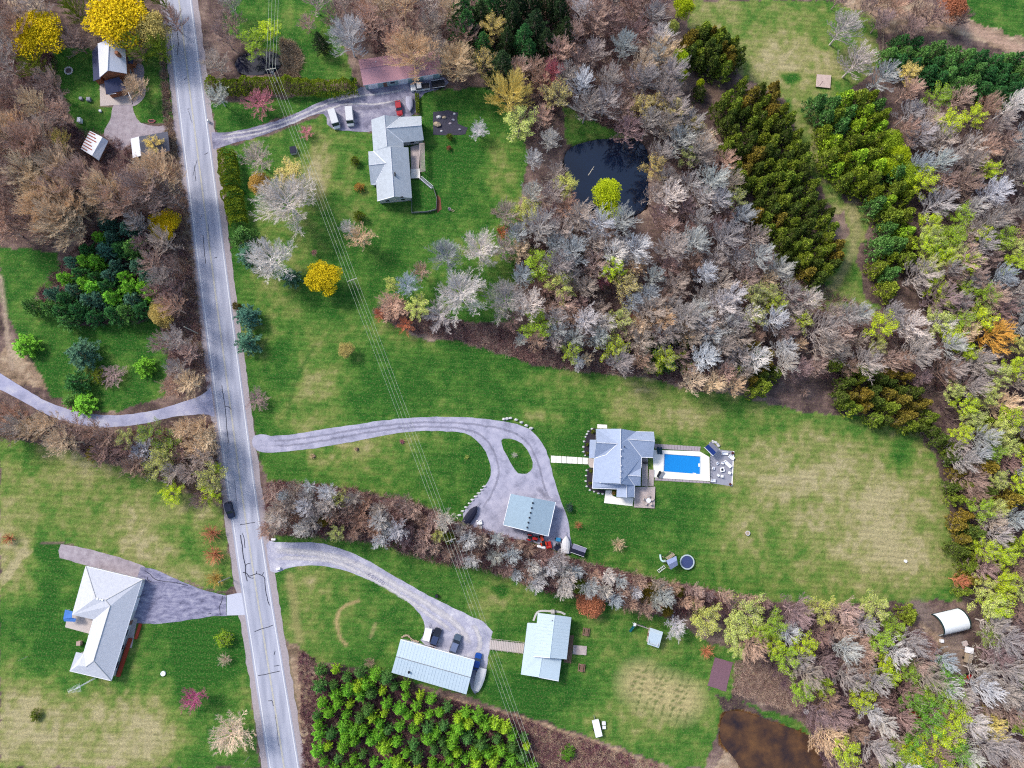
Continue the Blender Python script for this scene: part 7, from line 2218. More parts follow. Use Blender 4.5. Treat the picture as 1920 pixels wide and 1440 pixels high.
def car(name, label, cat, front, rear, pm, kind='sedan', L=4.5, W=1.82, roof=None, z=.04):
    c, ang = heading(front, rear)
    o = thing(name, label, cat, (c.x, c.y, z), ang)
    h = L / 2
    hood, roof_h = (.88, 1.45) if kind == 'sedan' else (.95, 1.7) if kind == 'suv' else (1.0, 1.78) if kind == 'pickup' else (1.15, 2.1)
    w = W / 2
    if kind == 'van':
        prof = [(-h, .9, hood * .95), (-h + .15, 1, hood), (h - 1.3, 1, hood), (h - .35, .96, hood * .92), (h, .85, hood * .7)]
        cab = [(-h + .05, .95), (h - 1.0, .95)]
        shield = h - .55
    elif kind == 'pickup':
        prof = [(-h, .95, hood * .95), (-h + .1, 1, hood), (h * .1, 1, hood), (h - .4, .97, hood), (h, .88, hood * .8)]
        cab = [(-h * .12, .9), (h * .32, .88)]
        shield = h * .50
    else:
        prof = [(-h, .84, hood * .85), (-h + .25, .96, hood), (-h * .3, 1, hood), (h * .4, 1, hood), (h - .35, .95, hood * .9), (h, .82, hood * .68)]
        cab = [(-h * (.62 if kind == 'sedan' else .78), .82), (h * .12, .82)]
        shield = h * .42
    MB().loft([ring6(y, w * k, .25, zz) for y, k, zz in prof]).build('body', pm, o, False)
    y0, y1 = cab
    back = y0[0] - (.55 if kind == 'sedan' else .15)
    if kind == 'van':
        back = y0[0]
    zb = hood - .04
    zs = roof_h
    rings = [[(-w * .93, back, zb), (w * .93, back, zb), (w * .93, shield, zb), (-w * .93, shield, zb)], [(-w * y0[1], y0[0], zs - .05), (w * y0[1], y0[0], zs - .05), (w * y1[1], y1[0], zs - .05), (-w * y1[1], y1[0], zs - .05)]]
    MB().loft(rings).build('window', M_GLASS, o, False)
    MB().box((0, (y0[0] + y1[0]) / 2, zs - .02), (W * (y0[1] + .02), y1[0] - y0[0] + .08, .09), 0, .94).build('roof', roof or pm, o, False)
    if kind == 'pickup':
        MB().box((0, -h * .58, hood + .01), (W * .84, h * .76, .05)).build('bed_floor', M_DARK, o, False)
    wheels(o, W, (-h * .6, h * .62))
    for s in (-1, 1):
        MB().box((s * w * .66, h - .05, hood * .6), (.36, .12, .16)).build('headlight', M_LAMP, o, False)
        MB().box((s * w * .72, -h + .02, hood * .72), (.28, .1, .2)).build('tail_light', M_TAIL, o, False)
        MB().box((s * (w + .1), shield - .25, hood + .1), (.2, .1, .14)).build('mirror', pm, o, False)
    return o


NAVY, WHITE, REDP, BLACKP = paint('navy', (24, 36, 70)), paint('white', (240, 240, 240)), paint('red', (196, 44, 52)), paint('black', (34, 38, 52))
GREYP, BLUEP, SLATE = paint('silver', (156, 170, 178)), paint('blue', (28, 84, 178)), paint('slate', (92, 110, 128))
car('car', 'dark blue car driving south on the road', 'car', (435.5, 969), (429, 943.5), NAVY, 'suv', 4.3, 1.85, z=.065)
car('van', 'white van parked on the north driveway, western one', 'van', (633, 243), (623, 211), WHITE, 'van', 5.3, 2.05)
car('van', 'white van parked on the north driveway, eastern one', 'van', (658.5, 238), (655.5, 206), WHITE, 'van', 5.2, 2.05)
car('car', 'red car parked beside the deck house', 'car', (750.5, 217), (746, 193), REDP, 'sedan', 4.4, 1.75)
car('pickup_truck', 'white pickup truck by the pink-roofed garage', 'pickup truck', (771.5, 168), (805, 164), WHITE, 'pickup', 5.4, 1.95)
car('car', 'silver grey car half hidden at the end of the pink-roofed garage', 'car', (803, 141), (826, 138.5), GREYP, 'suv', 4.3, 1.8)
car('car', 'black hatchback with a sunroof beside the long metal garage', 'car', (822.5, 1178), (812, 1207.5), BLACKP, 'suv', 4.5, 1.85, roof=mat('glass roof', lin(70, 84, 120), rough=.2, var=.05))
car('car', 'slate grey estate car in the middle of the south parking', 'car', (860, 1190), (848.5, 1221), SLATE, 'suv', 4.8, 1.9, roof=mat('slate roof paint', lin(128, 142, 176), rough=.3, var=.05))
car('car', 'bright blue car at the end of the long metal garage', 'car', (898, 1225), (891.5, 1253), BLUEP, 'sedan', 4.3, 1.75)


def hull(o, L, W, m, cover, deckz=.95, flat=False, bow=1.0):
    h = L / 2
    rings_lo, rings = [], []
    st = [(-h, .86), (-h * .6, .97), (-h * .1, 1.0), (h * .35, .88), (h * .7, .55 if not flat else .7), (h * .98, .05 if not flat else .45)]
    H = []
    for y, k in st:
        w = W / 2 * k
        H.append([(-w, y, deckz), (-w * .86, y, deckz * .5), (0, y, .35), (w * .86, y, deckz * .5), (w, y, deckz)])
    MB().loft([r for r in H]).build('hull', m, o, False)
    T = []
    for y, k in st:
        w = W / 2 * k * 1.02
        c = .38 * (1 - abs(y / h) ** 2 * .7)
        T.append([(-w, y, deckz), (-w * .6, y, deckz + c * .7), (0, y, deckz + c), (w * .6, y, deckz + c * .7), (w, y, deckz)])
    MB().loft(T).build('cover', cover, o, False)


def boat(label, front, rear, W, m, cover, trailer=True, L=None, flat=False, z=.04):
    c, ang = heading(front, rear)
    if L is None:
        L = (P(*front) - P(*rear)).length
    o = thing('boat', label, 'boat', (c.x, c.y, z), ang)
    hull(o, L, W, m, cover, flat=flat)
    if trailer:
        t = MB().bar((0, -L * .3, .32), (0, L / 2 + 1.0, .4), .06, 6).bar((-W * .35, -L * .25, .32), (W * .35, -L * .25, .32), .06, 6).build('trailer_frame', M_SIDING_GREY, o, False)
        for s in (-1, 1):
            MB().bar((s * W * .40, -L * .22, .3), (s * W * .5, -L * .22, .3), .3, 12).build('wheel', M_TYRE, o, False)
    return o


M_COV_NAVY = mat('navy boat cover', lin(26, 30, 58), var=.15, rough=.7)
M_COV_GREY = mat('grey boat cover', lin(190, 188, 206), var=.10, rough=.7)
M_COV_WHITE = mat('white shrink wrap', lin(246, 244, 244), var=.04, rough=.5)
boat('navy covered boat on the west side of the garage yard', (895, 948), (872, 981), 2.3, M_DARK, M_COV_NAVY)
boat('silver covered boat on a trailer beside the red car', (769.5, 212), (767, 184), 1.9, M_SIDING_GREY, M_COV_GREY)
boat('white wrapped boat at the end of the long metal garage', (893, 1294), (905, 1251), 2.4, M_COV_WHITE, M_COV_WHITE, flat=True)
boat('white pointed boat beside the blue buggy', (1061, 1004), (1058.5, 1036), 2.2, M_COV_WHITE, M_COV_WHITE)

# small white paddle boat
q = P(899, 984)
pb = thing('paddle_boat', 'small white two-piece paddle boat by the garage yard', 'boat', (q.x, q.y, .04), .15)
MB().box((.1, .55, .3), (1.5, 1.1, .5), 0, .85).box((-.4, 1.05, .35), (.5, .5, .4), 0, .8).box((.5, 1.05, .35), (.5, .5, .4), 0, .8).build('hull', M_TRIM, pb, False)
MB().box((-.15, -.7, .3), (1.6, .75, .5), 0, .8).build('stern_float', M_SIDING, pb, False)
MB().box((-.05, -.15, .2), (.9, .6, .15)).build('link', M_SIDING_GREY, pb, False)


def trailer(name, label, cat, front, rear, W, h, m, top=None, z0=.45, rail=False, zz=.04):
    c, ang = heading(front, rear)
    L = (P(*front) - P(*rear)).length
    o = thing(name, label, cat, (c.x, c.y, zz), ang)
    MB().box((0, 0, z0 + h / 2), (W, L, h)).build('box', m, o, False)
    if top:
        MB().box((W * .22, 0, z0 + h + .03), (W * .50, L * .98, .08)).build('cover', top[0], o, False)
        MB().box((-W * .26, 0, z0 + h + .03), (W * .44, L * .98, .07)).build('cover', top[1], o, False)
    for s in (-1, 1):
        t = MB().bar((s * (W / 2 + .02), -L * .08, .32), (s * (W / 2 + .22), -L * .08, .32), .32, 12).build('wheel', M_TYRE, o, False)
    MB().bar((0, L / 2, z0 - .05), (0, L / 2 + 1.1, z0 - .05), .06, 6).build('tongue', M_SIDING_GREY, o, False)
    if rail:
        for s in (-1, 1):
            MB().bar((s * W / 2, -L / 2, z0 + h + .3), (s * W / 2, L / 2, z0 + h + .3), .05, 5).build('rail', M_TRIM, o, False)
    return o


trailer('utility_trailer', 'covered utility trailer with a grey and navy top east of the garage', 'trailer', (1071, 1026), (1096, 1035), 2.3, .9, M_DARK, (mat('grey tarp', lin(150, 150, 176), var=.1), M_COV_NAVY), rail=True)
trailer('flatbed_trailer', 'black flatbed trailer behind the white pickup', 'trailer', (810, 162.5), (834, 158.5), 2.2, .35, M_DARK, rail=True)
trailer('cargo_trailer', 'small white cargo trailer beside the black hatchback', 'trailer', (805, 1176), (799, 1199), 1.8, 1.1, M_TRIM)
trailer('cargo_trailer', 'white trailer standing on the south lawn', 'trailer', (1115, 1348), (1122, 1378), 1.7, .9, M_TRIM, zz=0)
trailer('dump_trailer', 'tan dump trailer near the arched shelter', 'trailer', (1813, 1224), (1810, 1241), 1.7, .8, M_STONE_T, zz=0)
trailer('cargo_trailer', 'little white trailer just above the tan dump trailer', 'trailer', (1807, 1216), (1820, 1219), 1.5, .7, M_TRIM, zz=0)


def tractor(label, front, rear, m, big=.62, name='tractor'):
    c, ang = heading(front, rear)
    o = thing(name, label, 'tractor', (c.x, c.y, .04), ang)
    MB().loft([ring6(y, w, .5, z) for y, w, z in ((.1, .36, 1.25), (.9, .36, 1.2), (1.45, .33, 1.1), (1.55, .28, .9))]).build('hood', m, o, False)
    MB().box((0, -.5, .65), (.6, 1.3, .4)).build('chassis', M_DARK, o, False)
    MB().box((0, -.55, 1.0), (.5, .45, .14)).box((0, -.8, 1.25), (.5, .12, .45)).build('seat', M_DARK, o, False)
    for s in (-1, 1):
        MB().box((s * .62, -.75, 1.28), (.34, .9, .08)).build('fender', m, o, False)
        t = MB().bar((s * .48, -.75, big), (s * .85, -.75, big), big, 16).build('rear_wheel', M_TYRE, o, False)
        MB().bar((s * .8, -.75, big), (s * .88, -.75, big), big * .5, 12).build('rim', m, t, False)
        t = MB().bar((s * .42, 1.1, .36), (s * .64, 1.1, .36), .36, 14).build('front_wheel', M_TYRE, o, False)
    MB().bar((0, -.05, 1.2), (0, -.3, 1.45), .03, 5).build('steering_column', M_DARK, o, False)
    MB().ring((0, -.33, 1.45), .14, .2, .03, 14).build('steering_wheel', M_DARK, o, False)
    return o


M_RED = mat('red machine paint', lin(206, 46, 44), rough=.35, var=.06)
M_ORANGE = mat('orange red machine paint', lin(226, 76, 42), rough=.35, var=.08)
tractor('red tractor with its hood east, behind the grey garage', (1006, 1010), (988, 1006), M_RED)
tractor('small orange-red tractor behind the grey garage', (1015.5, 1008), (1018.5, 1019), M_ORANGE, .45)
q = P(1028, 1021)
w = thing('red_wagon', 'red implement cart southeast of the grey garage', 'cart', (q.x, q.y, .04), .2)
MB().box((0, 0, .6), (1.3, 1.6, .45), 0, 1.08).build('box', M_RED, w, False)
for s in (-1, 1):
    for t in (-.5, .5):
        MB().bar((s * .6, t, .28), (s * .8, t, .28), .28, 12).build('wheel', M_TYRE, w, False)
MB().bar((0, .8, .4), (0, 1.7, .3), .05, 5).build('tongue', M_DARK, w, False)
q = P(1014.5, 1025)
w = thing('fuel_tank', 'white horizontal tank at the edge of the garage yard', 'tank', (q.x, q.y, .04), math.radians(-16))
MB().bar((-.95, 0, .75), (.95, 0, .75), .38, 14).blob((-.95, 0, .75), .37, 10, 6, (.6, 1, 1), 1, 0).blob((.95, 0, .75), .37, 10, 6, (.6, 1, 1), 2, 0).build('tank', M_TRIM, w, False)
for s in (-.6, .6):
    MB().box((s, 0, .2), (.12, .7, .4)).build('leg', M_SIDING_GREY, w, False)
# side by side buggy
c, ang = heading((1046.5, 1008), (1044, 1031))
w = thing('utility_buggy', 'blue and black side-by-side buggy southeast of the grey garage', 'buggy', (c.x, c.y, .04), ang)
MB().loft([ring6(y, k, .4, z) for y, k, z in ((.7, .7, 1.0), (1.3, .68, .95), (1.65, .55, .75))]).build('hood', mat('bright blue plastic', lin(60, 150, 200), var=.05, rough=.4), w, False)
MB().box((0, -.9, .7), (1.4, 1.4, .5)).build('cargo_bed', M_COV_NAVY, w, False)
for s in (-.33, .33):
    MB().box((s, 0, .75), (.5, .5, .2)).box((s, -.28, 1.05), (.5, .12, .5)).build('seat', M_DARK, w, False)
for s in (-.62, .62):
    MB().tube([(s, .75, .9), (s, .45, 1.75), (s, -.5, 1.75), (s, -.6, .9)], .04, 5).build('roll_bar', M_SIDING_GREY, w, False)
wheels(w, 1.6, (-1.0, 1.15), .34, .28)
# ride-on red mower near the shelter
tractor('red ride-on mower in the clearing below the arched shelter', (1814, 1266), (1803, 1276), M_RED, .36, 'ride_on_mower')

# ------------------------------------------------------------------ power line
M_POLE = mat('grey pole wood', lin(216, 208, 190), var=.14, scale=3)
M_WIRE = mat('bare aluminium wire', lin(214, 222, 204), rough=.5, var=.03)
M_INS = mat('white insulator', lin(240, 240, 238), var=.03)


def pole(label, base, h, arm=None, r=.14, name='utility_pole', trans=False):
    o = thing(name, label, 'pole', (base.x, base.y, 0), arm or 0)
    MB().cyl((0, 0, -.3), r, h + .3, 10, r * .72).build('mast', M_POLE, o, False)
    if arm is not None:
        MB().box((0, 0, h - .35), (2.7, .14, .16)).build('crossarm', M_POLE, o, False)
        for s in (-1.25, -.45, .45, 1.25):
            MB().cyl((s, 0, h - .28), .09, .26, 8, .05).build('insulator', M_INS, o, False)
        MB().bar((-.7, 0, h - .4), (0, .02, h - 1.1), .03, 4).bar((.7, 0, h - .4), (0, .02, h - 1.1), .03, 4).build('brace', M_SIDING_GREY, o, False)
    if trans:
        MB().cyl((.0, -.42, h - 2.0), .27, .9, 12).build('transformer', M_SIDING_GREY, o, False)
    return o


PH = 10.4
tops = [P(516, -190, PH), P(507.5, 128, PH), P(659.5, 524, PH), P(845, 1013, PH), P(1012, 1478, PH)]
dirs = []
for i, t in enumerate(tops):
    d = tops[min(i + 1, 4)] - tops[max(i - 1, 0)]
    dirs.append(math.atan2(d.y, d.x) + math.pi / 2)
pole('power pole with crossarm beside the little northern pond', tops[1], PH, dirs[1], trans=True)
pole('power pole with crossarm beside the bright yellow tree', tops[2], PH, dirs[2])
pole('power pole with crossarm in the hedgerow west of the garage yard', tops[3], PH, dirs[3], trans=True)
for k, s in enumerate((-1.25, -.45, .45, 1.25)):
    mb = MB()
    for (a, da), (b, db) in zip(list(zip(tops, dirs)), list(zip(tops, dirs))[1:]):
        A = a + Vector((math.cos(da), math.sin(da), 0)) * s + Vector((0, 0, 0))
        B = b + Vector((math.cos(db), math.sin(db), 0)) * s
        pts = [A + (B - A) * (i / 10) + Vector((0, 0, -1.1 * (1 - (2 * i / 10 - 1) ** 2))) for i in range(11)]
        mb.tube(pts, .026, 4)
    o = mb.build('overhead_wire', M_WIRE)
    tag(o, 'overhead power wire, %s of the four on the long line' % ['westernmost', 'second from the west', 'second from the east', 'easternmost'][k], 'wire', 'overhead power wires')
pole('leaning-looking bare pole on the west verge of the road', P(372.5, 625.9), 9.5, r=.15)
pole('short bare pole on the verge above the ranch driveway', P(431, 1082.5), 8.0, r=.13)
pole('thin garden pole west of the ranch house', P(52, 1231), 3.6, r=.06)
pole('short verge pole near the foot of the road', P(467, 1419), 4.2, r=.07)
# television mast
q = P(179, 1271)
an = thing('antenna_mast', 'tall television antenna mast south of the ranch house', 'antenna', (q.x, q.y, 0), .3)
for i in range(3):
    a = i * 2.094
    MB().bar((.18 * math.cos(a), .18 * math.sin(a), 0), (.08 * math.cos(a), .08 * math.sin(a), 9.2), .03, 5).build('mast_leg', M_TRIM, an, False)
for i in range(12):
    z = .5 + i * .72
    MB().ring((0, 0, z), .13, .17, .03, 6).build('mast_brace', M_TRIM, an, False)
MB().bar((-1.6, 0, 9.3), (1.4, 0, 9.3), .035, 5).build('boom', M_TRIM, an, False)
for i in range(11):
    x = -1.5 + i * .28
    l = .5 + .05 * i
    MB().bar((x, -l, 9.3), (x, l, 9.3), .02, 4).build('element', M_TRIM, an, False)

# ------------------------------------------------------------------ play things
q = P(1286.6, 1053)
tp = thing('trampoline', 'round blue trampoline on the south lawn', 'trampoline', (q.x, q.y, 0))
MB().cyl((0, 0, .82), 1.55, .04, 36).build('mat', mat('trampoline mat', lin(70, 84, 134), var=.06, rough=.6), tp, False)
MB().ring((0, 0, .80), 1.53, 1.62, .05, 36).build('spring_gap', M_DARK, tp, False)
MB().ring((0, 0, .83), 1.62, 1.95, .08, 36).build('pad', mat('trampoline pad', lin(206, 222, 226), var=.05), tp, False)
for i in range(8):
    a = i * .785
    MB().bar((1.85 * math.cos(a), 1.85 * math.sin(a), 0), (1.85 * math.cos(a), 1.85 * math.sin(a), .85), .05, 6).build('leg', M_SIDING_GREY, tp, False)
# playset beside it
ps = thing('playset', 'wooden playset with a blue tarp roof and curved slide', 'playset', tuple(P(1256, 1052)))
M_TEAL = mat('pale teal plastic', lin(190, 222, 224), var=.05, rough=.4)
planks(ps, (1244, 1044.5), (1259, 1034.5), (1263, 1039), (1250, 1049), 7, 1.5, .06, M_STONE_T)
roof_mesh('tarp_roof', [[(1249, 1051, 3.0), (1268, 1042.5, 3.0), (1269.5, 1050.5, 3.6), (1253, 1059.5, 3.6)], [(1253, 1059.5, 3.6), (1269.5, 1050.5, 3.6), (1271, 1059.5, 3.0), (1257.5, 1068, 3.0)]], mat('blue grey tarp', lin(154, 168, 206), var=.12), ps, .03)
for p in ((1250, 1052), (1267.5, 1044), (1270, 1059), (1258, 1067), (1245, 1045), (1259, 1035.5)):
    z = 3.0 if p[1] > 1043.9 and p[0] > 1249 else 2.2
    b = P(p[0], p[1], z); MB().box((b.x, b.y, z / 2), (.12, .12, z)).build('post', M_STONE_T, ps)
pts = densify([P(1249, 1051, 1.6), P(1245, 1053, 1.3), P(1240.5, 1051.5, .9), P(1238.5, 1046, .5), P(1238, 1040, .2)], .4, False, 1)
mb = MB(); mb.tube(pts, .28, 8); mb.build('slide', M_TEAL, ps)
MB().bar(P(1243, 1046, 1.8), P(1258, 1034, 1.8), .06, 5).build('rail', M_DARK, ps)
# ladder frame
ld = thing('climbing_frame', 'small white ladder frame lying west of the playset', 'ladder', tuple(P(1239, 1066)))
A, B, Cc, D = P(1232, 1069), P(1244, 1060), P(1247, 1064), P(1235, 1073)
MB().bar(A + Vector((0, 0, .4)), B + Vector((0, 0, .4)), .06, 5).bar(D + Vector((0, 0, .4)), Cc + Vector((0, 0, .4)), .06, 5).build('side_rail', M_TRIM, ld)
for i in range(5):
    a, b = A + (B - A) * (i / 4), D + (Cc - D) * (i / 4)
    MB().bar(a + Vector((0, 0, .4)), b + Vector((0, 0, .4)), .05, 5).build('rung', M_TRIM, ld)
for a in (A, B, Cc, D):
    MB().bar(a, a + Vector((0, 0, .42)), .05, 5).build('leg', M_SIDING_GREY, ld)
# playhouse with swing beam and slide
rt, rf, pts = house('playhouse', 'small playhouse with a pale blue metal roof and swing beam', 'playhouse', [(1219.3, 1177), (1243.3, 1185), (1235.3, 1215), (1214, 1208)], 2.6,
                    [[(1219.3, 1177, 2.6), (1243.3, 1185, 2.6), (1241.5, 1191.5, 2.9), (1218, 1183.8, 2.9)], [(1218, 1183.8, 2.9), (1241.5, 1191.5, 2.9), (1235.3, 1215, 2.1), (1214, 1208, 2.1)]], M_METAL_BLUE, M_WOOD, .3, openings=False)
wall_openings(rt, Vector((pts[3].x, pts[3].y, 0)), Vector((pts[0].x, pts[0].y, 0)), 0, 2.0, [('door', .5, .8, 1.6, 0)])
MB().bar(P(1193, 1171, 2.3), P(1219, 1180, 2.3), .07, 6).build('swing_beam', M_WOOD, rt)
for s in ((1190.5, 1174), (1195, 1167)):
    b = P(*s); MB().bar(b, P(1193, 1171, 2.35), .06, 5).build('swing_leg', M_WOOD, rt)
for i in range(3):
    p = P(1199 + i * 6, 1173 + i * 2.1, 2.25)
    MB().bar(p, p + Vector((0, 0, -1.7)), .02, 4).bar(p + Vector((.4, -.1, 0)), p + Vector((.4, -.1, -1.7)), .02, 4).build('swing_rope', M_TRIM, rt)
    MB().box(p + Vector((.2, -.05, -1.72)), (.5, .2, .05)).build('swing_seat', M_DARK, rt)
sl = thing('slide', 'little dark teal slide tower beside the swing beam', 'slide', tuple(P(1186, 1172)))
a, b = P(1188, 1169), P(1180.5, 1184)
for s in (-.25, .25):
    MB().bar((a.x + s, a.y + .3, 0), (a.x + s, a.y, 1.5), .05, 5).build('ladder_leg', M_TRIM, sl)
MB().box((a.x, a.y, 1.45), (.7, .7, .08)).build('platform', M_TRIM, sl)
d = (b - a).normalized(); sd = Vector((-d.y, d.x, 0)) * .27
M_TEAL2 = mat('dark teal plastic', lin(24, 110, 120), var=.05, rough=.4)
MB().add([tuple(a + sd + Vector((0, 0, 1.4))), tuple(a - sd + Vector((0, 0, 1.4))), tuple(b - sd + Vector((0, 0, .15))), tuple(b + sd + Vector((0, 0, .15)))], [(0, 1, 2, 3)]).build('chute', M_TEAL2, sl)
for s in (1, -1):
    MB().bar(a + sd * s + Vector((0, 0, 1.5)), b + sd * s + Vector((0, 0, .25)), .06, 5).build('side', M_TEAL2, sl)

# ------------------------------------------------------------------ garden and yard things
tag(sheet('mulch_bed', [(1340, 1232), (1374, 1242), (1361, 1297), (1327, 1285)], .07, mat('purplish mulch', lin(140, 104, 116), var=.35, scale=3), jitter=.12), kind='structure')
# rock garden
tag(sheet('rock_garden_bed', [(812, 210), (840, 207), (858, 212), (858, 232), (876, 240), (872, 252), (848, 254), (812, 253)], .06, mat('dark gravel', lin(70, 68, 84), var=.45, scale=2.5), jitter=.2), kind='structure')
for i, (x, y, r, m, lab) in enumerate(((820, 234, .95, M_STONE_T, 'large tan boulder in the rock garden'), (823, 220, .62, M_STONE_W, 'white flat boulder in the rock garden'), (833, 221, .55, M_STONE_T, 'tan boulder beside the white one in the rock garden'), (852, 214, .35, M_STONE_W, 'small white stone at the northeast of the rock garden'),
                                     (850, 225, .4, M_PATIO_G, 'grey stone at the east of the rock garden'), (844, 232, .4, M_PATIO_P, 'pinkish stone in the middle of the rock garden'), (828, 246, .35, M_STONE_W, 'small white stone at the south of the rock garden'), (862, 243, .35, M_PATIO_G, 'grey stone at the tail of the rock garden'))):
    q = P(x, y); tag(MB().blob((q.x, q.y, r * .35), r, 9, 5, (1.15, .85, .6), i + 7, .2).build('boulder', m), lab, 'boulder', None)
# dock and log in the pond
dk = thing('dock', 'narrow grey wooden dock on the south shore of the pond', 'dock', tuple(P(1083, 389)))
planks(dk, (1068, 398), (1092, 379), (1095.5, 382), (1071, 402), 14, .25, .07, M_SIDING_GREY)
for p in ((1070, 397), (1091, 381), (1094, 383), (1072, 400)):
    q = P(*p); MB().bar((q.x, q.y, -1.1), (q.x, q.y, .5), .08, 6).build('post', M_SIDING_GREY, dk)
a, b = P(1103, 329, -.25), P(1114, 312, -.25)
lg = thing('floating_log', 'pale log floating in the pond', 'log', tuple((a + b) / 2))
MB().bar(a, b, .13, 8, .07).build('stem', M_POLE, lg)
MB().bar((a * .4 + b * .6), (a * .4 + b * .6) + Vector((.5, .2, .15)), .05, 5, .02).build('stub', M_POLE, lg)
# bench
q = P(1325, 133)
bn = thing('garden_bench', 'white bench below the round cedar clump', 'bench', (q.x, q.y, 0), math.radians(-18))
for k in range(3):
    MB().box((0, -.2 + k * .2, .45), (1.9, .17, .05)).build('plank', M_TRIM, bn, False)
MB().box((0, .36, .75), (1.9, .06, .4)).build('backrest', M_TRIM, bn, False)
for s in (-.8, .8):
    MB().box((s, 0, .21), (.08, .55, .42)).build('leg', M_SIDING_GREY, bn, False)
# square platform
pf = thing('platform', 'square pale pink platform in the dry field', 'platform', tuple(P(1543, 153)))
planks(pf, (1530, 141), (1557, 143), (1555, 167), (1528, 164), 12, .55, .08, mat('pale pink boards', lin(232, 206, 196), var=.08), .04)
for p in ((1531, 142), (1556, 144), (1554, 166), (1529, 163)):
    q = P(*p); MB().box((q.x, q.y, .24), (.2, .2, .48)).build('leg', M_WOOD_BR, pf)
MB().bar(P(1537, 160, .6), P(1543, 152, .6), .04, 4).build('pole', M_WOOD_BR, pf)
# fire ring
q = P(129, 133)
fr = thing('fire_ring', 'stone fire ring on the lawn of the white-roofed house', 'fire ring', (q.x, q.y, 0))
for i in range(14):
    a = i * .4488
    MB().blob((1.0 * math.cos(a), 1.0 * math.sin(a), .12), .26, 6, 4, (1, 1, .8), i, .2).build('stone', M_STONE_W, fr, False)
MB().cyl((0, 0, 0), .85, .05, 14).build('ash', mat('ash', lin(120, 104, 104), var=.3), fr, False)
# boat-shaped flower bed
bd = thing('flower_bed', 'small boat-shaped flower bed with a red rim near the road', 'flower bed', tuple(P(285, 227)))
pp = [P(278, 227), P(281, 225), P(288, 225), P(292, 227), P(288, 230), P(281, 230)]
MB().prism(pp, 0, .12).build('soil', M_MULCH, bd)
mb = MB()
for a, b in zip(pp, pp[1:] + pp[:1]):
    mb.bar(a + Vector((0, 0, .15)), b + Vector((0, 0, .15)), .12, 5)
mb.build('rim', mat('pink red rim', lin(206, 120, 120), var=.1), bd)


def small_box(name, label, cat, x, y, size, m, lid=None, rz=0.0):
    q = P(x, y)
    o = thing(name, label, cat, (q.x, q.y, 0), rz)
    MB().box((0, 0, size[2] / 2), size, 0, .96).build('body', m, o, False)
    MB().box((0, 0, size[2] + .04), (size[0] * 1.06, size[1] * 1.06, .08), 0, .9).build('lid', lid or m, o, False)
    return o


small_box('storage_box', 'dark blue storage box on the lawn under the power line', 'box', 551, 284, (1.6, 1.9, 1.1), M_SIDING, M_COV_NAVY, .15)
small_box('utility_box', 'grey utility box south of the yellow-tree house lawn', 'box', 168, 188, (1.0, 1.0, .8), M_PATIO_G)
small_box('utility_box', 'smaller round-topped grey box beside the utility box', 'box', 153, 186, (.8, .8, .6), M_PATIO_G)
small_box('beehive', 'small white box on the lawn above the rusty shed', 'box', 189, 209, (.6, .6, .5), M_TRIM)
small_box('garden_cabinet', 'white cabinet hidden by the tree west of the rusty shed', 'box', 152, 228, (.9, 1.3, 1.2), M_TRIM)
small_box('mailbox', 'white mailbox at the mouth of the north driveway', 'mailbox', 392, 229, (.35, .6, 1.1), M_TRIM)
small_box('mailbox', 'white mailbox above the mouth of the south driveway', 'mailbox', 514, 1011, (1.0, .5, .7), M_TRIM)
small_box('mailbox', 'white mailbox below the mouth of the south driveway', 'mailbox', 523, 1066, (1.0, .5, .7), M_TRIM, None, .2)
small_box('white_crate', 'white crate beside the trailer on the south lawn', 'crate', 1131.5, 1355, (.9, .8, .6), M_TRIM)
small_box('white_crate', 'second white crate below the first beside the lawn trailer', 'crate', 1132, 1363, (.9, .7, .5), M_TRIM)
small_box('pallet_crate', 'wooden pallet crate between the arched shelter and the dump trailer', 'crate', 1808, 1206, (1.3, 1.1, .5), M_STONE_W, M_WOOD, .3)
small_box('generator_box', 'white box at the mouth of the arched shelter', 'box', 1764, 1201, (.8, .8, .7), M_TRIM)
small_box('air_conditioner', 'grey air conditioner at the north end of the cottage', 'air conditioner', 1036, 1146, (.9, .9, .8), M_SIDING)
small_box('garbage_cart', 'dark bin at the north edge of the south driveway', 'bin', 819, 1117, (.7, .8, 1.0), M_DARK)
small_box('rain_barrel', 'pale pink tank behind the ranch house', 'tank', 151, 1205, (1.0, 1.0, 1.0), mat('pale pink plastic', lin(206, 176, 164), var=.06))


def disc(name, label, cat, x, y, r, h, m, rim=None):
    q = P(x, y)
    o = thing(name, label, cat, (q.x, q.y, 0))
    MB().cyl((0, 0, 0), r, h, 20, r * .96).build('body', m, o, False)
    MB().ring((0, 0, h), r * .7, r * .98, .05, 20).build('rim', rim or m, o, False)


disc('well_cover', 'white round well cover on the ranch lawn', 'well cover', 306.5, 1262.5, .62, .3, M_TRIM)
disc('well_cover', 'pale round well cap by the brown pond wood', 'well cover', 1510, 1333, .7, .5, M_STONE_W)
disc('tree_stump', 'pale stump ring on the big lawn', 'stump', 1401, 999.5, .65, .45, M_STONE_T, M_STONE_W)
disc('well_cover', 'small pale disc in the clearing below the red mower', 'well cover', 1832, 1284, .5, .25, M_PATIO_P)
disc('stock_tank', 'little white tub in the dry eastern lawn', 'tub', 1697, 1052, .4, .35, M_TRIM)
for i, (x, y) in enumerate(((588.5, 855.5), (669.5, 842.5), (754.5, 829))):
    disc('mulch_ring', 'dark mulch ring round the %s sapling inside the loop lawn' % ['western', 'middle', 'eastern'][i], 'mulch ring', x, y, .5, .06, M_MULCH)
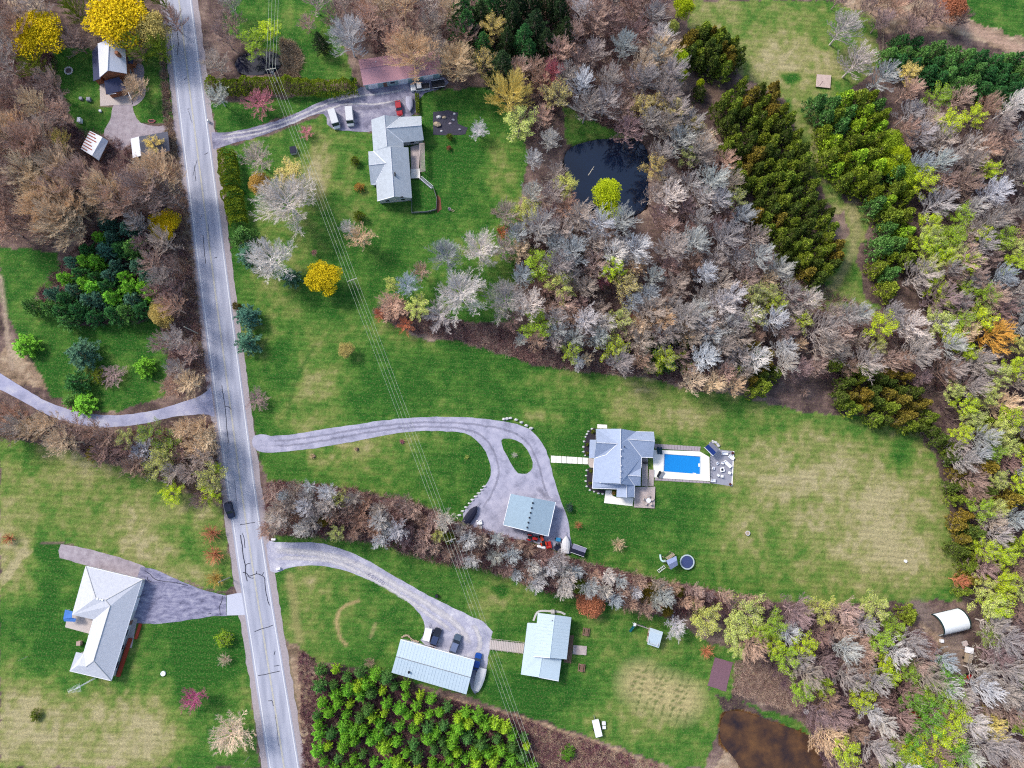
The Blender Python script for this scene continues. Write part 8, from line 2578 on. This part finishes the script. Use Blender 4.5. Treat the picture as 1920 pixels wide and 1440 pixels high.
# blue awning behind the ranch house
aw = thing('patio_awning', 'blue awning over the patio behind the ranch house', 'awning', tuple(P(131, 1153)))
roof_mesh('canopy', [[(122, 1143, 2.3), (136, 1146, 2.4), (135, 1158, 2.6), (118.5, 1160, 2.3)], [(118.5, 1160, 2.3), (135, 1158, 2.6), (143, 1160, 2.3), (141, 1166, 2.1), (120, 1165, 2.1)]], mat('blue fabric', lin(84, 140, 220), var=.08), aw, .03)
for p in ((123, 1145), (120.5, 1163), (140.5, 1164), (135.5, 1148)):
    q = P(p[0], p[1], 2.1); MB().bar((q.x, q.y, 0), (q.x, q.y, 2.15), .05, 5).build('post', M_TRIM, aw)
# garden chair on the lawn
o = chair('pink wooden lounge chair on the lawn east of the fenced yard', 843, 393, 1.2, M_PATIO_P, 'garden_chair', 0)
for k in range(2):
    MB().box((-.18 + .36 * k, -.8, .25), (.1, 1.2, .06)).build('leg_rest', M_STONE_T, o, False)
# wood pile and brush heap along the shelter clearing
lp = thing('log_pile', 'pile of pale branches east of the shelter clearing', 'log pile', tuple(P(1829, 1248)))
r = random.Random(3)
for i in range(26):
    b = P(1829 + r.uniform(-5, 5), 1248 + r.uniform(-45, 45)); a = r.uniform(0, 6.28); L = r.uniform(.8, 2.2)
    MB().bar((b.x, b.y, r.uniform(.05, .4)), (b.x + L * math.cos(a), b.y + L * math.sin(a), r.uniform(.05, .5)), .06, 5, .03).build('branch', M_POLE, lp)
lp = thing('firewood_stack', 'ring of firewood at the west end of the long metal garage', 'firewood', tuple(P(768, 1196)))
for i in range(22):
    x, y = 754 + i * 1.45, 1194.5 + i * .42 - 6 * math.sin(min(1, i / 13) * 3.1)
    b = P(x, y); a = r.uniform(0, 3.1)
    MB().bar((b.x - .25 * math.cos(a), b.y - .25 * math.sin(a), .14), (b.x + .25 * math.cos(a), b.y + .25 * math.sin(a), .14), .16, 7).build('log', M_STONE_T, lp)
# fallen pale trunk by the pond bank
a, b = P(1058, 196), P(1120, 228)
lg = thing('fallen_trunk', 'pale fallen trunk along the bank north of the pond', 'log', tuple((a + b) / 2))
MB().tube(jig(densify([a + Vector((0, 0, .3)), b + Vector((0, 0, .25))], 1.2, False), .5), .26, 6).build('stem', M_POLE, lg)
# garden shed tarp in cedars, scooter bits
small_box('blue_tarp_box', 'small blue box showing between the cedars', 'box', 1452, 237, (1.5, 1.2, .9), mat('blue tarp', lin(60, 84, 150), var=.1))
